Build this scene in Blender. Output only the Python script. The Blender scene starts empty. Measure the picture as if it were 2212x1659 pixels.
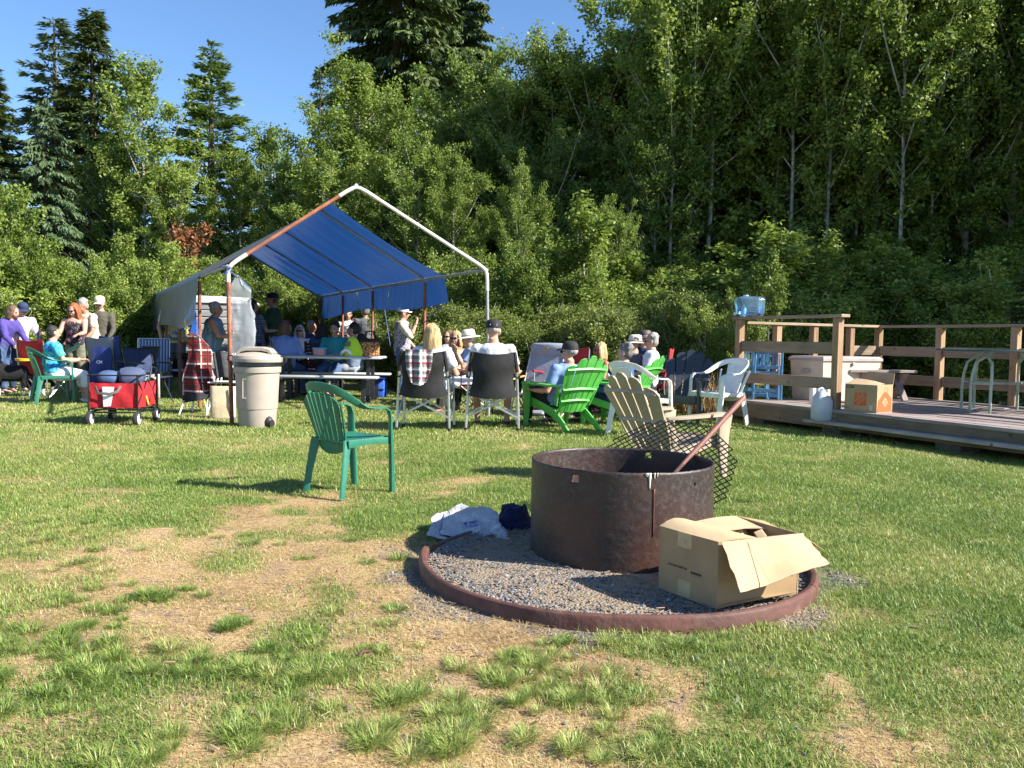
import bpy, bmesh, math, random
import numpy as np
from mathutils import Vector, Matrix

R = math.radians
C = bpy.context.scene.collection
scene = bpy.context.scene
PI = math.pi

# ------------------------------------------------------------------ camera
CAM_H = 1.08
PITCH, ROLL = R(3.05), 0.016
FPX, CX, CY = 1830.0, 1106.0, 829.5        # focal length and centre in the units of a 2212 x 1659 picture
cam_d = bpy.data.cameras.new("camera")
cam = bpy.data.objects.new("camera", cam_d)
C.objects.link(cam)
cam_d.sensor_width = 36.0
cam_d.lens = 36.0 * FPX / 2212.0
cam_d.clip_start = 0.05
cam_d.clip_end = 2000
f_ = Vector((0, math.cos(PITCH), -math.sin(PITCH)))
r_ = Vector((1, 0, 0))
u_ = Vector((0, math.sin(PITCH), math.cos(PITCH)))
r2 = r_ * math.cos(ROLL) + u_ * math.sin(ROLL)
u2 = u_ * math.cos(ROLL) - r_ * math.sin(ROLL)
cm = Matrix((r2, u2, -f_)).transposed().to_4x4()
cm.translation = Vector((0, 0, CAM_H))
cam.matrix_world = cm
scene.camera = cam
CAMP = Vector((0, 0, CAM_H))

def ray(px, py):
    return (f_ + r2 * ((px - CX) / FPX) - u2 * ((py - CY) / FPX))
def G(px, py, z=0.0):
    d = ray(px, py); t = (z - CAM_H) / d.z
    return CAMP + d * t
def P(px, py, Y):
    d = ray(px, py)
    return CAMP + d * (Y / d.y)
def at(px, Y, z=0.0):
    # point on the ground plane z at forward distance Y seen in column px
    x = 0.0
    for _ in range(6):
        d = Vector((x, Y, z)) - CAMP
        cx = d.dot(r2) / d.dot(f_) * FPX + CX
        x += (px - cx) / FPX * Y
    return Vector((x, Y, z))

# ------------------------------------------------------------------ light
SUN_EL, SUN_AZ = R(35), R(-17)             # azimuth measured from +X towards +Y
sd = Vector((math.cos(SUN_EL) * math.cos(SUN_AZ), math.cos(SUN_EL) * math.sin(SUN_AZ), math.sin(SUN_EL)))
w = bpy.data.worlds.new("World"); scene.world = w; w.use_nodes = True
nt = w.node_tree; nt.nodes.clear()
sky = nt.nodes.new("ShaderNodeTexSky"); sky.sky_type = 'NISHITA'
sky.sun_disc = False
sky.sun_elevation = SUN_EL
sky.sun_rotation = math.atan2(sd.x, sd.y)
sky.air_density = 1.0; sky.dust_density = 0.3; sky.ozone_density = 7.0; sky.altitude = 100
bg = nt.nodes.new("ShaderNodeBackground"); bg.inputs[1].default_value = 0.085
wo = nt.nodes.new("ShaderNodeOutputWorld")
nt.links.new(sky.outputs[0], bg.inputs[0]); nt.links.new(bg.outputs[0], wo.inputs[0])
sl = bpy.data.lights.new("sun", 'SUN'); sl.energy = 5.0; sl.angle = R(0.53); sl.color = (1.0, 0.94, 0.85)
so = bpy.data.objects.new("sun", sl); C.objects.link(so)
so.rotation_euler = sd.to_track_quat('Z', 'Y').to_euler()
so.location = (20, -8, 30)
scene.view_settings.view_transform = 'Standard'
scene.view_settings.look = 'None'
scene.view_settings.exposure = 1.38
scene.view_settings.gamma = 1.0
scene.cycles.max_bounces = 6
scene.cycles.diffuse_bounces = 3
scene.cycles.transparent_max_bounces = 12
scene.cycles.transmission_bounces = 6

# ------------------------------------------------------------------ helpers
def tag(o, label=None, cat=None, group=None, kind=None):
    if label: o["label"] = label
    if cat: o["category"] = cat
    if group: o["group"] = group
    if kind: o["kind"] = kind
    return o

def empty(name, loc=(0, 0, 0), rz=0.0, label=None, cat=None, group=None, scale=1.0):
    o = bpy.data.objects.new(name, None); C.objects.link(o)
    o.empty_display_size = 0.1
    o.location = loc; o.rotation_euler = (0, 0, rz); o.scale = (scale,) * 3
    return tag(o, label, cat, group)

KIDS = {}
def adopt(o, parent):
    if parent is not None:
        o.parent = parent
        KIDS.setdefault(parent.name, []).append(o)
    return o

def copy_tree(o, parent=None):
    c = o.copy(); C.objects.link(c)
    if parent is not None: adopt(c, parent)
    for ch in list(KIDS.get(o.name, [])): copy_tree(ch, c)
    return c

def link_mesh(name, me, parent=None):
    o = bpy.data.objects.new(name, me); C.objects.link(o)
    return adopt(o, parent)

def face_rz(dx, dy):
    """z rotation that turns a thing built facing -Y towards (dx, dy)"""
    return math.atan2(dx, -dy)

class MB:
    def __init__(s): s.v = []; s.f = []; s.mi = []; s.cur = 0
    def add(s, vs, fs, xf=None):
        b = len(s.v)
        if xf is not None: vs = [xf @ Vector(v) for v in vs]
        s.v.extend([tuple(v) for v in vs]); s.f.extend([tuple(i + b for i in f) for f in fs])
        s.mi.extend([s.cur] * len(fs))
        return s
    def box(s, c, size, rot=None, bev=0.0):
        hx, hy, hz = size[0] / 2, size[1] / 2, size[2] / 2
        m = Matrix.Translation(Vector(c))
        if rot is not None:
            m = m @ (rot if isinstance(rot, Matrix) else Matrix.Rotation(rot, 4, 'Z'))
        if bev <= 0:
            vs = [(x, y, z) for x in (-hx, hx) for y in (-hy, hy) for z in (-hz, hz)]
            return s.add(vs, [(0, 1, 3, 2), (4, 6, 7, 5), (0, 4, 5, 1), (2, 3, 7, 6), (0, 2, 6, 4), (1, 5, 7, 3)], m)
        b = min(bev, hx * .9, hy * .9, hz * .9)
        h = (hx, hy, hz); vs = []; idx = {}
        for sx in (-1, 1):
            for sy in (-1, 1):
                for sz in (-1, 1):
                    sg = (sx, sy, sz)
                    for a in range(3):
                        p = [sg[k] * (h[k] if k == a else h[k] - b) for k in range(3)]
                        idx[(sg, a)] = len(vs); vs.append(p)
        fs = []
        for a in range(3):
            o1, o2 = [k for k in range(3) if k != a]
            for sg in (-1, 1):
                q = []
                for (p, r) in ((-1, -1), (1, -1), (1, 1), (-1, 1)):
                    t = [0, 0, 0]; t[a] = sg; t[o1] = p; t[o2] = r
                    q.append(idx[(tuple(t), a)])
                fs.append(tuple(q))
            for p in (-1, 1):
                for r in (-1, 1):
                    q = []
                    for (e, k) in ((-1, o1), (-1, o2), (1, o2), (1, o1)):
                        t = [0, 0, 0]; t[a] = e; t[o1] = p; t[o2] = r
                        q.append(idx[(tuple(t), k)])
                    fs.append(tuple(q))
        for sx in (-1, 1):
            for sy in (-1, 1):
                for sz in (-1, 1):
                    fs.append(tuple(idx[((sx, sy, sz), a)] for a in range(3)))
        return s.add(vs, fs, m)
    def bar(s, p0, p1, w, t, up=(0, 0, 1), bev=0.0):
        """square bar from p0 to p1, w across, t along 'up'"""
        p0, p1 = Vector(p0), Vector(p1); d = p1 - p0; L = d.length
        x = d.normalized(); y = Vector(up).cross(x)
        if y.length < 1e-4: y = Vector((0, 1, 0)).cross(x)
        y.normalize(); z = x.cross(y)
        m = Matrix((x, y, z)).transposed().to_4x4()
        return s.box((p0 + p1) / 2, (L, w, t), m, bev)
    def tube(s, pts, r, n=8, cap=True):
        pts = [Vector(p) for p in pts]; k = len(pts)
        rs = r if isinstance(r, (list, tuple)) else [r] * k
        vs = []; fs = []; prev = None
        for i, p in enumerate(pts):
            t = (pts[min(i + 1, k - 1)] - pts[max(i - 1, 0)]).normalized()
            if prev is None:
                a = Vector((0, 0, 1)) if abs(t.z) < .9 else Vector((1, 0, 0))
                sdv = t.cross(a).normalized()
            else:
                sdv = (prev - t * prev.dot(t)).normalized()
            prev = sdv; nn = t.cross(sdv)
            for j in range(n):
                a = 2 * PI * j / n
                vs.append(p + (sdv * math.cos(a) + nn * math.sin(a)) * rs[i])
        for i in range(k - 1):
            for j in range(n):
                fs.append((i * n + j, i * n + (j + 1) % n, (i + 1) * n + (j + 1) % n, (i + 1) * n + j))
        if cap:
            fs.append(tuple(range(n))[::-1]); fs.append(tuple((k - 1) * n + j for j in range(n)))
        return s.add(vs, fs)
    def loft(s, pts, rad, side=(1, 0, 0), n=12, power=1.0):
        """elliptic sections: rad = [(rx, ry), ...], rx along 'side'"""
        pts = [Vector(p) for p in pts]; k = len(pts); vs = []; fs = []
        for i, p in enumerate(pts):
            t = (pts[min(i + 1, k - 1)] - pts[max(i - 1, 0)]).normalized()
            sd_ = Vector(side[i]) if isinstance(side, list) else Vector(side)
            sv = sd_ - t * sd_.dot(t)
            if sv.length < 1e-3: sv = Vector((0, 1, 0)) - t * t.y
            sv.normalize(); nn = t.cross(sv)
            rx, ry = rad[i] if isinstance(rad[i], (tuple, list)) else (rad[i], rad[i])
            for j in range(n):
                a = 2 * PI * (j + .5) / n; c_, s_ = math.cos(a), math.sin(a)
                if power != 1.0:
                    c_ = math.copysign(abs(c_) ** power, c_); s_ = math.copysign(abs(s_) ** power, s_)
                vs.append(p + sv * (c_ * rx) + nn * (s_ * ry))
        for i in range(k - 1):
            for j in range(n):
                fs.append((i * n + j, i * n + (j + 1) % n, (i + 1) * n + (j + 1) % n, (i + 1) * n + j))
        fs.append(tuple(range(n))[::-1]); fs.append(tuple((k - 1) * n + j for j in range(n)))
        return s.add(vs, fs)
    def ribbon(s, pts, sizes, side=(1, 0, 0), n=8):
        """rounded flat bar: sizes = [(width along side, thickness)]"""
        sz = sizes if isinstance(sizes, list) else [sizes] * len(pts)
        return s.loft(pts, [(a / 2 * 1.08, b / 2 * 1.08) for a, b in sz], side, n, .5)
    def ell(s, c, r, n=12, m=8, rot=None):
        vs = []; fs = []
        for i in range(1, m):
            a = PI * i / m
            for j in range(n):
                b = 2 * PI * j / n
                vs.append((r[0] * math.sin(a) * math.cos(b), r[1] * math.sin(a) * math.sin(b), r[2] * math.cos(a)))
        top = len(vs); vs.append((0, 0, r[2])); bot = len(vs); vs.append((0, 0, -r[2]))
        for i in range(m - 2):
            for j in range(n):
                fs.append((i * n + j, (i + 1) * n + j, (i + 1) * n + (j + 1) % n, i * n + (j + 1) % n))
        for j in range(n):
            fs.append((top, j, (j + 1) % n)); fs.append((bot, (m - 2) * n + (j + 1) % n, (m - 2) * n + j))
        mt = Matrix.Translation(Vector(c))
        if rot is not None: mt = mt @ rot
        return s.add(vs, fs, mt)
    def lathe(s, prof, c=(0, 0, 0), n=24, closed=False, sx=1.0, sy=1.0, ph=0.0):
        """prof = [(r, z)]; closed joins last to first"""
        vs = []; fs = []; k = len(prof)
        for (r, z) in prof:
            for j in range(n):
                a = 2 * PI * j / n + ph
                vs.append((c[0] + r * math.cos(a) * sx, c[1] + r * math.sin(a) * sy, c[2] + z))
        for i in range(k if closed else k - 1):
            i2 = (i + 1) % k
            for j in range(n):
                fs.append((i * n + j, i * n + (j + 1) % n, i2 * n + (j + 1) % n, i2 * n + j))
        if not closed:
            if prof[0][0] > 1e-4: fs.append(tuple(range(n))[::-1])
            if prof[-1][0] > 1e-4: fs.append(tuple((k - 1) * n + j for j in range(n)))
        return s.add(vs, fs)
    def grid(s, fn, nu, nv, skip=None):
        vs = [fn(i / nu, j / nv) for j in range(nv + 1) for i in range(nu + 1)]
        fs = [(j * (nu + 1) + i, j * (nu + 1) + i + 1, (j + 1) * (nu + 1) + i + 1, (j + 1) * (nu + 1) + i)
              for j in range(nv) for i in range(nu) if not (skip and skip(i, j))]
        return s.add(vs, fs)
    def slab(s, poly, t, xf=None):
        """flat polygon (x, y) given thickness t in z (0..t)"""
        n = len(poly)
        vs = [(x, y, 0) for x, y in poly] + [(x, y, t) for x, y in poly]
        fs = [tuple(range(n))[::-1], tuple(range(n, 2 * n))] + [(i, (i + 1) % n, n + (i + 1) % n, n + i) for i in range(n)]
        return s.add(vs, fs, xf)
    def mesh(s, name, mats, smooth=True, angle=35, recalc=True, solid=None):
        me = bpy.data.meshes.new(name)
        me.from_pydata(s.v, [], s.f)
        mats = mats if isinstance(mats, (list, tuple)) else [mats]
        for m in mats: me.materials.append(m)
        if len(mats) > 1: me.polygons.foreach_set("material_index", s.mi)
        if recalc:
            bm = bmesh.new(); bm.from_mesh(me)
            bmesh.ops.recalc_face_normals(bm, faces=bm.faces); bm.to_mesh(me); bm.free()
        if solid:
            bm = bmesh.new(); bm.from_mesh(me); bm.normal_update()
            bmesh.ops.solidify(bm, geom=bm.faces[:], thickness=solid); bmesh.ops.recalc_face_normals(bm, faces=bm.faces); bm.to_mesh(me); bm.free()
        if smooth:
            me.polygons.foreach_set("use_smooth", [True] * len(me.polygons))
            me.set_sharp_from_angle(angle=R(angle))
        me.update()
        return me
    def build(s, name, mats, parent=None, smooth=True, angle=35, recalc=True, solid=None):
        return link_mesh(name, s.mesh(name, mats, smooth, angle, recalc, solid), parent)

def rotm(ax, ang): return Matrix.Rotation(ang, 4, ax)

def np_mesh(name, V, F, mat, attrs=None, smooth=False):
    """V (n,3), F (m,k) arrays -> mesh quickly; attrs = {name: per-face float}"""
    me = bpy.data.meshes.new(name)
    k = F.shape[1]
    me.vertices.add(len(V)); me.vertices.foreach_set("co", V.astype(np.float32).ravel())
    me.loops.add(F.size); me.loops.foreach_set("vertex_index", F.astype(np.int32).ravel())
    me.polygons.add(len(F)); me.polygons.foreach_set("loop_start", np.arange(0, F.size, k, dtype=np.int32))
    me.polygons.foreach_set("loop_total", np.full(len(F), k, dtype=np.int32))
    me.update(calc_edges=True)
    if smooth: me.polygons.foreach_set("use_smooth", np.ones(len(F), dtype=bool))
    for m in (mat if isinstance(mat, (list, tuple)) else [mat]): me.materials.append(m)
    for nm, arr in (attrs or {}).items():
        dom = 'FACE' if len(arr) == len(F) else 'POINT'
        a = me.attributes.new(nm, 'FLOAT', dom); a.data.foreach_set("value", np.asarray(arr, np.float32))
    return me

def vnoise(x, y, seed=0):
    x = np.asarray(x, float); y = np.asarray(y, float)
    xi = np.floor(x).astype(np.int64); yi = np.floor(y).astype(np.int64)
    xf = x - xi; yf = y - yi
    def h(a, b):
        n = (a * 374761393 + b * 668265263 + seed * 974634777) & 0x7fffffff
        n = (n ^ (n >> 13)) * 1274126177 & 0x7fffffff
        n = n ^ (n >> 16)
        return (n % 10007) / 10007.0
    sx = xf * xf * (3 - 2 * xf); sy = yf * yf * (3 - 2 * yf)
    return (h(xi, yi) * (1 - sx) + h(xi + 1, yi) * sx) * (1 - sy) + (h(xi, yi + 1) * (1 - sx) + h(xi + 1, yi + 1) * sx) * sy
def fbm(x, y, seed=0, o=4):
    s = 0; a = .5; f = 1.0
    for k in range(o):
        s = s + a * vnoise(x * f, y * f, seed + k); a *= .5; f *= 2.03
    return s / (1 - .5 ** o)

# ------------------------------------------------------------------ materials
MATS = {}
class NT:
    def __init__(s, name):
        s.m = bpy.data.materials.new(name); s.m.use_nodes = True
        s.t = s.m.node_tree; s.t.nodes.clear()
        s.out = s.n("ShaderNodeOutputMaterial")
    def n(s, typ, **kw):
        x = s.t.nodes.new(typ)
        for k, v in kw.items():
            if k.startswith("i_"):
                key = k[2:]; key = int(key) if key.isdigit() else key.replace("_", " ")
                x.inputs[key].default_value = v
            else: setattr(x, k, v)
        return x
    def l(s, a, b): s.t.links.new(a, b)
    def coord(s, which="Object", scale=(1, 1, 1)):
        tc = s.n("ShaderNodeTexCoord"); mp = s.n("ShaderNodeMapping")
        mp.inputs["Scale"].default_value = scale
        s.l(tc.outputs[which], mp.inputs[0]); return mp.outputs[0]
    def noise(s, vec, scale, detail=4, rough=.55, dist=0):
        x = s.n("ShaderNodeTexNoise"); s.l(vec, x.inputs["Vector"])
        x.inputs["Scale"].default_value = scale; x.inputs["Detail"].default_value = detail
        x.inputs["Roughness"].default_value = rough; x.inputs["Distortion"].default_value = dist
        return x.outputs["Fac"]
    def ramp(s, fac, stops, interp='LINEAR'):
        x = s.n("ShaderNodeValToRGB"); s.l(fac, x.inputs[0]); cr = x.color_ramp; cr.interpolation = interp
        while len(cr.elements) < len(stops): cr.elements.new(.5)
        for e, (p, c) in zip(cr.elements, stops):
            e.position = p; e.color = (c, c, c, 1) if isinstance(c, (int, float)) else (*c[:3], 1)
        return x.outputs[0]
    def mix(s, fac, a, b, typ='MIX'):
        x = s.n("ShaderNodeMix", data_type='RGBA', blend_type=typ)
        for sock, val in ((x.inputs[0], fac), (x.inputs[6], a), (x.inputs[7], b)):
            if isinstance(val, (int, float)): sock.default_value = val if sock == x.inputs[0] else (val, val, val, 1)
            elif isinstance(val, tuple): sock.default_value = (*val[:3], 1)
            else: s.l(val, sock)
        return x.outputs[2]
    def math(s, op, a, b=0.0):
        x = s.n("ShaderNodeMath", operation=op)
        for sock, val in ((x.inputs[0], a), (x.inputs[1], b)):
            if isinstance(val, (int, float)): sock.default_value = val
            else: s.l(val, sock)
        return x.outputs[0]
    def bsdf(s, col, rough=.6, metal=0, spec=.5, **kw):
        x = s.n("ShaderNodeBsdfPrincipled")
        for key, val in (("Base Color", col), ("Roughness", rough), ("Metallic", metal), ("Specular IOR Level", spec)):
            if isinstance(val, tuple): x.inputs[key].default_value = (*val[:3], 1)
            elif isinstance(val, (int, float)): x.inputs[key].default_value = val
            else: s.l(val, x.inputs[key])
        for k, v in kw.items(): x.inputs[k.replace("_", " ")].default_value = v
        return x
    def bump(s, x, h, strength=.3, dist=.01):
        b = s.n("ShaderNodeBump"); b.inputs["Strength"].default_value = strength; b.inputs["Distance"].default_value = dist
        s.l(h, b.inputs["Height"]); s.l(b.outputs[0], x.inputs["Normal"]); return b
    def done(s, shader): s.l(shader, s.out.inputs[0]); return s.m

def M(name, col, rough=.6, metal=0.0, var=.12, scale=6, bump=0.0, bscale=60, dirt=None, trans=0.0, spec=.5, **kw):
    """plain surface with uneven colour, wear and fine relief"""
    if name in MATS: return MATS[name]
    t = NT(name); v = t.coord("Object")
    n1 = t.noise(v, scale, 5, .6)
    c1 = tuple(max(0, c * (1 - var * 2)) for c in col); c2 = tuple(min(1, c * (1 + var * 1.4)) for c in col)
    base = t.ramp(n1, [(.3, c1), (.7, c2)])
    if dirt:
        base = t.mix(t.ramp(t.noise(v, scale * 2.3, 6, .7), [(.52, 0.0), (.68, dirt[1])]), base, dirt[0])
    rr = t.ramp(t.noise(v, scale * 3, 3), [(.3, max(.02, rough - .1)), (.7, min(1, rough + .1))])
    b = t.bsdf(base, rr, metal, spec, **kw)
    if bump: t.bump(b, t.noise(v, bscale, 4, .6), bump, .01)
    sh = b.outputs[0]
    if trans:
        tr = t.n("ShaderNodeBsdfTranslucent"); t.l(base, tr.inputs[0])
        mx = t.n("ShaderNodeMixShader"); mx.inputs[0].default_value = trans
        t.l(sh, mx.inputs[1]); t.l(tr.outputs[0], mx.inputs[2]); sh = mx.outputs[0]
    MATS[name] = t.done(sh); return MATS[name]

def plain(name, col, rough=.5, metal=0, **kw):
    return M(name, col, rough, metal, var=.05, scale=3, **kw)

def leafmat(name, c_dark, c_mid, c_light, trans=.35, rough=.5):
    if name in MATS: return MATS[name]
    t = NT(name)
    a = t.n("ShaderNodeAttribute", attribute_name="tone")
    oi = t.n("ShaderNodeObjectInfo")
    f = t.math('ADD', a.outputs["Fac"], t.math('MULTIPLY', t.math('SUBTRACT', oi.outputs["Random"], .5), .35))
    col = t.ramp(f, [(.0, c_dark), (.5, c_mid), (1., c_light)])
    b = t.bsdf(col, rough, 0, .35)
    tr = t.n("ShaderNodeBsdfTranslucent")
    t.l(t.mix(.45, col, (.22, .29, .045), 'MIX'), tr.inputs[0])
    mx = t.n("ShaderNodeMixShader"); mx.inputs[0].default_value = trans
    t.l(b.outputs[0], mx.inputs[1]); t.l(tr.outputs[0], mx.inputs[2])
    MATS[name] = t.done(mx.outputs[0]); return MATS[name]

def woodmat(name, col, col2, axis='X', scale=1.0, rough=.75, knots=True):
    if name in MATS: return MATS[name]
    t = NT(name)
    sc = {'X': (1.5, 22, 22), 'Y': (22, 1.5, 22), 'Z': (22, 22, 1.5)}[axis]
    tc = t.n("ShaderNodeTexCoord"); oi = t.n("ShaderNodeObjectInfo")
    add = t.n("ShaderNodeVectorMath", operation='ADD'); t.l(tc.outputs["Object"], add.inputs[0])
    sclv = t.n("ShaderNodeVectorMath", operation='SCALE'); sclv.inputs[0].default_value = (3.1, 5.7, 2.3)
    t.l(oi.outputs["Random"], sclv.inputs["Scale"]); t.l(sclv.outputs[0], add.inputs[1])
    mp = t.n("ShaderNodeMapping"); mp.inputs["Scale"].default_value = tuple(s * scale for s in sc); t.l(add.outputs[0], mp.inputs[0])
    g = t.noise(mp.outputs[0], 1.6, 6, .65, .6)
    base = t.ramp(g, [(.28, col2), (.62, col)])
    big = t.noise(add.outputs[0], 2.2, 4, .6)
    base = t.mix(t.ramp(big, [(.35, 0.), (.75, .45)]), base, tuple(c * .45 for c in col2))
    sh = t.math('ADD', t.math('MULTIPLY', oi.outputs["Random"], .35), .82)
    base = t.mix(1.0, base, sh, 'MULTIPLY')
    if knots:
        vo = t.n("ShaderNodeTexVoronoi"); t.l(add.outputs[0], vo.inputs["Vector"]); vo.inputs["Scale"].default_value = 4.5
        base = t.mix(t.ramp(vo.outputs["Distance"], [(.06, .85), (.11, 0.)]), base, tuple(c * .3 for c in col2))
    b = t.bsdf(base, rough, 0, .25)
    t.bump(b, g, .5, .004)
    MATS[name] = t.done(b.outputs[0]); return MATS[name]
# ------------------------------------------------------------------ ground, grass, gravel
rng = np.random.default_rng(7)
RC = G(1339, 1197); RC.z = 0               # centre of the steel fire ring
RING_R, RING_H = 0.455, 0.485
CURB_C = Vector((0.495, 3.99, 0)); CURB_R = 0.905

def sstep(a, b, x):
    t = np.clip((x - a) / (b - a), 0, 1); return t * t * (3 - 2 * t)

def ground_z(x, y):
    near = sstep(1.2, 2.0, y) * (1 - sstep(16, 30, y))
    return (fbm(x * .9, y * .9, 3, 3) - .5) * .05 * near

def dryness(x, y):
    reg = sstep(.85, .15, x - (y - 3.2) * .12) * sstep(5.1, 4.3, y)
    mid = sstep(1.4, .3, x) * sstep(10.5, 6.5, y)
    n = fbm(x * 1.9, y * 2.3, 11, 4) * .58 + fbm(x * 8.5, y * 8.5, 40, 3) * .42
    thr = .66 - .09 * mid - .145 * np.clip(reg, 0, 1)
    spots = np.zeros_like(n)
    for (px, py, r) in ((690, 1078, .22), (500, 1105, .3), (860, 1000, .35), (530, 935, .5), (160, 1260, .5), (250, 1215, .4), (330, 1600, .3), (1880, 1270, .18), (1700, 1330, .12), (1010, 1040, .25)):
        g = G(px, py); spots = np.maximum(spots, np.exp(-(((x - g.x) ** 2 + ((y - g.y) * 1.2) ** 2) / r ** 2)))
    return np.clip((n + spots * .16 - thr) / .13, 0, 1)

def gravelness(x, y):
    d = np.hypot(x - CURB_C.x, y - CURB_C.y)
    inside = d < CURB_R - .01
    n = fbm(x * 4, y * 4, 77, 3)
    a = np.arctan2(y - CURB_C.y, x - CURB_C.x)
    front = np.exp(-((a + 1.95) / .75) ** 2)
    left = np.exp(-((np.abs(a) - 3.0) / .3) ** 2)
    out = np.clip((n - .50 - (d - CURB_R) * 1.0 + .24 * front + .20 * left) / .12, 0, 1) * (d < CURB_R + .85)
    return np.where(inside, 1.0, out * .85)

def axis(lo, hi, step, far, grow=1.25):
    a = list(np.arange(lo, hi, step)); s = step; v = a[-1]
    while v < far: s *= grow; v += s; a.append(v)
    s = step; v = a[0]; b = []
    while v > -far: s *= grow; v -= s; b.append(v)
    return np.array(b[::-1] + a)
gx = axis(-9, 9, .05, 400); gy = axis(1.4, 13, .05, 400)
XX, YY = np.meshgrid(gx, gy)
ZZ = ground_z(XX, YY)
cd = np.hypot(XX - CURB_C.x, YY - CURB_C.y)
ZZ = np.where(cd < CURB_R + .25, ZZ * 0 + .0, ZZ)
V = np.stack([XX.ravel(), YY.ravel(), ZZ.ravel()], 1)
nx, ny = len(gx), len(gy)
ii = np.arange(nx - 1)[None, :] + nx * np.arange(ny - 1)[:, None]; ii = ii.ravel()
F = np.stack([ii, ii + 1, ii + nx + 1, ii + nx], 1)

def ground_mat():
    t = NT("lawn_soil"); v = t.coord("Object")
    dr = t.n("ShaderNodeAttribute", attribute_name="dry").outputs["Fac"]
    gv = t.n("ShaderNodeAttribute", attribute_name="gravel").outputs["Fac"]
    fine = t.noise(v, 60, 6, .7); med = t.noise(v, 7, 5, .6); big = t.noise(v, .5, 4, .6)
    green = t.ramp(fine, [(.3, (.05, .06, .018)), (.55, (.15, .19, .045)), (.75, (.28, .31, .09))])
    green = t.mix(t.ramp(med, [(.35, 0.), (.7, .5)]), green, (.23, .23, .07))
    straw = t.ramp(fine, [(.3, (.20, .12, .055)), (.5, (.42, .29, .14)), (.72, (.60, .45, .25))])
    straw = t.mix(t.ramp(med, [(.52, 0.), (.64, .75)]), straw, (.27, .19, .14))
    base = t.mix(t.ramp(dr, [(.15, 0.), (.7, 1.)]), green, straw)
    vo = t.n("ShaderNodeTexVoronoi"); t.l(v, vo.inputs["Vector"]); vo.inputs["Scale"].default_value = 70
    hs = t.n("ShaderNodeSeparateColor"); t.l(vo.outputs["Color"], hs.inputs[0])
    grav = t.ramp(hs.outputs[0], [(.0, (.06, .065, .07)), (.45, (.14, .145, .15)), (.7, (.19, .15, .11)), (1., (.3, .29, .27))])
    grav = t.mix(t.ramp(med, [(.42, 0.), (.6, .65)]), grav, (.22, .17, .12))
    base = t.mix(gv, base, grav)
    b = t.bsdf(base, .95, 0, .15)
    h = t.math('ADD', fine, t.math('MULTIPLY', t.math('SUBTRACT', 1.0, vo.outputs["Distance"]), gv))
    t.bump(b, h, .7, .02)
    return t.done(b.outputs[0])
me = np_mesh("ground", V, F, ground_mat(), {"dry": dryness(V[:, 0], V[:, 1]), "gravel": gravelness(V[:, 0], V[:, 1])}, smooth=True)
tag(link_mesh("ground", me), kind="structure")

def grass_mat(name, stops):
    t = NT(name)
    tone = t.n("ShaderNodeAttribute", attribute_name="tone").outputs["Fac"]
    tint = t.n("ShaderNodeAttribute", attribute_name="tint", attribute_type='INSTANCER').outputs["Fac"]
    f = t.math('ADD', t.math('MULTIPLY', tone, .5), t.math('MULTIPLY', tint, .75))
    col = t.ramp(f, stops)
    b = t.bsdf(col, .45, 0, .4)
    tr = t.n("ShaderNodeBsdfTranslucent"); t.l(col, tr.inputs[0])
    mx = t.n("ShaderNodeMixShader"); mx.inputs[0].default_value = .35
    t.l(b.outputs[0], mx.inputs[1]); t.l(tr.outputs[0], mx.inputs[2])
    return t.done(mx.outputs[0])
GR = grass_mat("grass_blades", [(.08, (.055, .125, .020)), (.4, (.165, .265, .048)), (.68, (.31, .375, .09)), (.9, (.48, .44, .18)), (1., (.62, .49, .27))])
ST = grass_mat("straw_blades", [(.1, (.24, .16, .07)), (.5, (.56, .42, .21)), (1., (.78, .62, .36))])

def tuft(name, n, rad, length, width, lean, mat, seed, flat=0.0, clump=False):
    g = np.random.default_rng(seed)
    a = g.uniform(0, 2 * PI, n); rr = rad * np.sqrt(g.uniform(0, 1, n)) * (.35 if clump else 1)
    bx, by = rr * np.cos(a), rr * np.sin(a)
    L = length * g.uniform(.45, 1.15, n) * (1 - .35 * (rr / rad) * (0 if clump else 0))
    if clump: la = a + g.normal(0, .5, n); ln = lean * g.uniform(.4, 1.5, n)
    else: la = g.uniform(0, 2 * PI, n); ln = lean * g.uniform(.2, 1.3, n)
    dx, dy = np.cos(la), np.sin(la)
    wx, wy = -np.sin(la + g.normal(0, .6, n)), np.cos(la)
    wd = width * g.uniform(.6, 1.2, n)
    if flat: ln = lean * g.uniform(.86, 1.02, n)
    hz = np.cos(np.clip(ln, 0, 1.5)); hx = np.sin(np.clip(ln, 0, 1.5))
    p0 = np.stack([bx, by, np.zeros(n)], 1)
    m = p0 + np.stack([dx * L * hx * .45, dy * L * hx * .45, L * hz * .55 + flat * .004 * g.uniform(0, 1, n)], 1)
    e = p0 + np.stack([dx * L * hx * 1.15, dy * L * hx * 1.15, L * hz * .88 + flat * .006 * g.uniform(0, 1, n)], 1)
    wv = np.stack([wx * wd / 2, wy * wd / 2, np.zeros(n)], 1)
    Vv = np.stack([p0 - wv, p0 + wv, m + wv * .8, m - wv * .8, e], 1).reshape(-1, 3)
    k = np.arange(n)[:, None] * 5
    Ff = np.concatenate([k + [0, 1, 2], k + [0, 2, 3], k + [3, 2, 4]], 1).reshape(-1, 3)
    tone = np.repeat(g.uniform(0, 1, n), 3)
    me = np_mesh(name, Vv, Ff, mat, {"tone": tone})
    o = bpy.data.objects.new(name, me); return o

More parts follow.
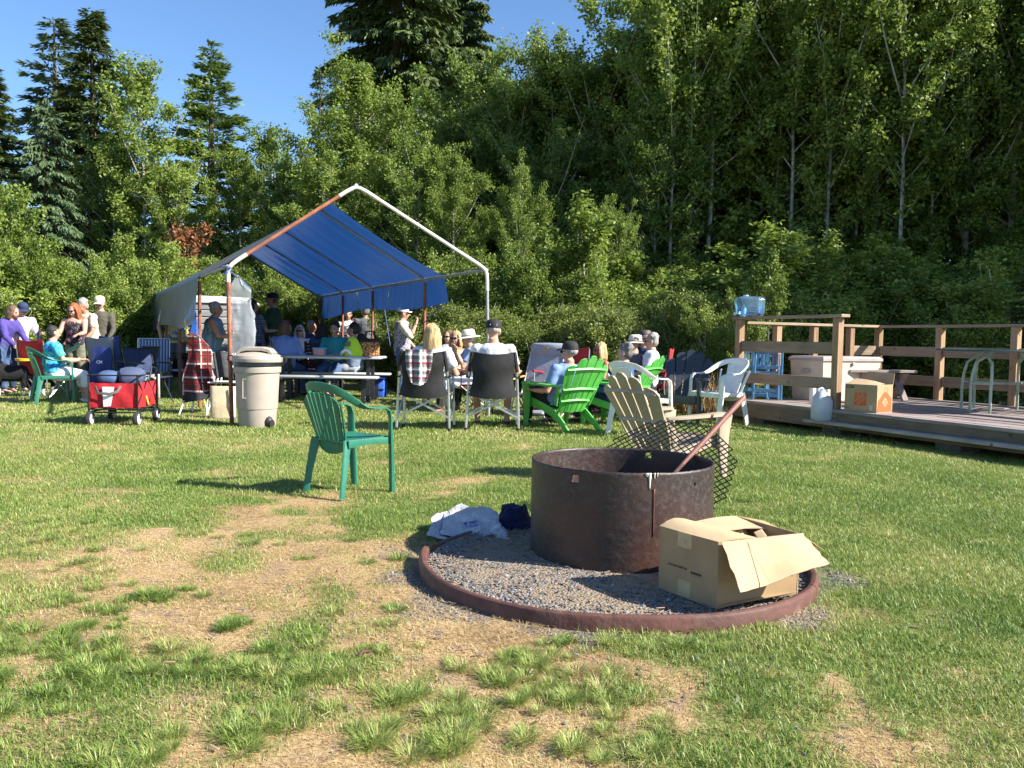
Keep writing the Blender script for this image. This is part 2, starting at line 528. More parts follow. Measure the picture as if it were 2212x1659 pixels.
def scatter(name, pts, rot, scl, idx, tint, srcs, label=None, cat=None, tilt=None):
    col = bpy.data.collections.new(name + "_kinds")
    for o in srcs: col.objects.link(o)
    me = bpy.data.meshes.new(name); n = len(pts)
    me.vertices.add(n); me.vertices.foreach_set("co", np.asarray(pts, np.float32).ravel())
    for nm, arr in (("rot", rot), ("scl", scl), ("tint", tint)):
        a = me.attributes.new(nm, 'FLOAT', 'POINT'); a.data.foreach_set("value", np.asarray(arr, np.float32))
    a = me.attributes.new("idx", 'INT', 'POINT'); a.data.foreach_set("value", np.asarray(idx, np.int32))
    o = link_mesh(name, me); o["kind"] = "stuff"
    tag(o, label, cat)
    ng = bpy.data.node_groups.new(name + "_nodes", 'GeometryNodeTree')
    ng.interface.new_socket("Geometry", in_out='INPUT', socket_type='NodeSocketGeometry')
    ng.interface.new_socket("Geometry", in_out='OUTPUT', socket_type='NodeSocketGeometry')
    N = ng.nodes.new; Lk = ng.links.new
    gi = N("NodeGroupInput"); go = N("NodeGroupOutput")
    ci = N("GeometryNodeCollectionInfo"); ci.inputs[0].default_value = col
    ci.inputs["Separate Children"].default_value = True; ci.inputs["Reset Children"].default_value = True
    ip = N("GeometryNodeInstanceOnPoints"); ip.inputs["Pick Instance"].default_value = True
    def attr(nm, ty='FLOAT'):
        x = N("GeometryNodeInputNamedAttribute"); x.data_type = ty; x.inputs[0].default_value = nm; return x.outputs[0]
    cx = N("ShaderNodeCombineXYZ"); Lk(attr("rot"), cx.inputs[2])
    e2r = N("FunctionNodeEulerToRotation"); Lk(cx.outputs[0], e2r.inputs[0])
    Lk(gi.outputs[0], ip.inputs["Points"]); Lk(ci.outputs[0], ip.inputs["Instance"])
    Lk(attr("idx", 'INT'), ip.inputs["Instance Index"]); Lk(e2r.outputs[0], ip.inputs["Rotation"])
    Lk(attr("scl"), ip.inputs["Scale"]); Lk(ip.outputs[0], go.inputs[0])
    md = o.modifiers.new("scatter", 'NODES'); md.node_group = ng
    return o

# kinds are picked by index in name order
lawn = [tuft("a%d_lawn" % k, 230, .13, .029, .0028, .85, GR, 100 + k) for k in range(3)] + \
       [tuft("b%d_clump" % k, 230, .11, .056, .0026, 1.1, GR, 120 + k, clump=True) for k in range(3)] + \
       [tuft("c%d_lawn_far" % k, 260, .30, .040, .0075, .7, GR, 140 + k) for k in range(3)]
DECK_A, DECK_B = Vector((3.0, 11.6, 0)), Vector((4.76, 7.87, 0))
def keep_grass(x, y):
    d = np.hypot(x - CURB_C.x, y - CURB_C.y)
    e = (DECK_B - DECK_A).normalized(); nrm = Vector((-e.y, e.x, 0))       # to the deck's inside
    s = (x - DECK_A.x) * nrm.x + (y - DECK_A.y) * nrm.y
    t = (x - DECK_A.x) * e.x + (y - DECK_A.y) * e.y
    return (d > CURB_R + .05) & ~((s > .12) & (t > -.02))
def in_view(x, y, m=1.7): return np.abs(x) < y * .615 + m

def lay(dens, y0, y1, idx0, nidx, s0, s1, seed, fn):
    g = np.random.default_rng(seed); xm = y1 * .62 + 1.7
    n = int(dens * (y1 - y0) * 2 * xm)
    x = g.uniform(-xm, xm, n); y = g.uniform(y0, y1, n)
    k = in_view(x, y) & keep_grass(x, y); x, y = x[k], y[k]
    dr = dryness(x, y); gr = gravelness(x, y)
    keep, sc, tint = fn(g, x, y, dr, gr)
    x, y, sc, tint = x[keep], y[keep], sc[keep], tint[keep]; n = len(x)
    z = ground_z(x, y)
    return np.stack([x, y, z - .002], 1), g.uniform(0, 2 * PI, n), sc * g.uniform(s0, s1, n), g.integers(idx0, idx0 + nidx, n), tint
def tintf(x, y, g):
    lush = sstep(.2, 1.6, x - (y - 3) * .06)
    t = (fbm(x * 1.1, y * 1.5, 5, 4) - .5) * .8 + (fbm(x * 7, y * 7, 35, 2) - .5) * .55
    far = sstep(5, 10, y)
    return .42 + t * .95 - .10 * lush + .13 * far + g.normal(0, .06, len(x))
def f_lawn(g, x, y, dr, gr):
    keep = (g.uniform(0, 1, len(x)) > dr * .93) & (g.uniform(0, 1, len(x)) > gr * 1.3)
    return keep, np.ones(len(x)) * (1 - .35 * dr), np.clip(tintf(x, y, g) + dr * .35, 0, 1)
def f_clump(g, x, y, dr, gr):
    n = fbm(x * 3.2, y * 3.2, 21, 3)
    reg = sstep(1.0, .3, x) * sstep(5.2, 4.4, y)
    keep = (g.uniform(0, 1, len(x)) < (.15 + .85 * reg) * sstep(.46, .58, n) * .7) & (g.uniform(0, 1, len(x)) > dr * .5) & (g.uniform(0, 1, len(x)) > gr * .9)
    return keep, np.ones(len(x)) * .85, np.clip(tintf(x, y, g) - .02 + g.normal(0, .1, len(x)), 0, .8)
L = [lay(130, 1.7, 5.6, 0, 3, .7, 1.25, 1, f_lawn), lay(60, 1.7, 6.2, 3, 3, .55, 1.25, 2, f_clump),
     lay(75, 5.6, 9.0, 0, 3, 1.0, 1.5, 3, f_lawn), lay(8, 6.2, 11, 3, 3, .6, 1.0, 6, f_clump),
     lay(20, 9.0, 22.0, 6, 3, .9, 1.3, 4, f_lawn)]
# a few deliberate clumps the photograph shows
def clumps(lst, idx0, seed):
    g = np.random.default_rng(seed); out = []
    for (px, py, n, r, s, tn) in lst:
        c = G(px, py)
        for _ in range(n):
            a = g.uniform(0, 2 * PI); q = r * 1.25 * math.sqrt(g.uniform())
            out.append((c.x + q * math.cos(a), c.y + q * math.sin(a), 0, g.uniform(0, 6.28), s * .68 * g.uniform(.6, 1.3), g.integers(idx0, idx0 + 3), tn + .14 + g.normal(0, .10)))
    a = np.array(out); return a[:, :3], a[:, 3], a[:, 4], a[:, 5], a[:, 6]
L.append(clumps([(120, 1385, 16, .16, 1.3, .22), (380, 1290, 9, .1, 1.25, .22), (150, 1300, 6, .06, 1.0, .2), (240, 1345, 5, .07, .9, .25), (500, 1350, 5, .05, 1.1, .1),
                 (640, 1440, 16, .17, 1.35, .3), (420, 1460, 5, .07, .9, .2), (540, 1570, 9, .1, 1.3, .25), (1210, 1385, 5, .04, .9, .05), (330, 1440, 10, .15, 1.2, .25),
                 (860, 1545, 15, .18, 1.3, .3), (1080, 1440, 12, .14, 1.15, .35), (1260, 1440, 12, .14, 1.1, .3), (1300, 1560, 14, .2, 1.2, .3), (80, 1480, 14, .2, 1.3, .2),
                 (820, 1400, 5, .05, .8, .25), (180, 1230, 6, .12, 1.1, .6), (1420, 1390, 8, .09, .9, .3), (1540, 1390, 9, .1, .9, .25), (1660, 1350, 6, .06, .8, .25),
                 (1000, 1640, 12, .18, 1.3, .35), (300, 1640, 8, .12, 1.2, .4), (1175, 1500, 8, .1, 1.0, .3)], 3, 9))
cat_ = [np.concatenate([l[k] for l in L]) for k in range(5)]
scatter("grass", *cat_[:4], cat_[4], lawn, "short sunlit lawn grass, lush on the right and patchy in front", "grass")

straws = [tuft("a%d_straw" % k, 170, .14, .030, .0022, 1.50, ST, 200 + k, flat=1.0) for k in range(3)]
def f_straw(g, x, y, dr, gr):
    keep = (g.uniform(0, 1, len(x)) < dr * 1.2 + .16) & (g.uniform(0, 1, len(x)) > gr * .7)
    return keep, np.ones(len(x)), np.clip(.35 + g.normal(0, .2, len(x)) + (fbm(x * 3, y * 3, 90, 3) - .5), 0, 1)
L = [lay(140, 1.7, 5.8, 0, 3, .6, 1.3, 11, f_straw), lay(60, 5.8, 10, 0, 3, .9, 1.6, 12, f_straw)]
cat_ = [np.concatenate([l[k] for l in L]) for k in range(5)]
scatter("dry_grass", *cat_[:4], cat_[4], straws, "bleached dry grass lying in the bare patches of the lawn", "dry grass")

# gravel: angular grey stones
def stone(name, seed, mat):
    g = random.Random(seed); bm = bmesh.new()
    bmesh.ops.create_icosphere(bm, subdivisions=1, radius=1)
    sx, sy, sz = g.uniform(.8, 1.3), g.uniform(.6, 1.0), g.uniform(.4, .75)
    for v in bm.verts:
        k = g.uniform(.72, 1.1); v.co = Vector((v.co.x * sx * k, v.co.y * sy * k, v.co.z * sz * k))
    me = bpy.data.meshes.new(name); bm.to_mesh(me); bm.free(); me.materials.append(mat)
    return bpy.data.objects.new(name, me)
SM = [M("gravel_grey", (.17, .175, .175), .75, var=.25, scale=3), M("gravel_dark", (.08, .083, .085), .7, var=.2, scale=3),
      M("gravel_light", (.32, .31, .29), .8, var=.2, scale=3), M("gravel_brown", (.22, .14, .09), .85, var=.2, scale=3)]
stones = [stone("s%d_stone" % k, 300 + k, SM[[0, 0, 1, 0, 2, 1, 0, 3][k]]) for k in range(8)]
g = np.random.default_rng(33)
a = g.uniform(0, 2 * PI, 14000); q = (CURB_R - .03) * np.sqrt(g.uniform(0, 1, 14000))
x1, y1 = CURB_C.x + q * np.cos(a), CURB_C.y + q * np.sin(a)
duff = fbm(x1 * 3.5, y1 * 3.5, 55, 3)
k = (np.hypot(x1 - RC.x, y1 - RC.y) > RING_R + .01) & ((g.uniform(0, 1, 14000) < .06 + .9 * sstep(.64, .84, q)) | (duff > .62))
x1, y1 = x1[k], y1[k]
x2 = g.uniform(CURB_C.x - 2.0, CURB_C.x + 1.9, 16000); y2 = g.uniform(CURB_C.y - 2.0, CURB_C.y + 1.5, 16000)
d2 = np.hypot(x2 - CURB_C.x, y2 - CURB_C.y); k = (d2 > CURB_R + .07) & (g.uniform(0, 1, 16000) < gravelness(x2, y2) * 1.0)
x2, y2 = x2[k], y2[k]
x3 = g.uniform(-2.0, .9, 500); y3 = g.uniform(2.1, 4.5, 500)
k = (g.uniform(0, 1, 500) < sstep(-1.4, .2, x3) * .7 + .1) & (np.hypot(x3 - CURB_C.x, y3 - CURB_C.y) > CURB_R + .1); x3, y3 = x3[k], y3[k]
X = np.concatenate([x1, x2, x3]); Y = np.concatenate([y1, y2, y3]); n = len(X)
Z = np.concatenate([np.full(len(x1), .028), np.full(len(x2) + len(x3), .002)]) + ground_z(X, Y) * (np.hypot(X - CURB_C.x, Y - CURB_C.y) > CURB_R + .25)
scatter("gravel", np.stack([X, Y, Z], 1), g.uniform(0, 6.28, n), g.uniform(.0035, .0095, n) * np.where(g.uniform(0, 1, n) > .93, 1.5, 1), g.integers(0, 8, n), np.zeros(n), stones,
        "grey crushed gravel inside and spilling out of the round fire pit border", "gravel")
# wood chips and dead needles between the stones
chips = []
for k in range(4):
    b = MB(); b.box((0, 0, 0), (1, .07 + .07 * k, .06), None, .03)
    chips.append(bpy.data.objects.new("w%d_chip" % k, b.mesh("w%d_chip" % k, [M("dead_wood_chip", (.36, .26, .16), .9, var=.3, scale=2), M("dead_wood_grey", (.2, .16, .13), .9, var=.3, scale=2)][k % 2])))
a = g.uniform(0, 2 * PI, 2600); q = (CURB_R - .04) * np.sqrt(g.uniform(0, 1, 2600))
X, Y = CURB_C.x + q * np.cos(a), CURB_C.y + q * np.sin(a)
k = np.hypot(X - RC.x, Y - RC.y) > RING_R + .01; X, Y = X[k], Y[k]
xs = g.uniform(-1.6, 1.6, 700); ys = g.uniform(2.1, 4.2, 700); k = np.hypot(xs - CURB_C.x, ys - CURB_C.y) > CURB_R + .1
X = np.concatenate([X, xs[k]]); Y = np.concatenate([Y, ys[k]]); n = len(X)
Z = np.where(np.hypot(X - CURB_C.x, Y - CURB_C.y) < CURB_R, .038, .01)
scatter("wood_litter", np.stack([X, Y, Z], 1), g.uniform(0, 6.28, n), .006 + .035 * g.uniform(0, 1, n) ** 2.5, g.integers(0, 4, n), np.zeros(n), chips,
        "dead twigs, needles and bark chips strewn over the gravel", "wood litter")
# raised gravel bed inside the border
b = MB(); b.lathe([(0.001, .0), (0.001, .024), (CURB_R * .5, .027), (CURB_R - .02, .022), (CURB_R - .02, .0)], (CURB_C.x, CURB_C.y, .002), 48)
def bed_mat():
    t = NT("gravel_bed"); v = t.coord("Object")
    vo = t.n("ShaderNodeTexVoronoi"); t.l(v, vo.inputs["Vector"]); vo.inputs["Scale"].default_value = 85
    hs = t.n("ShaderNodeSeparateColor"); t.l(vo.outputs["Color"], hs.inputs[0])
    c = t.ramp(hs.outputs[0], [(0, (.10, .10, .10)), (.5, (.20, .195, .18)), (1, (.32, .29, .25))])
    c = t.mix(t.ramp(t.noise(v, 5, 6, .7), [(.30, 0.), (.42, .9)]), c, (.27, .21, .145))
    bs = t.bsdf(c, .95, 0, .2); t.bump(bs, t.math('ADD', vo.outputs["Distance"], t.noise(v, 90, 4)), .9, .01)
    return t.done(bs.outputs[0])
tag(b.build("gravel_bed", bed_mat()), kind="structure")
# ------------------------------------------------------------------ trees and shrubs
BARK = M("alder_bark", (.42, .40, .36), .85, var=.3, scale=5, bump=.5, bscale=30, dirt=((.16, .16, .11), .6))
BARKD = M("conifer_bark", (.11, .075, .05), .9, var=.3, scale=5, bump=.6, bscale=25)
LF = {
 'alder': leafmat("alder_leaves", (.055, .10, .018), (.155, .23, .040), (.33, .42, .09), .42),
 'bright': leafmat("young_alder_leaves", (.065, .115, .018), (.185, .26, .042), (.36, .44, .10), .44),
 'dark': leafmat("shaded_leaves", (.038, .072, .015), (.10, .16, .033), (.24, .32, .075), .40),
 'shrub': leafmat("shrub_leaves", (.05, .085, .016), (.15, .20, .038), (.30, .34, .085), .40),
 'spruce': leafmat("spruce_needles", (.016, .035, .013), (.05, .083, .026), (.11, .15, .05), .12),
 'blue': leafmat("blue_green_needles", (.025, .05, .025), (.075, .125, .055), (.16, .22, .095), .15),
 'fir': leafmat("pale_fir_needles", (.03, .06, .02), (.10, .17, .05), (.20, .28, .09), .2),
 'rust': leafmat("dead_rust_leaves", (.10, .03, .012), (.20, .07, .025), (.30, .12, .05), .2),
}
def quads(c, d, s, ln, wd, bend=0.0):
    """rhombic leaves: centre c, axis d, side s (n,3)"""
    n = len(c); ln = np.asarray(ln)[:, None]; wd = np.asarray(wd)[:, None]
    V = np.stack([c - d * ln * .5, c + s * wd * .5, c + d * ln * .5, c - s * wd * .5], 1).reshape(-1, 3)
    F = (np.arange(n)[:, None] * 4 + np.array([0, 1, 2, 3])[None]).astype(int)
    return V, F
def unit(a): return a / (np.linalg.norm(a, axis=1, keepdims=True) + 1e-9)

def crown_profile(kind, t):
    if kind == 'pyramid': return np.interp(t, [0, .12, .5, .85, 1], [.75, 1, .72, .3, .04])
    if kind == 'oval': return np.interp(t, [0, .2, .5, .8, 1], [.45, .85, 1, .65, .12])
    if kind == 'column': return np.interp(t, [0, .15, .6, .9, 1], [.6, .9, 1, .6, .15])
    return np.interp(t, [0, .1, .6, 1], [.9, 1, .8, .3])

def leafy(name, seed, H, Rr, base, prof, nl, leaf, mat, nlimb=42, ups=(.5, 1.0), stems=1, spread=0.0, clump=.10, trunk_r=.10, loose=0.0):
    """-> (wood mesh, crown mesh) for a broad-leaved tree or shrub"""
    g = np.random.default_rng(seed); b = MB(); segs = []
    for si in range(stems):
        a0 = g.uniform(0, 6.28); sp = spread * g.uniform(.4, 1) if stems > 1 else 0
        k = 9; zs = np.linspace(0, H * (.98 if stems == 1 else g.uniform(.75, 1)), k)
        wx = np.cumsum(g.normal(0, .022 * H / 8, k)); wy = np.cumsum(g.normal(0, .022 * H / 8, k))
        px = sp * Rr * math.cos(a0) * (zs / H) ** .8 + wx - wx[0]; py = sp * Rr * math.sin(a0) * (zs / H) ** .8 + wy - wy[0]
        tr = trunk_r * (1 - zs / zs[-1]) ** .8 / math.sqrt(stems) + .006
        b.tube([(px[i], py[i], zs[i]) for i in range(k)], list(tr), 6)
        m = max(3, nlimb // stems)
        for i in range(m):
            t = ((i + g.uniform(0, 1)) / m) ** .9; h = base + (zs[-1] - base) * t
            az = i * 2.399 + g.normal(0, .4); L = Rr * crown_profile(prof, t) * g.uniform(.65, 1.12) * (1 if stems == 1 else .65)
            up = ups[0] + (ups[1] - ups[0]) * t + g.normal(0, .1)
            p0 = np.array([np.interp(h, zs, px), np.interp(h, zs, py), h])
            d = np.array([math.cos(az) * math.cos(up), math.sin(az) * math.cos(up), math.sin(up)])
            L = L / max(.35, math.cos(up))
            p1 = p0 + d * L * .5 + np.array([0, 0, -.02 * L]); p2 = p0 + d * L + np.array([0, 0, .10 * L])
            if L > .35: b.tube([p0, p1, p2], [max(.006, trunk_r * .22 * L / Rr), .006 + .004 * L, .003], 4, cap=False)
            segs.append((p0, p1, p2, L))
    P0 = np.array([s[0] for s in segs]); P1 = np.array([s[1] for s in segs]); P2 = np.array([s[2] for s in segs]); LL = np.array([s[3] for s in segs])
    # twigs
    NTW = 14; m = len(segs)
    ti = np.repeat(np.arange(m), NTW); tt = g.uniform(.12, 1.0, m * NTW)[:, None]
    base_p = P0[ti] * (1 - tt) ** 2 + 2 * P1[ti] * tt * (1 - tt) + P2[ti] * tt ** 2
    dr = unit(unit(P2 - P0)[ti] * .7 + g.normal(0, .55, (m * NTW, 3)) + np.array([0, 0, .15]))
    tl = (LL[ti] * .30 * g.uniform(.5, 1.2, m * NTW) + .12 * Rr * .4)[:, None] * (1 - .35 * tt)
    # leaves
    wgt = (LL[ti] + .15 * Rr) * g.uniform(.2, 1.8, m * NTW) ** (1 + loose); wgt /= wgt.sum()
    li = g.choice(m * NTW, nl, p=wgt); u = g.uniform(0, 1.0, nl)[:, None] ** .8
    c = base_p[li] + dr[li] * tl[li] * u + g.normal(0, clump, (nl, 3)) * np.array([1, 1, .8])
    kz = min(1.0, H / np.percentile(c[:, 2], 99.6)); c[:, 2] *= kz; b.v = [(x, y, z * kz) for x, y, z in b.v]
    c[:, 2] = np.maximum(c[:, 2], .05 + leaf)
    out = unit(np.stack([c[:, 0], c[:, 1], np.zeros(nl)], 1))
    nrm = unit(g.normal(0, .7, (nl, 3)) + out * .35 + np.array([0, 0, .55]))
    d = unit(np.cross(nrm, g.normal(0, 1, (nl, 3)))); s = np.cross(nrm, d)
    sz = leaf * g.uniform(.6, 1.35, nl)
    V, F = quads(c, d, s, sz * 1.25, sz * .8)
    tw = g.uniform(0, 1, m * NTW)
    tone = np.clip(.08 + tw[li] * .45 + g.uniform(0, .5, nl), 0, 1)
    return b.mesh(name + "_wood", BARK, recalc=False), np_mesh(name + "_leaves", V, F, mat, {"tone": tone})

def conifer(name, seed, H, Rr, base, nl, mat, droop=.35, nb=120, card=(.26, .05), hang=.5, prof=1.0, bare=0.0):
    g = np.random.default_rng(seed); b = MB()
    b.tube([(0, 0, 0), (g.normal(0, .05), 0, H * .5), (0, 0, H)], [.018 * H, .010 * H, .01], 7)
    P0 = []; P1 = []; P2 = []; LL = []
    for i in range(nb):
        t = (i + g.uniform()) / nb; h = base + (H - base) * t ** .92
        L = Rr * ((1 - t) ** prof) * g.uniform(.55, 1.15) + .12
        az = i * 2.399 + g.normal(0, .3); d = np.array([math.cos(az), math.sin(az), 0])
        up = .5 * t + .05 + g.normal(0, .08)
        p0 = np.array([0, 0, h]); p1 = p0 + d * L * .5 + np.array([0, 0, L * (up * .5 - droop * .3)])
        p2 = p0 + d * L + np.array([0, 0, L * (up * .7 - droop)])
        P0.append(p0); P1.append(p1); P2.append(p2); LL.append(L)
        if L > .3: b.tube([p0, p1, p2], [.008 + .008 * L, .006 + .004 * L, .004], 4, cap=False)
    P0, P1, P2, LL = map(np.array, (P0, P1, P2, LL))
    w = LL * g.uniform(.3, 1.5, nb) ** (1 + bare); w /= w.sum(); bi = g.choice(nb, nl, p=w)
    t = (g.uniform(.12, 1.05, nl) ** .75)[:, None]
    c = P0[bi] * (1 - t) ** 2 + 2 * P1[bi] * t * (1 - t) + P2[bi] * t ** 2
    dirb = unit(P2 - P0)[bi]; side = unit(np.cross(dirb, np.array([0, 0, 1.]))) * np.sign(g.normal(0, 1, (nl, 1)))
    wdt = LL[bi][:, None] * .26 * (1.15 - t) + .05
    c = c + side * wdt * g.uniform(0, 1, (nl, 1)) + g.normal(0, .035, (nl, 3))
    d = unit(dirb * .8 + side * .6 + np.array([0, 0, -hang]) * g.uniform(.3, 1.6, (nl, 1)) + g.normal(0, .25, (nl, 3)))
    c = c + d * card[0] * .4
    s = unit(np.cross(d, np.array([0, 0, 1.]) + g.normal(0, .5, (nl, 3))))
    V, F = quads(c, d, s, card[0] * g.uniform(.6, 1.2, nl), card[1] * g.uniform(.7, 1.3, nl))
    tip = t[:, 0]
    tone = np.clip(.15 + .35 * tip + g.uniform(0, .45, nl), 0, 1)
    return b.mesh(name + "_wood", BARKD, recalc=False), np_mesh(name + "_leaves", V, F, mat, {"tone": tone})

PROTO = {
 'alder_pyr': (9.0, leafy("alder_pyramid", 1, 9.0, 2.6, .6, 'pyramid', 60000, .064, LF['bright'], 60, clump=.10)),
 'alder_a': (10.0, leafy("alder_a", 2, 10.0, 2.4, 1.6, 'oval', 50000, .074, LF['alder'], 52, clump=.10, loose=.9)),
 'alder_b': (10.0, leafy("alder_b", 3, 10.0, 2.0, 1.0, 'column', 48000, .074, LF['alder'], 50, clump=.10, loose=1.0)),
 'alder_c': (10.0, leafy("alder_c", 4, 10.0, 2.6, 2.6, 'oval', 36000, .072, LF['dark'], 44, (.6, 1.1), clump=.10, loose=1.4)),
 'thin': (10.0, leafy("thin_alder", 5, 10.0, 1.6, 3.0, 'oval', 15000, .08, LF['bright'], 30, (.7, 1.2), clump=.10, loose=.8, trunk_r=.052)),
 'sapling': (3.4, leafy("sapling", 6, 3.4, .9, .15, 'column', 9000, .060, LF['bright'], 26, stems=3, spread=.5, clump=.07, trunk_r=.03)),
 'hemlock': (12.0, conifer("hemlock", 7, 12.0, 2.3, .6, 60000, LF['spruce'], .25, 180, (.24, .055), .45, .95)),
 'wispy': (12.0, conifer("wispy_hemlock", 8, 12.0, 2.4, .6, 20000, LF['blue'], .22, 120, (.26, .06), .3, .9, bare=.6)),
 'spruce': (12.0, conifer("drooping_spruce", 9, 12.0, 2.8, .6, 44000, LF['blue'], .55, 130, (.28, .085), 1.4, .75)),
 'bigspruce': (22.0, conifer("big_spruce", 10, 22.0, 4.2, 1.5, 95000, LF['spruce'], .40, 200, (.44, .12), 1.1, .72)),
 'fir': (10.0, conifer("pale_fir", 11, 10.0, 1.9, .6, 30000, LF['fir'], .05, 120, (.21, .06), .1, .95)),
 'darkfir': (7.0, conifer("dark_fir", 12, 7.0, 1.7, .3, 14000, LF['spruce'], .3, 90, (.26, .07), .3, .9)),
 'shrub_a': (1.9, leafy("willow_shrub", 13, 1.9, 1.05, .05, 'dome', 24000, .036, LF['shrub'], 80, (.0, 1.2), stems=10, spread=.75, clump=.06, trunk_r=.02)),
 'shrub_b': (1.7, leafy("willow_shrub_b", 14, 1.7, .95, .05, 'dome', 20000, .038, LF['shrub'], 70, (.0, 1.2), stems=8, spread=.8, clump=.07, trunk_r=.02)),
 'bush_big': (4.2, leafy("leafy_bush", 15, 4.2, 2.0, .1, 'dome', 42000, .068, LF['bright'], 90, (-.1, 1.1), stems=8, spread=.7, clump=.10, trunk_r=.05)),
 'bush_tall': (3.2, leafy("tall_bush", 16, 3.2, 1.3, .1, 'column', 18000, .062, LF['bright'], 60, (.6, 1.2), stems=6, spread=.6, clump=.08, trunk_r=.04)),
}
NAMES = {'alder_pyr': ('alder_tree', 'tree'), 'alder_a': ('alder_tree', 'tree'), 'alder_b': ('alder_tree', 'tree'), 'alder_c': ('alder_tree', 'tree'), 'thin': ('alder_tree', 'tree'),
         'sapling': ('sapling', 'sapling'), 'hemlock': ('hemlock_tree', 'conifer'), 'wispy': ('hemlock_tree', 'conifer'), 'spruce': ('spruce_tree', 'conifer'), 'bigspruce': ('spruce_tree', 'conifer'),
         'fir': ('fir_tree', 'conifer'), 'darkfir': ('fir_tree', 'conifer'), 'shrub_a': ('willow_shrub', 'shrub'), 'shrub_b': ('willow_shrub', 'shrub'), 'bush_big': ('leafy_bush', 'bush'), 'bush_tall': ('leafy_bush', 'bush')}
TR = random.Random(5)
def plant(kind, loc, height, label, group=None, wide=1.0, rz=None, mat=None):
    H0, (wm, cmh) = PROTO[kind]; nm, cat = NAMES[kind]
    root = empty(nm, loc, TR.uniform(0, 6.28) if rz is None else rz, label, cat, group)
    s = height / H0; root.scale = (s * wide, s * wide, s)
    link_mesh("stems" if cat in ('shrub', 'bush', 'sapling') else "trunk", wm, root)
    link_mesh("foliage" if cat in ('shrub', 'bush', 'sapling') else "crown", cmh, root)
    return root
def top_h(px, py, Y): return P(px, py, Y).z

# trees that can be told apart: (kind, column of the trunk, row of the top, distance, width, label)
for (k, px, py, Y, wd, lab) in [
 ('hemlock', -6, 150, 30, 1.3, "dark conifer cut by the left edge of the photo"),
 ('wispy', 125, 38, 33, 1.4, "thin topped wispy hemlock left of the tallest left conifer"),
 ('hemlock', 206, 22, 31, 1.35, "tall dense dark hemlock, tallest on the left side"),
 ('spruce', 105, 212, 25, 1.1, "blue green spruce with drooping boughs at the left"),
 ('thin', 318, 136, 26, 1.15, "slender alder with pale trunk and open crown against the sky"),
 ('alder_a', 250, 300, 27, .9, "bushy alder between the drooping spruce and the slender alder"),
 ('alder_b', 385, 330, 26, 1.0, "alder with small leaves between the slender alder and the pale fir"),
 ('fir', 458, 100, 29, 1.4, "pale green fir with a pointed leader left of the shelter"),
 ('alder_a', 520, 340, 27, .9, "rounded alder just right of the pale fir"),
 ('thin', 592, 278, 28, 1.2, "light leaved alder top showing against the blue sky"),
 ('alder_b', 640, 320, 25, 1.0, "yellow green alder at the foot of the sky gap"),
 ('wispy', 690, 148, 35, .8, "thin brownish conifer with bare boughs left of the giant spruce"),
 ('bigspruce', 850, -430, 39, 1.05, "giant dark spruce rising above the shelter"),
 ('bigspruce', 990, -190, 44, .85, "second dark spruce just right of the giant one"),
 ('alder_pyr', 774, 140, 24, 1.05, "bright pyramid shaped alder in front of the giant spruce"),
 ('alder_b', 705, 330, 22.5, 1.1, "low alder on the left skirt of the pyramid alder"),
 ('alder_a', 900, 300, 22.5, 1.0, "medium alder behind the peak of the shelter"),
 ('alder_a', 1020, 120, 28, 1.0, "alder with rounded top right of the dark spruces"),
 ('alder_pyr', 975, 335, 21.5, .8, "small pointed alder behind the white rafter"),
 ('alder_b', 1115, 135, 26, 1.1, "yellow green alder left of the tall central one"),
 ('alder_a', 1190, 95, 27, 1.1, "tall pale crowned alder at the middle of the tree line"),
 ('alder_c', 1180, 240, 23.5, 1.0, "alder with many thin pale stems showing near the middle"),
 ('alder_b', 1290, 75, 25, 1.1, "tall alder left of the small sky gap"),
 ('alder_a', 1365, 110, 29, .9, "alder behind the small sky gap at the top"),
 ('alder_pyr', 1120, 360, 20.5, .7, "small fresh alder behind the blonde women"),
 ('alder_a', 1480, -60, 24.5, 1.15, "large bright alder right of the small sky gap"),
 ('alder_b', 1585, -80, 24.5, 1.15, "leafy alder whose crown leaves the top of the photo"),
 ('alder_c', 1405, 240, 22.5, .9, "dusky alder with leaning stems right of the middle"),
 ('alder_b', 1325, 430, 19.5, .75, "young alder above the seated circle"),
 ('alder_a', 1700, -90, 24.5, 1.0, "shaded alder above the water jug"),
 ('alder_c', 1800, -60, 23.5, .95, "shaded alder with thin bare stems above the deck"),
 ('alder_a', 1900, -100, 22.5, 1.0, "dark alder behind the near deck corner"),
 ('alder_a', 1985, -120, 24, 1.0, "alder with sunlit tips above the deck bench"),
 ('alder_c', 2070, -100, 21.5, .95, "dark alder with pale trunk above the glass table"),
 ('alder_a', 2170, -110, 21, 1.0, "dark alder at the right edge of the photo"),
 ('darkfir', 2215, 540, 13.2, .9, "low dark fir whose boughs reach in at the right edge"),
 ('sapling', 1655, 545, 13.6, .8, "slim sapling standing behind the deck railing and water jug"),
 ('sapling', 1275, 420, 18.5, 1.2, "slim bright sapling rising above the willow shrubs"),
]:
    plant(k, at(px, Y), top_h(px, py, Y), lab, wide=wd)

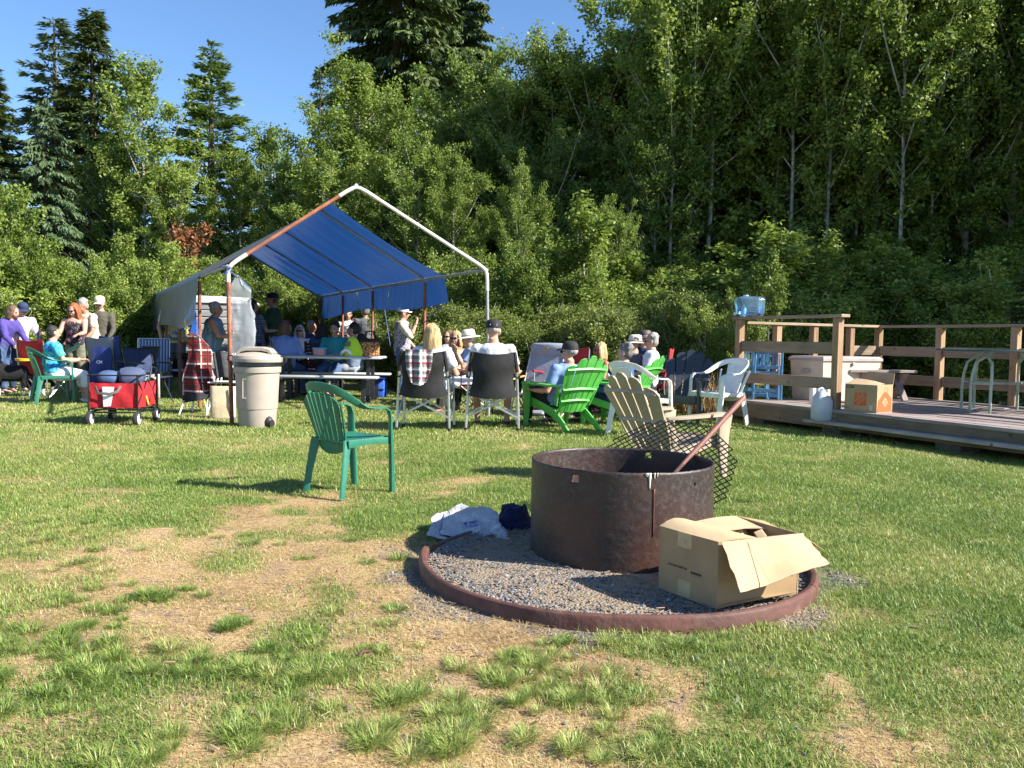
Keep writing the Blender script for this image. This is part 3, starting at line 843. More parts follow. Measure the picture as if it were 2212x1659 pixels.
# wall of trees behind
gp = random.Random(12)
for i in range(46):
    px = -260 + i * 60 + gp.uniform(-25, 25)
    if px < 640 or 1330 < px < 1450: Y = gp.uniform(33, 38); h = gp.uniform(4.2, 5.8) if px < 640 else 7
    elif px < 1000: Y = gp.uniform(27, 31); h = gp.uniform(5, 7)
    else: Y = gp.uniform(27, 33); h = gp.uniform(8.5, 10.5) if px < 1330 else gp.uniform(11, 14.5)
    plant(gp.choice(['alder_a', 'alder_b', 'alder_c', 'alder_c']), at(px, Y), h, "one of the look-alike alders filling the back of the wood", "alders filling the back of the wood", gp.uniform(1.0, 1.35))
for i in range(22):
    px = 1380 + i * 42 + gp.uniform(-15, 15); Y = gp.uniform(15.8, 19.5)
    plant('sapling', at(px, Y), gp.uniform(2.2, 3.6), "one of the look-alike shaded saplings under the right hand trees", "shaded saplings under the right hand trees", gp.uniform(1.1, 1.8))
for i in range(16):
    px = 1370 + i * 56 + gp.uniform(-20, 20); Y = gp.uniform(20, 24)
    plant('thin', at(px, Y), gp.uniform(9, 13), "one of the look-alike slim pale trunked alders in the right hand wood", "slim pale trunked alders in the right hand wood", gp.uniform(.7, 1.0))
for i in range(20):
    px = 1640 + i * 31 + gp.uniform(-10, 10); Y = gp.uniform(14.6, 17.5)
    plant(gp.choice(['bush_tall', 'sapling', 'bush_tall']), at(px, Y), gp.uniform(1.5, 2.8), "one of the look-alike shaded bushes behind the deck railing", "shaded bushes behind the deck railing", gp.uniform(1.0, 1.5))
# trees beyond the right edge, whose shade falls on the wood behind the deck
for (x, y, h, k) in [(14.5, 12.3, 9.5, 'alder_a'), (16, 14.6, 10.5, 'alder_b'), (15.2, 16.8, 10.5, 'alder_a'), (19, 16, 12.5, 'alder_c'), (18, 20, 12, 'alder_a'), (22, 19, 14, 'alder_b'), (25, 21, 15, 'alder_a')]:
    plant(k, (x, y, 0), h, "one of the tall alders just beyond the right edge of the photo", "tall alders beyond the right edge", 1.25)

# low shrubs at the foot of the wood
for i in range(30):
    px = 850 + i * 27 + gp.uniform(-10, 10); Y = 15.8 + gp.uniform(-.3, 1.2) - max(0, (px - 1250)) * .0018 + max(0, 960 - px) * .012
    plant(gp.choice(['shrub_a', 'shrub_b']), at(px, Y), gp.uniform(1.25, 1.75) + (0.35 if 1480 < px < 1560 else 0), "one of the look-alike willow shrubs behind the seated circle", "willow shrubs behind the seated circle", gp.uniform(.85, 1.15))
for (px, py, Y, k, wd, lab) in [
 (-30, 390, 18, 'bush_big', .8, "big bright leafy bush at the left edge"), (70, 520, 18, 'bush_big', .9, "bright bush behind the woman in the navy cap"),
 (170, 560, 18.3, 'bush_big', .9, "bright bush behind the auburn haired woman"), (270, 590, 18, 'bush_big', .9, "bright bush behind the man in the cream cap"),
 (330, 520, 20, 'bush_big', .8, "bush behind the hanging side of the tarp"), (30, 590, 17.2, 'bush_tall', 1.2, "low bush behind the woman in purple"),
 (240, 640, 17.5, 'bush_tall', 1.0, "low bush left of the small trailer"), (290, 680, 18.5, 'shrub_a', 1.3, "low leafy shrub touching the small trailer"),
 (430, 560, 22, 'bush_big', .9, "bush behind the small trailer"), (560, 580, 22, 'bush_big', .9, "bush seen behind the plastic bag"),
 (650, 590, 21, 'bush_big', .8, "shaded bush seen under the tarp"), (740, 600, 21, 'bush_big', .8, "shaded bush behind the teal shirt woman"),
 (840, 560, 20, 'bush_big', .8, "bush behind the rusty middle post"), (960, 560, 19.5, 'bush_big', .8, "bush behind the front right post"),
 (1060, 540, 19, 'bush_big', .85, "leafy bush behind the man in the black cap"), (1160, 570, 18.5, 'bush_big', .8, "leafy bush behind the grey reclining chair"),
 (1260, 560, 18.5, 'bush_big', .8, "leafy bush behind the green chairs"), (1360, 590, 18, 'bush_tall', 1.2, "leafy bush behind the brown hat"),
 (1530, 650, 14.5, 'bush_tall', .8, "pointed leafy bush left of the deck corner post"), (1610, 640, 13.4, 'bush_tall', .6, "leafy bush seen through the deck railing"),
 (1460, 600, 17.5, 'bush_tall', 1.2, "bush between the circle and the deck")]:
    plant(k, at(px, Y), top_h(px, py, Y), lab, wide=wd)
# rust brown dead bough left of the shelter
wm_, cm_ = leafy("dead_bough", 61, 1.6, .8, .1, 'oval', 1800, .09, LF['rust'], 20, clump=.08, trunk_r=.03)
root = empty("dead_sapling", at(402, 22.3), 0, "small rust brown dead tree among the alders at left", "dead tree"); root.location.z = 2.5; root.scale = (.8, .8, .9)
link_mesh("trunk", wm_, root); link_mesh("crown", cm_, root)
# tall pale weeds at the deck corner
def weeds(name, seed, n, rad, h, mat):
    o = tuft(name, n, rad, h, .012, .35, mat, seed); return o
for (px, Y, h, lab) in [(1510, 12.6, .75, "dry reedy weeds behind the white armchair"), (1630, 11.9, .55, "green weeds behind the blue folded chairs"), (1700, 12.4, .5, "green weeds left of the deck box"), (1470, 13.4, .7, "dry weeds behind the dark grey chair")]:
    o = weeds("weed_clump", int(px), 420, .35, h, ST if 'dry' in lab else GR); C.objects.link(o)
    o.name = "weed_clump"; o.location = at(px, Y); tag(o, lab, "weeds")
# ------------------------------------------------------------------ fire pit
def steel_mat():
    t = NT("rusted_steel"); v = t.coord("Object")
    n1 = t.noise(v, 3.2, 8, .65); n2 = t.noise(v, 40, 4, .7)
    c = t.ramp(n1, [(.30, (.022, .015, .014)), (.5, (.040, .027, .024)), (.68, (.066, .034, .025))])
    c = t.mix(t.ramp(n2, [(.50, 0.), (.74, .5)]), c, (.12, .095, .09))
    sz = t.n("ShaderNodeSeparateXYZ"); t.l(v, sz.inputs[0])
    c = t.mix(t.math('MULTIPLY', t.ramp(sz.outputs[2], [(.0, 1.), (.42, 0.)]), t.ramp(n1, [(.40, 0.), (.55, .8)])), c, (.075, .030, .020))
    b = t.bsdf(c, t.ramp(n2, [(.3, .38), (.7, .62)]), .25, .55)
    pits = t.n("ShaderNodeTexVoronoi"); t.l(v, pits.inputs["Vector"]); pits.inputs["Scale"].default_value = 95
    h = t.math('ADD', t.math('MULTIPLY', t.ramp(pits.outputs["Distance"], [(.08, 0.), (.3, 1.)]), t.ramp(t.noise(v, 9, 4), [(.5, 0.), (.62, .8)])), n2)
    t.bump(b, h, .32, .004)
    return t.done(b.outputs[0])
STEEL = steel_mat()
CURBM = M("painted_brown_edging", (.105, .045, .034), .62, var=.22, scale=4, bump=.35, bscale=30, dirt=((.19, .11, .085), .6), spec=.35)
def ang_on_ring(px, py, far=False):
    d = ray(px, py); o = CAMP - RC
    a = d.x ** 2 + d.y ** 2; b = 2 * (o.x * d.x + o.y * d.y); c = o.x ** 2 + o.y ** 2 - RING_R ** 2
    q = math.sqrt(max(0, b * b - 4 * a * c)); t = (-b + q) / (2 * a) if far else (-b - q) / (2 * a)
    p = CAMP + d * t - RC
    return math.atan2(p.y, p.x), p.z
fr = empty("fire_ring", RC, 0, "large rusty brown steel fire ring standing on the gravel", "fire ring")
NU, NV = 240, 40
holes = []
for (px, py, far) in ((1243, 1033, False), (1403, 983, True)):
    a, z = ang_on_ring(px, py, far); holes.append((int((a % (2 * PI)) / (2 * PI) * NU), int(min(.46, max(.40, z)) / RING_H * NV)))
def skip(i, j):
    for (hi, hj) in holes:
        di, dj = (i - hi + NU // 2) % NU - NU // 2, j - hj
        if -1 <= di <= 1 and -1 <= dj <= 1: return True
    return False
b = MB(); vs = []; fs = []
gg = random.Random(4)
for j in range(NV + 1):
    for i in range(NU):
        a = 2 * PI * i / NU; rr = RING_R + .0012 * math.sin(a * 3 + 1) + .0008 * math.sin(7 * a)
        hz = RING_H * j / NV + (gg.uniform(-.0012, .0012) if j == NV else 0)
        vs.append((rr * math.cos(a), rr * math.sin(a), hz))
for j in range(NV):
    for i in range(NU):
        if not skip(i, j): fs.append((j * NU + i, j * NU + (i + 1) % NU, (j + 1) * NU + (i + 1) % NU, (j + 1) * NU + i))
b.add(vs, fs)
o = b.build("wall", STEEL, fr, recalc=False, angle=40)
md = o.modifiers.new("plate", 'SOLIDIFY'); md.thickness = .011; md.offset = -1
b = MB(); b.lathe([(.001, .002), (.001, .035), (.30, .05), (.44, .03), (.44, .002)], n=40)
b.build("ash_bed", M("ash", (.10, .095, .09), .95, var=.3, scale=9, bump=.8, bscale=40), fr)
def on_wall(a, z, off=.002): return Vector(((RING_R + off) * math.cos(a), (RING_R + off) * math.sin(a), z))
DRIP = M("white_melted_drip", (.62, .60, .50), .5, var=.2, scale=30)
def drip(px, y0, y1, w, mat, name, lab=None, jag=.3):
    a, _ = ang_on_ring(px, 1060); a1 = a; z0 = RING_H + (1024 - y0) / 400 * 1.0; z1 = RING_H + (1024 - y1) / 400
    z0 = min(z0, RING_H + .0015); b = MB(); g = random.Random(px); k = 9; L = []; Rr = []
    for i in range(k):
        t = i / (k - 1); z = z0 + (z1 - z0) * t; ww = w * (1 - t * .75) * g.uniform(1 - jag, 1 + jag)
        L.append(on_wall(a1 - ww, z, .0022 + .002 * (1 - t))); Rr.append(on_wall(a1 + ww, z, .0022 + .002 * (1 - t)))
    b.add(L + Rr, [(i, i + 1, k + i + 1, k + i) for i in range(k - 1)])
    o = b.build(name, mat, fr, recalc=False); md = o.modifiers.new("t", 'SOLIDIFY'); md.thickness = .0025; md.offset = 0
    if lab: o["label"] = lab
drip(1403, 1016, 1053, .016, DRIP, "drip", "longest white drip on the rim")
drip(1397, 1016, 1030, .030, DRIP, "drip")
drip(1413, 1016, 1034, .010, DRIP, "drip")
drip(1419, 1016, 1031, .008, DRIP, "drip")
drip(1413, 1052, 1140, .007, M("rust_streak", (.16, .045, .025), .7, var=.3, scale=20), "rust_streak", jag=.5)
drip(1501, 1045, 1052, .008, M("dark_spot", (.02, .012, .01), .6), "bolt_hole", jag=.1)

# border of the pit: brown edging in curved pieces
cb = empty("pit_border", CURB_C, 0, "round border of brown painted curved edging around the fire pit", "border")
def arc_piece(a0, a1, name, h=.10, dz=0.0, dr=0.0):
    b = MB(); k = max(6, int((a1 - a0) / .06)); vs = []; fs = []
    prof = [(-.019, 0), (-.019, h - .014), (-.013, h - .004), (-.004, h), (.006, h), (.014, h - .005), (.019, h - .015), (.019, 0)]
    for i in range(k + 1):
        a = a0 + (a1 - a0) * i / k
        for (x, z) in prof:
            r = CURB_R + x + dr + .003 * math.sin(a * 9)
            vs.append((r * math.cos(a), r * math.sin(a), z - .036 + dz + .004 * math.sin(a * 4 + 1)))
    m = len(prof)
    for i in range(k):
        for j in range(m): fs.append((i * m + j, i * m + (j + 1) % m, (i + 1) * m + (j + 1) % m, (i + 1) * m + j))
    fs.append(tuple(range(m))); fs.append(tuple(k * m + j for j in range(m))[::-1])
    b.add(vs, fs); return b.build(name, CURBM, cb, angle=30)
aL = math.atan2(G(934, 1209).y - CURB_C.y, G(934, 1209).x - CURB_C.x)
aL = aL if aL < 0 else aL - 2 * PI
arc_piece(aL, -.52, "border_piece", .10)
arc_piece(-.514, .95, "border_piece", .10); arc_piece(.956, 2.2, "border_piece", .098)
arc_piece(2.206, aL + 2 * PI - .17, "border_piece", .085, -.012)

# expanded metal grate leaning on the ring and the tan chair
gc = Vector((.88, 4.945, .312)); ga, ge, grad = -2.085, .882, .447
nrm = Vector((math.cos(ge) * math.cos(ga), math.cos(ge) * math.sin(ga), math.sin(ge)))
ax = nrm.cross(Vector((0, 0, 1))).normalized(); ay = nrm.cross(ax)
gm = Matrix((ax, ay, nrm)).transposed().to_4x4()
gt = empty("grill_grate", (gc.x, gc.y, 0), 0, "round black expanded metal grate leaning behind the fire ring", "grate")
b = MB(); DX, DY = .047, .0225; k = int(grad / DX) + 2; kk = int(grad / DY) + 2
def inside(p): return p[0] ** 2 + p[1] ** 2 < grad ** 2
for i in range(-k, k + 1):
    for j in range(-kk, kk + 1):
        cx, cy = i * DX + (DX / 2 if j % 2 else 0), j * DY
        for (ex, ey) in ((DX / 2, DY), (-DX / 2, DY)):
            p, q = (cx, cy), (cx + ex, cy + ey)
            if inside(p) and inside(q): b.bar((p[0], p[1], 0), (q[0], q[1], 0), .0055, .0045, (0, 0, 1))
BLK = M("blackened_iron", (.018, .016, .015), .55, .4, var=.3, scale=30)
o = b.build("mesh_panel", BLK, gt, smooth=False, recalc=False)
o.matrix_local = Matrix.Translation((0, 0, gc.z)) @ gm
b = MB()
top = P(1530, 905, 5.17) - Vector((gc.x, gc.y, 0))
for q in range(3):
    g = random.Random(q); b.tube([top + Vector((g.uniform(-.02, .02), 0, -.03)), top + Vector((g.uniform(-.03, .03), -.02, .03)), top + Vector((g.uniform(-.03, .03), -.01, -.06))], .0025, 5)
b.build("wire_tie", M("rusty_wire", (.10, .05, .035), .7), gt)

# poker
K = on_wall(ang_on_ring(1500, 977, True)[0], RING_H + .018, 0) + RC
T = P(1608, 857, K.y + .22); Bp = K + (K - T) * 1.45
pk = empty("poker", (Bp.x, Bp.y, 0), 0, "reddish wooden pole with a charred tip leaning in the fire ring", "pole")
off = Vector((Bp.x, Bp.y, 0)); b = MB()
pts = [Bp + (T - Bp) * t - off for t in (0, .02, .25, .5, .98, 1.0)]
b.tube([Bp + (T - Bp) * t - off for t in (.50, .6, .8, .985, .996, 1.0)], [.0105, .0135, .0145, .015, .013, .008], 14)
b.build("shaft", M("red_brown_pole", (.22, .085, .062), .6, var=.2, scale=9, dirt=((.32, .17, .13), .5)), pk)
b = MB(); b.tube([Bp + (T - Bp) * t - off for t in (0, .1, .3, .501)], [.0035, .0055, .0085, .0105], 12)
b.build("charred_tip", M("charred_wood", (.10, .05, .035), .8, var=.4, scale=14), pk)

# ------------------------------------------------------------------ cardboard box of kindling
def card_mat(name, c):
    t = NT(name); v = t.coord("Object")
    wv = t.n("ShaderNodeTexWave"); t.l(v, wv.inputs[0]); wv.inputs["Scale"].default_value = 90; wv.inputs["Distortion"].default_value = .3
    n = t.noise(v, 6, 5); cc = t.ramp(n, [(.3, tuple(x * .82 for x in c)), (.7, tuple(min(1, x * 1.08) for x in c))])
    b = t.bsdf(cc, .85, 0, .2); t.bump(b, n, .15, .01); return t.done(b.outputs[0])
CARD = card_mat("brown_cardboard", (.40, .27, .145)); CARDI = card_mat("pale_cardboard", (.54, .39, .23))
KZ = .032
A, B, Cq = G(1422, 1270, KZ), G(1548, 1316, KZ), G(1723, 1283, KZ + .03)
BH = .268; D = A + (Cq - B)
kb = empty("kindling_box", (B.x, B.y, KZ), 0, "open brown cardboard box of kindling resting on the pit border", "cardboard box")
kz = Vector((B.x, B.y, KZ)); A, B, Cq, D = A - kz, B - kz, Cq - kz, D - kz; UP = Vector((0, 0, BH))
Ct, Dt, At, Bt = Cq + UP * .93, D + UP * .97, A + UP, B + UP
def sheet(pts, mat, name, parent, th=.004, bend=None, nu=8, nv=8, label=None, rough=0.0, seed=0):
    """bilinear sheet over four corners p00 p10 p11 p01, bend(u, v) -> offset along the normal"""
    p00, p10, p11, p01 = map(Vector, pts); n = (p10 - p00).cross(p01 - p00).normalized(); g = random.Random(seed)
    def fn(u, v):
        p = (p00 * (1 - u) + p10 * u) * (1 - v) + (p01 * (1 - u) + p11 * u) * v
        q = bend(u, v) if bend else 0
        jit = Vector((g.uniform(-1, 1), g.uniform(-1, 1), 0)) * rough if (v > .98 or u < .02 or u > .98) else Vector()
        return p + n * q + jit
    b = MB(); b.grid(fn, nu, nv); o = b.build(name, mat, parent, recalc=False, angle=50, solid=th)
    if label: o["label"] = label
    return o
sheet((A, B, Bt, At), CARD, "side_panel", kb, bend=lambda u, v: .004 * math.sin(3 * u))
sheet((B, Cq, Ct, Bt), CARD, "side_panel", kb, bend=lambda u, v: -.012 * math.sin(PI * u) * (1 - v))
sheet((Cq, D, Dt, Ct), CARD, "side_panel", kb); sheet((D, A, At, Dt), CARD, "side_panel", kb)
b = MB(); b.add([A + UP * .03, B + UP * .03, Cq + UP * .03, D + UP * .03], [(0, 1, 2, 3)]); b.build("bottom_panel", CARD, kb, solid=.004)
cen = (At + Bt + Ct + Dt) / 4
inn = ((Ct + Dt) / 2 - (At + Bt) / 2)
sheet((At, Bt, Bt + inn * .50 + Vector((0, 0, -.006)), At + inn * .36 + Vector((0, 0, .012))), CARDI, "flap", kb, bend=lambda u, v: .020 * math.sin(PI * v) * (1 - u * .6), rough=.003, seed=3)
out = (Bt - At).normalized()
p1, p2 = P(1600, 1281, 3.15) - kz, P(1790, 1219, 3.27) - kz
sheet((Bt + out * .012, Ct + out * .012, p2, p1), CARDI, "flap", kb, bend=lambda u, v: .014 * math.sin(2 * PI * u) * v, rough=.004, seed=5, nu=14, label="large pale flap bent outwards over the border")
b = MB()
for uu in (.30, .52, .58):
    pA = (Bt + out * .012) * (1 - uu) + (Ct + out * .012) * uu; pB = p1 * (1 - uu) + p2 * uu; nn = (Ct - Bt).cross(p1 - Bt).normalized()
    if nn.z < 0: nn = -nn
    bb = .014 * math.sin(2 * PI * uu)
    b.bar(pA + nn * .003, pB + nn * (.004 + bb * .9), .0022, .0012, nn)
b.build("crease", M("cardboard_crease", (.40, .27, .14), .9), kb)
far = (Dt - At).normalized()
sheet((Dt, At, At - (At - Bt) * .36 + Vector((0, 0, -.012)), Dt - (Dt - Ct) * .50 + Vector((0, 0, -.016))), CARDI, "flap", kb, bend=lambda u, v: .006 * math.sin(6 * u), rough=.006, seed=6)
p3, p4 = P(1652, 1120, Dt.y + kz.y + .1) - kz, P(1779, 1181, Ct.y + kz.y + .02) - kz
sheet((Dt, Ct, p4, p3), CARD, "flap", kb, bend=lambda u, v: -.01 * v, rough=.003, seed=7)
TAPE = M("packing_tape", (.50, .37, .20), .35, var=.1, scale=20)
def on_face(u, v): return A * (1 - u) * 1 + B * u + UP * v
fn_ = (B - A).cross(UP).normalized()
if fn_.y > 0: fn_ = -fn_
for (u0, u1, v0, v1) in ((.34, .58, .77, 1.0), (.36, .58, .02, .27)):
    q = [on_face(u0, v0) + fn_ * .005, on_face(u1, v0) + fn_ * .005, on_face(u1, v1) + fn_ * .005, on_face(u0, v1) + fn_ * .005]
    sheet(q, TAPE, "tape", kb, th=.0012, bend=lambda u, v: .002 * math.sin(3 * u), nu=3, nv=3)
INK = plain("black_ink", (.03, .028, .025), .8)
def text_on(txt, origin, xdir, zdir, size, mat, parent, name="lettering", font_off=0.0, align='LEFT', ext=.0004, shear=0.0, weight=0.0):
    cu = bpy.data.curves.new(name, 'FONT'); cu.body = txt; cu.size = size; cu.extrude = ext; cu.align_x = align
    cu.resolution_u = 2; cu.shear = shear; cu.offset = weight
    tmp = bpy.data.objects.new(name, cu); C.objects.link(tmp)
    me = bpy.data.meshes.new_from_object(tmp); C.objects.unlink(tmp); bpy.data.objects.remove(tmp)
    x = Vector(xdir).normalized(); z = Vector(zdir).normalized(); n = x.cross(z)
    m = Matrix((x, z, n)).transposed().to_4x4(); m.translation = Vector(origin)
    me.transform(m); me.materials.clear(); me.materials.append(mat)
    me.name = name; return link_mesh(name, me, parent)
xd = (B - A).normalized(); zd = UP.normalized()
text_on("Connect with us", on_face(.17, .44) + fn_ * .0062, xd, zd + xd * 0,   .0165, INK, kb, shear=.4)
b = MB()
for i in range(4):
    c = on_face(.60 + .038 * i * 1.15, .425 + 0 * i) + fn_ * .006; rot = Matrix((xd, zd, fn_)).transposed().to_4x4()
    b.lathe([(.0035, 0), (.0060, 0), (.0060, .0006), (.0035, .0006)], (0, 0, 0), 12, closed=True)
    nv = 4 * 12; b.v[-nv:] = [tuple(c + rot.to_3x3() @ Vector(v)) for v in b.v[-nv:]]
    b.box(c, (.002, .004, .0012), rot)
b.build("printed_icons", INK, kb, recalc=False)
text_on("- - - - - - -", on_face(.60, .372) + fn_ * .0062, xd, zd, .009, INK, kb)
g = random.Random(8)
WOODP = [M("split_kindling", (.62, .46, .26), .75, var=.18, scale=14), M("kindling_offcut", (.50, .30, .15), .8, var=.2, scale=14)]
for i in range(22):
    c = cen + Vector((g.uniform(-.11, .16), g.uniform(-.10, .12), -g.uniform(.045, .11)))
    L_, w_, h_ = g.uniform(.07, .16), g.uniform(.025, .05), g.uniform(.012, .03)
    o = MB().box((0, 0, 0), (L_, w_, h_), None, .002).build("kindling_block", WOODP[i % 4 == 0])
    o.location = kz + c; o.rotation_euler = (g.uniform(-.7, .7), g.uniform(-.6, .6), g.uniform(0, 3.1))
    tag(o, "one of the pale split wood pieces heaped in the open cardboard box", "wood block", "wood pieces in the cardboard box")

# ------------------------------------------------------------------ empty charcoal bags
def paper(name, c, c2=None):
    t = NT(name); v = t.coord("Object"); vo = t.n("ShaderNodeTexVoronoi"); t.l(v, vo.inputs["Vector"]); vo.inputs["Scale"].default_value = 14; vo.feature = 'DISTANCE_TO_EDGE'
    base = t.mix(t.ramp(t.noise(v, 9, 4), [(.60, 0.), (.66, 1.)]), c, c2 or c)
    b = t.bsdf(base, .7, 0, .3); t.bump(b, t.noise(v, 9, 7, .62, 1.6), 1.0, .07); return t.done(b.outputs[0])
WP = paper("white_bag_paper", (.56, .57, .60), (.40, .40, .42)); BP = paper("blue_bag_paper", (.010, .016, .07), (.10, .07, .04))
bagp = G(1022, 1152)
bg_ = empty("paper_bag", bagp, R(-8), "torn empty white paper charcoal bag crumpled at the pit edge", "paper bag")
def crumple(u, v, s): return (fbm(np.array([u * 4 + s]), np.array([v * 4]), int(s), 3).item() - .5)
def bag_fn(u, v):
    e = abs(u - .45) * 2
    x = (u - .5) * (.27 + .09 * v) + .07 * v * v - .02; k = crumple(u, v, 3)
    y = .06 - .24 * v + .03 * u; z = .022 + .120 * (1 - v) ** 2.0 * (1 - .25 * e) + .055 * e ** 2 * v * (1.1 - v) + .012 * math.sin(9 * u + 2) * v
    return (x + k * .03, y + k * .05, max(.004, z + k * .05 + .012 * crumple(u * 3, v * 3, 8)))
b = MB(); b.grid(bag_fn, 34, 28); b.build("bag_front", WP, bg_, recalc=False, angle=70, solid=.002)
def bag_fn2(u, v):
    x, y, z = bag_fn(u, v); k = crumple(u, v, 9) * .04
    return (x * 1.18 - .03 + k, y - .012 - .045 * v, max(.004, z * .72 - .012 + k * .4 + .03 * (abs(u - .5) * 2) ** 2))
b = MB(); b.grid(bag_fn2, 24, 20); b.build("bag_back", WP, bg_, recalc=False, angle=70, solid=.002)
BINK = plain("blue_print", (.08, .11, .30), .7)
b = MB()
for i in range(8):
    v = .34 + i * .030
    for (u0, u1) in ((.36, .62),) if i in (0, 7) else ((.36, .37), (.39, .44), (.46, .60), (.612, .62)):
        q0, q1 = Vector(bag_fn(u0, v)), Vector(bag_fn(u1, v)); up = Vector((0, -.6, .8)) * .003
        b.bar(q0 + up, q1 + up, .0028 if i in (0, 7) else .004, .001, (0, -.6, .8))
b.build("printed_panel", BINK, bg_, recalc=False)
bl = empty("charcoal_bag", G(1112, 1150), R(10), "dark blue charcoal bag slumped against the left of the fire ring", "bag")
def bf(u, v):
    a = u * 2 * PI; r = .11 * (1 - .45 * v) * (1 + .35 * crumple(u if u < 1 else 0, v, 5))
    return (r * math.cos(a) * 1.1, r * math.sin(a) * .9 + .03, .01 + .13 * v + .012 * math.sin(5 * a) * v)
b = MB(); b.grid(bf, 26, 12); b.build("bag_body", BP, bl, recalc=False, angle=60, solid=.002)
b = MB(); b.add([bf(i / 26, 1) for i in range(26)], [tuple(range(26))]); b.build("bag_top", BP, bl, recalc=False)
tw = random.Random(3)
for (px, py, L_, a, lab) in ((775, 1423, .06, 1.0, "short dark brown twig lying in the dry grass at left"), (1210, 1345, .16, .1, "thin twig lying on the gravel in front of the border"), (1335, 1345, .10, -.2, "flat pale bark strip at the foot of the border"),
                             (430, 1438, .05, 2.1, "small dark cone like stick in the bleached grass"), (1655, 940, .22, .05, "pale straw stick lying on the lawn before the deck")):
    p = G(px, py); o = MB().tube([(0, 0, .008), (L_ * .5, .01, .014), (L_, 0, .008)], [.004, .006, .003], 6).build("stick", M("twig_bark" if 'pale' not in lab else "pale_stick", (.10, .05, .03) if 'pale' not in lab else (.5, .4, .22), .9))
    o.location = p; o.rotation_euler.z = a; tag(o, lab, "stick")
# ------------------------------------------------------------------ chairs
def plastic(name, c, rough=.42, **kw): return M(name, c, rough, var=.07, scale=5, bump=.08, bscale=120, dirt=(tuple(x * .72 for x in c), .35), **kw)
def ribbon_sides(pts, up_until, side_a, side_b):
    return [side_a if i < up_until else side_b for i in range(len(pts))]

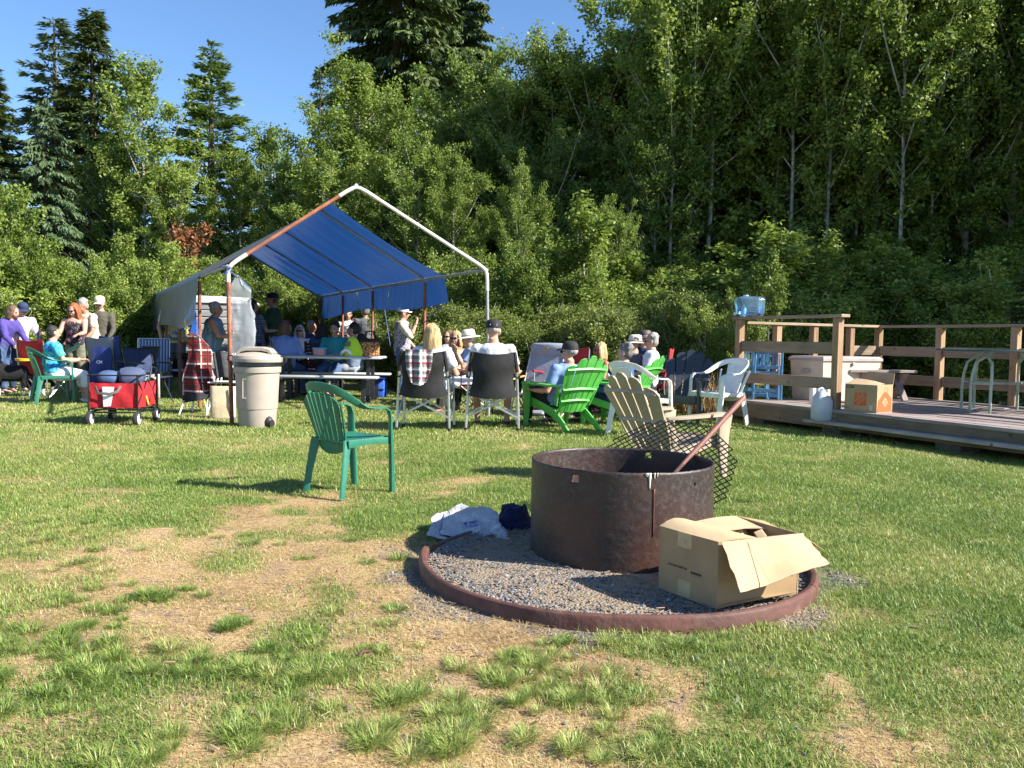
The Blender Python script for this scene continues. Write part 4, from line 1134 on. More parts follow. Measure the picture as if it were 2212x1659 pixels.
def monobloc(label, loc, rz, mat, slats=True, group=None, scale=1.0):
    root = empty("plastic_armchair", loc, rz, label, "plastic chair", group, scale)
    # backrest surface
    def S(u, v, off=0.0):
        w = .175 + .078 * max(0, v) ** .8
        return Vector((u * w, .185 + .115 * v + .055 * (1 - u * u) * (.6 + .4 * v) + off, .37 + .425 * v - .095 * abs(u) ** 3 * v * v))
    us = np.linspace(-.92, .92, 8)
    if slats:
        for i in range(7):
            a, c = us[i] + .026, us[i + 1] - .026
            if i in (0, 6): pass
            b = MB(); b.grid(lambda p, q: S(a + (c - a) * p, .02 + .93 * q), 3, 12); b.build("slat", mat, root, recalc=False, solid=.010)
    else:
        b = MB(); b.grid(lambda p, q: S(-.62 + 1.24 * p, .0 + .97 * q), 12, 12); b.build("back_panel", mat, root, recalc=False, solid=.010)
    # lower apron of the back
    b = MB(); b.grid(lambda p, q: S(-1 + 2 * p, -.14 * (1 - (2 * p - 1) ** 2 * .6) * (1 - q) + .06 * q), 16, 4); b.build("back_apron", mat, root, recalc=False, solid=.010)
    # rim band that flows into the arms
    def half(s):
        return [Vector((s * x, y, z)) for x, y, z in ((.255, -.235, 0), (.262, -.222, .20), (.268, -.205, .42), (.270, -.198, .575), (.270, -.180, .63), (.270, -.13, .653), (.272, -.03, .655), (.275, .07, .662), (.274, .14, .69))]
    for s in (-1, 1):
        h = half(s)
        sz = [(.050, .030), (.056, .030), (.062, .026), (.060, .020), (.058, .018), (.060, .016), (.060, .015), (.056, .015), (.052, .015)]
        sides = [(0.25 * s, 1, 0)] * 4 + [(.7 * s, .7, 0)] + [(1 * s, 0.05, 0)] * 2 + [(s, -.1, .25)] + [(.8 * s, -.2, .55)]
        sides[0:4] = [(s, .35, 0)] * 4; sides[4] = (s, .2, 0)
        m = MB(); m.ribbon(h[3:], sz[3:], sides[3:], 8); m.build("armrest", mat, root, angle=50)
        m = MB(); m.loft(h[:4], [(.030, .022), (.034, .020), (.036, .015), (.034, .011)], [(s, .35, 0)] * 4, 8, .6); m.build("leg", mat, root, angle=50)
        # rear leg, broad and flared with an inner rib
        pts = [Vector((s * .190, .215, .415)), Vector((s * .205, .232, .34)), Vector((s * .225, .262, .17)), Vector((s * .238, .285, 0))]
        m = MB(); m.ribbon(pts, [(.085, .012), (.072, .012), (.056, .013), (.050, .015)], (s * .75, .65, 0), 8)
        m.ribbon([p + Vector((s * .012, -.030 + .006 * i, 0)) for i, p in enumerate(pts)], [(.060, .010), (.052, .010), (.040, .010), (.034, .012)], (0, 1, 0), 8)
        m.build("leg", mat, root, angle=50)
        # side of the frame between seat and front leg
        m = MB(); m.ribbon([(s * .225, .20, .395), (s * .245, .05, .405), (s * .262, -.12, .405), (s * .266, -.20, .40)], [(.06, .010), (.045, .010), (.042, .010), (.055, .012)], (0, 0, 1), 8)
        m.build("side_rail", mat, root, angle=50)
    rim = [Vector((-.274, .14, .69)), Vector((-.268, .20, .725)), Vector((-.245, .262, .765)), Vector((-.19, .315, .798)), Vector((-.10, .350, .815)), Vector((0, .360, .820))]
    rim = rim + [Vector((-p.x, p.y, p.z)) for p in rim[-2::-1]]
    sides = []
    for i, p in enumerate(rim):
        t = 1 - abs(i - 5) / 5; sides.append((p.x * (1 - t) * 2, -.2 + .45 * t, .5 + .5 * t))
    m = MB(); m.ribbon(rim, [(.052 + .014 * (1 - abs(i - 5) / 5), .013) for i in range(11)], sides, 8); m.build("back_rim", mat, root, angle=50)
    # edges of the back
    for s in (-1, 1):
        m = MB(); m.ribbon([S(s * .98, v) + Vector((0, 0, 0)) for v in (0, .25, .5, .75, .97)], [(.030, .014)] * 5, (1, .25 * s, 0), 8); m.build("back_edge", mat, root, angle=50)
    # seat
    def T(u, v):
        w = .205 + .035 * v; x = (2 * u - 1) * w; y = .235 - .47 * v
        z = .405 + .022 * v - .020 * math.sin(PI * v) * (1 - (2 * u - 1) ** 2) - (.03 * max(0, v - .92) / .08)
        return (x, y, z)
    m = MB(); m.grid(T, 16, 16, skip=(lambda i, j: 3 <= j <= 12 and i in (3, 5, 7, 8, 10, 12) and False)); m.build("seat", mat, root, recalc=False, solid=.010)
    m = MB()
    for i in range(6):
        u = .2 + .12 * i; m.tube([Vector(T(u, v)) + Vector((0, 0, .005)) for v in (.2, .5, .85)], .0025, 5)
    m.build("seat_rib", mat, root)
    m = MB(); m.ribbon([(-.235, -.232, .395), (0, -.236, .398), (.235, -.232, .395)], (.055, .010), (0, .15, 1), 8); m.build("front_apron", mat, root, angle=50)
    return root

def adirondack(label, loc, rz, mat, group=None, scale=1.0, slot_gap=.012, ribs=True):
    root = empty("adirondack_chair", loc, rz, label, "adirondack chair", group, scale)
    # back of five fanned slats
    n = 5; topz = [.80, .875, .90, .875, .80]
    for i in range(n):
        u0, u1 = -1 + 2 * i / n, -1 + 2 * (i + 1) / n
        def S(p, q):
            u = u0 + (u1 - u0) * p; g = slot_gap * (1 if p > .5 else -1) * -.5
            w = .19 + .125 * q; z0, z1 = .22, topz[i] - .035 * (2 * p - 1) ** 4 - (.02 * abs(i - 2) * (p if i > 2 else 1 - p) if i != 2 else 0)
            z = z0 + (z1 - z0) * q
            return Vector((u * w + g, .17 + .40 * (z - .22) / .66 + .035 * (1 - u * u), z))
        m = MB(); m.grid(S, 6, 12); m.build("back_slat", mat, root, recalc=False, solid=.014)
    # cross ribs behind
    if ribs:
        for z, w in ((.36, .21), (.50, .245), (.74, .29)):
            m = MB(); y = .17 + .40 * (z - .22) / .66
            m.ribbon([(-w, y + .015, z), (-w * .5, y + .045, z + .01), (0, y + .055, z + .015), (w * .5, y + .045, z + .01), (w, y + .015, z)], (.045, .012), (0, -.5, 1), 8)
            m.build("back_rib", mat, root, angle=50)
    # seat slats
    for i in range(6):
        v0, v1 = i / 6 + .008, (i + 1) / 6 - .008
        def T(p, q):
            v = v0 + (v1 - v0) * q; w = .21 + .045 * v
            return (w * (2 * p - 1), .20 - .50 * v, .235 + .12 * v - .03 * math.sin(PI * v) + (-.03 * max(0, v - .9) / .1))
        m = MB(); m.grid(T, 4, 3); m.build("seat_slat", mat, root, recalc=False, solid=.012)
    for s in (-1, 1):
        # wide arm curving down into the front leg
        m = MB(); pts = [(s * .27, .34, .53), (s * .305, .26, .535), (s * .325, .10, .54), (s * .33, -.10, .545), (s * .325, -.27, .55), (s * .32, -.33, .545)]
        m.ribbon(pts, [(.05, .022), (.085, .026), (.10, .028), (.115, .030), (.125, .032), (.10, .034)], (1, 0, 0), 8); m.build("armrest", mat, root, angle=50)
        m = MB(); m.ribbon([(s * .315, -.315, .54), (s * .31, -.30, .36), (s * .31, -.305, .15), (s * .315, -.32, 0)], [(.15, .045), (.12, .04), (.085, .035), (.055, .035)], (0, 1, 0), 8); m.build("leg", mat, root, angle=50)
        m = MB(); m.ribbon([(s * .265, -.30, .33), (s * .25, -.05, .27), (s * .235, .16, .20), (s * .235, .34, .09), (s * .24, .46, 0)], [(.09, .02), (.085, .02), (.10, .022), (.075, .03), (.05, .035)], (0, .3, 1), 8); m.build("leg", mat, root, angle=50)
        m = MB(); m.ribbon([(s * .245, .215, .30), (s * .27, .27, .42), (s * .285, .33, .53)], [(.05, .02)] * 3, (0, 1, 0), 8); m.build("arm_brace", mat, root, angle=50)
    m = MB(); m.ribbon([(-.27, -.305, .30), (0, -.315, .305), (.27, -.305, .30)], (.10, .014), (0, 0, 1), 8); m.build("front_apron", mat, root, angle=50)
    return root

ALU = M("brushed_aluminium", (.62, .62, .60), .35, .75, var=.06, scale=12)
BLACKP = M("black_plastic", (.02, .02, .022), .5)
BFAB = M("black_polyester", (.014, .0135, .014), .75, var=.25, scale=5, bump=.35, bscale=14)
def fabric(name, c, **kw): return M(name, c, .85, var=.10, scale=4, bump=.45, bscale=12, **kw)

def director(label, loc, rz, group):
    root = empty("directors_chair", loc, rz, label, "camp chair", group)
    W = .285
    for s in (-1, 1):
        m = MB(); m.ribbon([(s * (W + .02), .215, 0), (s * (W + .012), .215, .25), (s * W, .21, .50), (s * (W - .01), .235, .68), (s * (W - .045), .275, .90)], (.026, .020), (1, 0, 0), 8)
        m.build("rear_leg", ALU, root, angle=50)
        m = MB(); m.ribbon([(s * (W + .02), -.215, 0), (s * (W + .012), -.215, .25), (s * W, -.21, .63)], (.026, .020), (1, 0, 0), 8)
        m.build("front_leg", ALU, root, angle=50)
        for y in (.215, -.215):
            m = MB(); m.tube([(s * (W + .021), y, 0), (s * (W + .019), y, .05)], .019, 8); m.build("foot_cap", BLACKP, root)
        m = MB(); m.bar((s * (W + .005), .215, .44), (s * (W + .005), -.215, .44), .022, .018); m.bar((s * (W + .012), .215, .16), (s * (W + .012), -.215, .42), .018, .010)
        m.build("side_rail", ALU, root)
        m = MB(); m.ribbon([(s * W, .24, .64), (s * W, .0, .655), (s * W, -.23, .65)], (.055, .030), (1, 0, 0), 8); m.build("armrest", BFAB, root, angle=60)
        for y in (.222, -.222):
            m = MB(); m.bar((-s * (W + .012), y + .008 * s, .17), (s * (W - .01), y + .008 * s, .46), .008, .022, (0, 0, 1))
            m.build("cross_brace", ALU, root)
    m = MB(); m.tube([(-.27, .2, .45), (-.2, .25, .415), (0, .27, .40), (.2, .25, .415), (.27, .2, .45)], .011, 8); m.build("seat_bar", BLACKP, root)
    def Bk(u, v):
        x = (2 * u - 1); w = W - .005 - .05 * v - .03 * math.sin(PI * min(1, v * 1.4)) * (v < .72)
        return (x * w, .225 + .06 * v + .075 * (1 - x * x) * (1 - .35 * v) + .008 * math.sin(9 * v + 3 * u), .39 + .52 * v + .02 * x * x * (v > .9) - .01 * (1 - x * x) * (v > .95) + (.04 * (abs(x) ** 3) * (1 - v)))
    m = MB(); m.grid(Bk, 16, 16); m.build("back_fabric", BFAB, root, recalc=False, angle=60, solid=.006)
    m = MB(); m.grid(lambda u, v: ((2 * u - 1) * W, .23 - .45 * v, .455 - .05 * math.sin(PI * u)), 10, 8); m.build("seat_fabric", BFAB, root, recalc=False, angle=60, solid=.006)
    for s in (-1, 1):
        m = MB(); m.tube([(s * (W - .01), .23, .70), (s * (W - .045), .278, .925)], .024, 8); m.build("pole_sleeve", BFAB, root)
    return root

def quad_camp(label, loc, rz, fab, frame, H=.92, group=None, arms=True):
    root = empty("folding_camp_chair", loc, rz, label, "camp chair", group)
    W = .28
    m = MB()
    for s in (-1, 1):
        m.tube([(s * W, -.24, 0), (-s * W * .9, -.22, .42)], .009, 6); m.tube([(s * W, .24, 0), (-s * W * .9, .20, .42)], .009, 6)
        m.tube([(s * W, -.24, 0), (s * W, .24, .40)], .009, 6); m.tube([(s * W, .24, 0), (s * W, -.24, .40)], .009, 6)
        m.tube([(s * W, .22, .02), (s * W, .30, H)], .009, 6); m.tube([(s * W, -.24, .38), (s * W, -.24, .62)], .009, 6)
    m.build("frame", frame, root)
    m = MB(); m.grid(lambda u, v: ((2 * u - 1) * (W - .01), .20 + .10 * v + .03 * (1 - (2 * u - 1) ** 2), .40 + (H - .40) * v + .03 * abs(2 * u - 1) * (v > .95)), 10, 8); m.build("backrest", fab, root, recalc=False, angle=60, solid=.008)
    m = MB(); m.grid(lambda u, v: ((2 * u - 1) * W, .20 - .44 * v, .42 - .05 * math.sin(PI * u)), 8, 6); m.build("seat", fab, root, recalc=False, angle=60, solid=.008)
    if arms:
        for s in (-1, 1):
            m = MB(); m.ribbon([(s * W, .27, .64), (s * W, 0, .60), (s * W, -.27, .63)], (.06, .02), (1, 0, 0), 8); m.build("armrest", fab, root, angle=60)
    return root

def wood_arm_lounger(label, loc, rz):
    root = empty("beach_chair", loc, rz, label, "beach chair")
    fab = fabric("grey_sling_fabric", (.30, .32, .36)); W = .27
    m = MB()
    for s in (-1, 1):
        m.tube([(s * W, .10, .24), (s * W, .30, .62), (s * W, .47, 1.0)], .012, 7); m.tube([(s * W, .12, .26), (s * W, -.33, .33)], .012, 7)
        m.tube([(s * W, -.20, .0), (s * W, .02, .52)], .011, 7); m.tube([(s * W, .36, .0), (s * W, .10, .30)], .011, 7); m.tube([(s * W, .30, .0), (s * W, -.22, .50)], .011, 7)
    m.tube([(-W, -.33, .33), (W, -.33, .33)], .012, 7); m.tube([(-W, -.2, .01), (W, -.2, .01)], .011, 7); m.tube([(-W, .36, .01), (W, .36, .01)], .011, 7)
    m.build("frame", ALU, root)
    m = MB(); m.grid(lambda u, v: ((2 * u - 1) * (W - .01), .11 + .36 * v, .25 + .74 * v - .0 + .015 * math.sin(PI * u)), 6, 8); m.build("backrest", fab, root, recalc=False, solid=.01)
    m = MB(); m.grid(lambda u, v: ((2 * u - 1) * (W - .01), .12 - .45 * v, .26 + .07 * v - .02 * math.sin(PI * u)), 6, 6); m.build("seat", fab, root, recalc=False, solid=.01)
    m = MB(); m.loft([(-W, .44, .93), (-W * .8, .43, .93), (0, .42, .93), (W * .8, .43, .93), (W, .44, .93)], [(.03, .08), (.05, .10), (.055, .105), (.05, .10), (.03, .08)], (0, 1, 0), 12); m.build("head_pillow", fab, root, angle=60)
    m = MB(); m.box((.01, .368, .955), (.06, .004, .022)); m.box((-.015, .366, .94), (.05, .004, .018)); m.build("yellow_emblem", plain("yellow_patch", (.75, .45, .05), .7), root)
    m = MB(); m.box((-.01, .364, .952), (.03, .004, .014)); m.build("red_emblem", plain("red_patch", (.5, .06, .05), .7), root)
    for s in (-1, 1):
        m = MB(); m.ribbon([(s * (W + .02), .24, .55), (s * (W + .02), 0, .52), (s * (W + .02), -.26, .50)], (.05, .016), (1, 0, 0), 8); m.build("armrest", M("varnished_wood", (.62, .36, .12), .45), root)
    m = MB(); m.box((W * .2, -.05, .06), (.42, .34, .05), None, .02); m.build("storage_pouch", fab, root)
    return root

# positions -------------------------------------------------------------
GREENP = plastic("green_plastic", (.022, .155, .098)); WHITEP = plastic("white_plastic", (.80, .78, .74), .35)
def midpt(*pp): 
    v = Vector((0, 0, 0))
    for p in pp: v += G(*p)
    return v / len(pp)
hero = monobloc("green plastic armchair standing alone on the bare patch of lawn", midpt((742, 1081), (678, 1067), (845, 1060), (765, 1040)), face_rz(.65, .76), GREENP, scale=.91); hero.scale = (.80, .84, .91)
lg = monobloc("green plastic armchair holding the woman in the turquoise shirt", at(118, 12.75), face_rz(.80, .60), GREENP)
TANP = plastic("tan_plastic", (.38, .31, .225)); LIME = plastic("bright_green_plastic", (.10, .47, .075)); GREYP = plastic("charcoal_plastic", (.045, .052, .062)); CREAMP = plastic("cream_plastic", (.72, .62, .30))
tf = Vector((.80, .60, 0)); tr_ = Vector((tf.y, -tf.x, 0))
tan = adirondack("tan plastic adirondack chair right behind the fire ring", G(1571, 1034) - tf * .32 - tr_ * .315, face_rz(tf.x, tf.y), TANP, scale=.94, slot_gap=.012)
gA = adirondack("bright green adirondack chair holding the man in the black cap and light blue shirt", at(1212, 10.35), face_rz(-.55, .84), LIME, ribs=True)
gB = copy_tree(gA); gB.location = at(1330, 10.9); gB.rotation_euler.z = face_rz(-.85, .5); gB["label"] = "bright green adirondack chair half hidden behind the tan one"
gD = adirondack("charcoal grey adirondack chair facing the camera, empty", at(1466, 11.3), face_rz(-.42, -.9), GREYP, ribs=False, scale=1.08)
gC = adirondack("cream yellow adirondack chair behind the woman in sunglasses", at(1322, 12.6), face_rz(-.6, -.35), CREAMP, ribs=False, scale=.98)
wA = monobloc("white plastic armchair with a solid back beside the deck", at(1548, 10.9), face_rz(-.85, -.52), WHITEP, slats=False, scale=1.03)
wB = monobloc("white plastic armchair half hidden behind the tan chair", at(1382, 9.7), face_rz(.75, .6), WHITEP, slats=False)
dA = director("black camp chair with a plaid towel over its back and blonde sitter", at(920, 9.85), face_rz(.06, 1), "black camp chairs seen from behind")
dB = copy_tree(dA); dB.location = at(1063, 9.95); dB.rotation_euler.z = face_rz(-.03, 1); dB["label"] = "black camp chair holding the man in the black cap, right of the towel chair"
wood_arm_lounger("grey reclining beach chair with wooden arms, empty, behind the circle", at(1152, 11.9), face_rz(-.5, -.9))
REDF = fabric("red_chair_fabric", (.42, .02, .025)); DKFR = M("dark_steel_tube", (.05, .05, .055), .4, .6)
quad_camp("red folding camp chair behind the man in the light blue shirt", at(1208, 12.0), face_rz(-.75, -.6), REDF, ALU, .95)
quad_camp("red folding camp chair holding the grey haired sitter in white", at(1403, 12.7), face_rz(-.9, .25), REDF, DKFR, .95)
# plaid towel over the chair back
def plaid(name, c0, c1, c2, c3, sc=14, co="Object"):
    if name in MATS: return MATS[name]
    t = NT(name); v = t.coord(co); s = t.n("ShaderNodeSeparateXYZ"); t.l(v, s.inputs[0])
    def band(src, f, lo, ph=0.0):
        q = t.math('FRACT', t.math('ADD', t.math('MULTIPLY', src, f), ph)); return t.math('LESS_THAN', q, lo)
    xx = t.math('ADD', s.outputs[0], s.outputs[1])
    a = t.mix(t.math('MULTIPLY', band(xx, sc, .45), .6), c0, c1); a = t.mix(t.math('MULTIPLY', band(s.outputs[2], sc, .45), .6), a, c1)
    a = t.mix(t.math('MULTIPLY', band(xx, sc * .5, .12, .3), .9), a, c2); a = t.mix(t.math('MULTIPLY', band(s.outputs[2], sc * .5, .12, .3), .9), a, c2)
    a = t.mix(t.math('MULTIPLY', band(xx, sc * .5, .08, .7), .9), a, c3); a = t.mix(t.math('MULTIPLY', band(s.outputs[2], sc * .5, .08, .7), .9), a, c3)
    b = t.bsdf(a, .9, 0, .1); t.bump(b, t.noise(v, 25, 4), .5, .02); MATS[name] = t.done(b.outputs[0]); return MATS[name]
tw_ = empty("towel", dA.location, dA.rotation_euler.z, "white, black and dark red plaid towel hanging over the left black camp chair", "towel")
def TW(u, v):
    x = (2 * u - 1) * (.155 - .035 * v ** 3); d = .10 + .015 * math.cos(14 * u)
    return (x + .03, .295 + d * (1 - .3 * (2 * u - 1) ** 2) - .02 * (1 - v), .945 - .40 * v * (1 - .30 * abs(2 * u - 1) ** 3) + .004 * math.sin(60 * u) * v)
m = MB(); m.grid(TW, 18, 14); m.build("hanging_cloth", plaid("towel_plaid", (.72, .70, .66), (.05, .05, .055), (.30, .02, .05), (.85, .83, .8), 12), tw_, recalc=False, angle=60, solid=.006)
# ------------------------------------------------------------------ deck with railing
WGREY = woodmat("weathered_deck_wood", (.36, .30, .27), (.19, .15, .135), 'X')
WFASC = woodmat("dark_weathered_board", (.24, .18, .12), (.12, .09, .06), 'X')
WRAIL = woodmat("rail_board", (.36, .265, .18), (.21, .15, .105), 'X')
WPOST = woodmat("post_wood", (.42, .27, .155), (.24, .15, .09), 'Z')
DZ = .31
de = (DECK_B - DECK_A).normalized(); dn = Vector((-de.y, de.x, 0))
def dk(s, t, z=0.0): return DECK_A + dn * s + de * t + Vector((0, 0, z))
DRZ = math.atan2(de.y, de.x)                    # local x runs along the front edge towards the camera
deck = empty("deck", DECK_A, DRZ, "low weathered wooden deck with board railings at the right", "deck")
# local frame: x = along edge, y = into the deck
g = random.Random(21); LEN = 7.6; w = .142; n = 19
for i in range(n):
    cut = g.uniform(2.2, 5.2)
    for (a, c) in ((0, cut - .002), (cut + .002, LEN)):
        m = MB(); m.box(((a + c) / 2, .0 + (i + .5) * w - .02, 0), (c - a, w - .008, .036), None, .004)
        o = m.build("plank", WGREY, deck, smooth=False); o.location = (0, 0, DZ - .018 + g.uniform(-.002, .002))
        o.rotation_euler = (g.uniform(-.01, .01), 0, 0)
for (a, c) in ((0.0, 1.9), (1.905, 5.2), (5.205, LEN)):
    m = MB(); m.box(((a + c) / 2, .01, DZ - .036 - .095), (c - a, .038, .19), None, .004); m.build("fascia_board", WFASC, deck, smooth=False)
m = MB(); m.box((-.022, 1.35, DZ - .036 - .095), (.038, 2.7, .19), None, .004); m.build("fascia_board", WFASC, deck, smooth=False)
for (a, c) in ((1.50, 4.6), (4.61, LEN)):
    m = MB(); m.box(((a + c) / 2, -.085, .155), (c - a, .135, .036), None, .005); m.build("step_board", woodmat("step_wood", (.40, .36, .32), (.2, .17, .15), 'X'), deck, smooth=False)
for x in (.5, 1.8, 3.35, 5.0, 6.6):
    m = MB(); m.box((x, .16, .065), (.30, .30, .145), None, .012); m.build("pier_block", M("concrete_block", (.10, .09, .075), .9, var=.2, scale=8, bump=.5, bscale=50), deck, smooth=False)
# joists seen as dark underside
m = MB()
for i in range(18): m.box((.2 + i * .42, 1.35, .19), (.038, 2.6, .15))
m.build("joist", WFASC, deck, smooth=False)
RH = 1.06
def post(x, y, h=RH - .04, wd=.092):
    m = MB(); m.box((0, 0, h / 2 + .0), (wd, wd, h + .0), None, .005); o = m.build("post", WPOST, deck, smooth=False); o.location = (x, y, DZ + .002); o.rotation_euler.z = g.uniform(-.03, .03); return o
def rail(x0, y0, x1, y1, z, hgt=.14, th=.038, cap=False, off=0.0, name="rail_board"):
    L_ = math.hypot(x1 - x0, y1 - y0); m = MB()
    m.box((0, off, 0), (L_, .14 if cap else th, .038 if cap else hgt), None, .005)
    o = m.build("rail_cap" if cap else name, WRAIL, deck, smooth=False)
    o.location = ((x0 + x1) / 2, (y0 + y1) / 2, DZ + z); o.rotation_euler = (0, 0, math.atan2(y1 - y0, x1 - x0)); return o
post(.06, .08, 1.08); post(1.80, .07, 1.08)
rail(-.03, .08, 1.91, .07, 1.101, cap=True)
rail(.11, .085, 1.75, .075, .72, .145); rail(.11, .085, 1.75, .075, .30, .14)
for s in (.75, 1.43, 2.14, 2.72): post(.05, s)
rail(.05, .155, .05, 2.79, RH - .02, cap=True)
rail(.05, 2.19, .05, 2.67, .68, .14); rail(.05, .16, .05, 2.67, .26, .14)
for t in (1.114, 2.2, 3.3, 4.4, 5.5): post(t, 2.70)
rail(.10, 2.72, 3.28, 2.70, RH - .02, cap=True); rail(3.285, 2.70, 6.5, 2.70, RH - .02, cap=True)
for (a, c) in ((.10, 1.06), (1.165, 2.15), (2.25, 3.25), (3.35, 4.35)):
    rail(a, 2.71, c, 2.70, .68, .14); rail(a, 2.71, c, 2.70, .27, .14)

# deck storage box
DBX = M("resin_cream", (.56, .49, .37), .55, var=.06, scale=4); DBL = M("resin_lid_taupe", (.36, .31, .29), .5, var=.08, scale=4)
db = empty("deck_box", dk(.95, .72, DZ), DRZ, "large cream resin storage box with taupe lid standing on the deck", "storage box")
def dbx(u, v, z): return (-.62 + .62 * u, 1.06 * v, z)
m = MB(); m.loft([(-.30, .53, .0), (-.30, .53, .30), (-.30, .53, .545)], [(.285, .51), (.30, .53), (.31, .545)], (1, 0, 0), 4, 1.0)
m = MB()
def frust(m, z0, z1, a0, b0, a1, b1, c=(-.30, .53)):
    m.add([(c[0] - a0, c[1] - b0, z0), (c[0] + a0, c[1] - b0, z0), (c[0] + a0, c[1] + b0, z0), (c[0] - a0, c[1] + b0, z0),
           (c[0] - a1, c[1] - b1, z1), (c[0] + a1, c[1] - b1, z1), (c[0] + a1, c[1] + b1, z1), (c[0] - a1, c[1] + b1, z1)],
          [(0, 3, 2, 1), (4, 5, 6, 7), (0, 1, 5, 4), (1, 2, 6, 5), (2, 3, 7, 6), (3, 0, 4, 7)])
frust(m, 0.0, .54, .275, .50, .305, .535)
for k in range(4): frust(m, .04 + k * .125, .04 + k * .125 + .115, .281 + .006 * k, .506 + .007 * k, .285 + .0065 * k, .511 + .0078 * k)
m.build("body", DBX, db, smooth=False)
m = MB(); frust(m, .54, .575, .325, .555, .325, .555); frust(m, .5755, .60, .323, .553, .29, .52); m.build("lid", DBL, db, smooth=False)
m = MB(); m.box((-.30, -.022, .40), (.16, .03, .05), None, .012); m.build("side_handle", DBL, db)
m = MB(); m.box((.02, .53, .50), (.02, .05, .05), None, .008); m.build("latch", DBL, db)

# blue folded chairs
BLUEW = M("blue_painted_wood", (.06, .21, .40), .6, var=.12, scale=8, dirt=((.45, .40, .33), .5))
def blue_chair(loc, rz, tilt, label):
    r0 = empty("folding_wood_chair", loc, rz, label, "folding chair", "blue folded chairs leaning by the deck railing"); r0.rotation_euler = (tilt, 0, rz)
    for s in (-1, 1):
        m = MB(); m.box((s * .19, 0, .35), (.03, .025, .70), None, .004); m.build("side_rail", BLUEW, r0, smooth=False)
        m = MB(); m.bar((s * .155, -.03, .62), (s * .165, -.13, 0), .022, .03); m.build("side_rail", BLUEW, r0, smooth=False)
    for z in (.665, .44, .30, .06):
        m = MB(); m.box((0, -.005, z), (.36, .014, .05), None, .003); m.build("slat", BLUEW, r0, smooth=False)
    for x in range(6):
        m = MB(); m.box((-.125 + x * .05, 0, .555), (.026, .012, .17), None, .003); m.build("slat", BLUEW, r0, smooth=False)
    for k in range(3):
        m = MB(); m.box((0, -.045 - .03 * k, .36 - k * .12), (.30, .012, .05), None, .003); m.build("slat", BLUEW, r0, smooth=False)
    return r0
blue_chair(dk(.36, .30, DZ), face_rz(-.35, -1), -.10, "front blue slatted folding chair leaning on the deck railing")
blue_chair(dk(.26, .16, DZ), face_rz(-.2, -1), -.16, "rear blue slatted folding chair, behind the other blue one")
m = MB(); m.lathe([(.036, 0), (.040, .006), (.040, .20), (.030, .215), (.001, .218)], n=16); o = m.build("white_canister", plain("white_card_roll", (.68, .68, .68), .6)); o.location = dk(.52, .98, DZ); tag(o, "narrow white canister standing on the deck against the storage box", "canister")

# clear water jug on the railing cap
def clear(name, col, rough=.05, alpha_like=.75):
    t = NT(name)
    gl = t.n("ShaderNodeBsdfGlossy"); gl.inputs[0].default_value = (.9, .95, 1, 1); gl.inputs[1].default_value = rough
    tr = t.n("ShaderNodeBsdfTransparent"); tr.inputs[0].default_value = (*col, 1)
    tl = t.n("ShaderNodeBsdfTranslucent"); tl.inputs[0].default_value = (*col, 1)
    df = t.n("ShaderNodeBsdfDiffuse"); df.inputs[0].default_value = (*col, 1)
    m1 = t.n("ShaderNodeMixShader"); m1.inputs[0].default_value = .5; t.l(tl.outputs[0], m1.inputs[1]); t.l(df.outputs[0], m1.inputs[2])
    m2 = t.n("ShaderNodeMixShader"); m2.inputs[0].default_value = alpha_like; t.l(m1.outputs[0], m2.inputs[1]); t.l(tr.outputs[0], m2.inputs[2])
    fr_ = t.n("ShaderNodeFresnel"); fr_.inputs[0].default_value = 1.45
    nz = t.noise(t.coord("Object"), 14, 3); bp = t.n("ShaderNodeBump"); bp.inputs["Strength"].default_value = .4; bp.inputs["Distance"].default_value = .02; t.l(nz, bp.inputs["Height"])
    t.l(bp.outputs[0], gl.inputs["Normal"]); t.l(bp.outputs[0], fr_.inputs["Normal"])
    m3 = t.n("ShaderNodeMixShader"); t.l(fr_.outputs[0], m3.inputs[0]); t.l(m2.outputs[0], m3.inputs[1]); t.l(gl.outputs[0], m3.inputs[2])
    return t.done(m3.outputs[0])
CLB = clear("clear_blue_plastic", (.50, .74, .92), .06, .82); MILK = clear("milky_plastic", (.80, .86, .90), .25, .12)
wj = empty("water_jug", dk(.08, .24, 1.121 + DZ), math.atan2(.2, 1), "clear blue rectangular water jug lying on the corner of the deck rail", "water jug")
m = MB(); k = [(-.17, 0, .135), (-.165, 0, .135), (-.12, 0, .14), (-.05, 0, .14), (.10, 0, .138), (.165, 0, .135), (.178, 0, .135)]
m.loft(k, [(.07, .08), (.10, .115), (.115, .13), (.118, .132), (.118, .132), (.11, .125), (.08, .09)], (0, 1, 0), 16, .45); m.build("jug_body", CLB, wj, angle=60)
m = MB()
for z in (.06, .09, .12): m.ribbon([(-.09, -.119, z), (.04, -.119, z)], (.012, .006), (0, 0, 1), 8)
m.build("jug_rib", CLB, wj)
m = MB(); m.tube([(-.19, 0, .035), (-.225, 0, .035)], .014, 10); m.tube([(-.215, 0, .055), (-.215, 0, .010)], .009, 8); m.build("spigot", plain("white_tap", (.8, .8, .8), .4), wj)
m = MB(); m.lathe([(.035, .262), (.035, .285), (.001, .287)], (-.06, 0, 0), 16); m.build("screw_cap", plain("pale_blue_cap", (.55, .7, .8), .4), wj)
o = MB().lathe([(.035, 0), (.036, .10), (.022, .14), (.015, .145), (.015, .165), (.001, .167)], n=14).build("white_bottle", plain("white_bottle_plastic", (.85, .85, .85), .35)); o.location = dk(.10, .10, DZ + 1.121); tag(o, "small white squeeze bottle standing behind the clear water jug on the rail", "bottle")
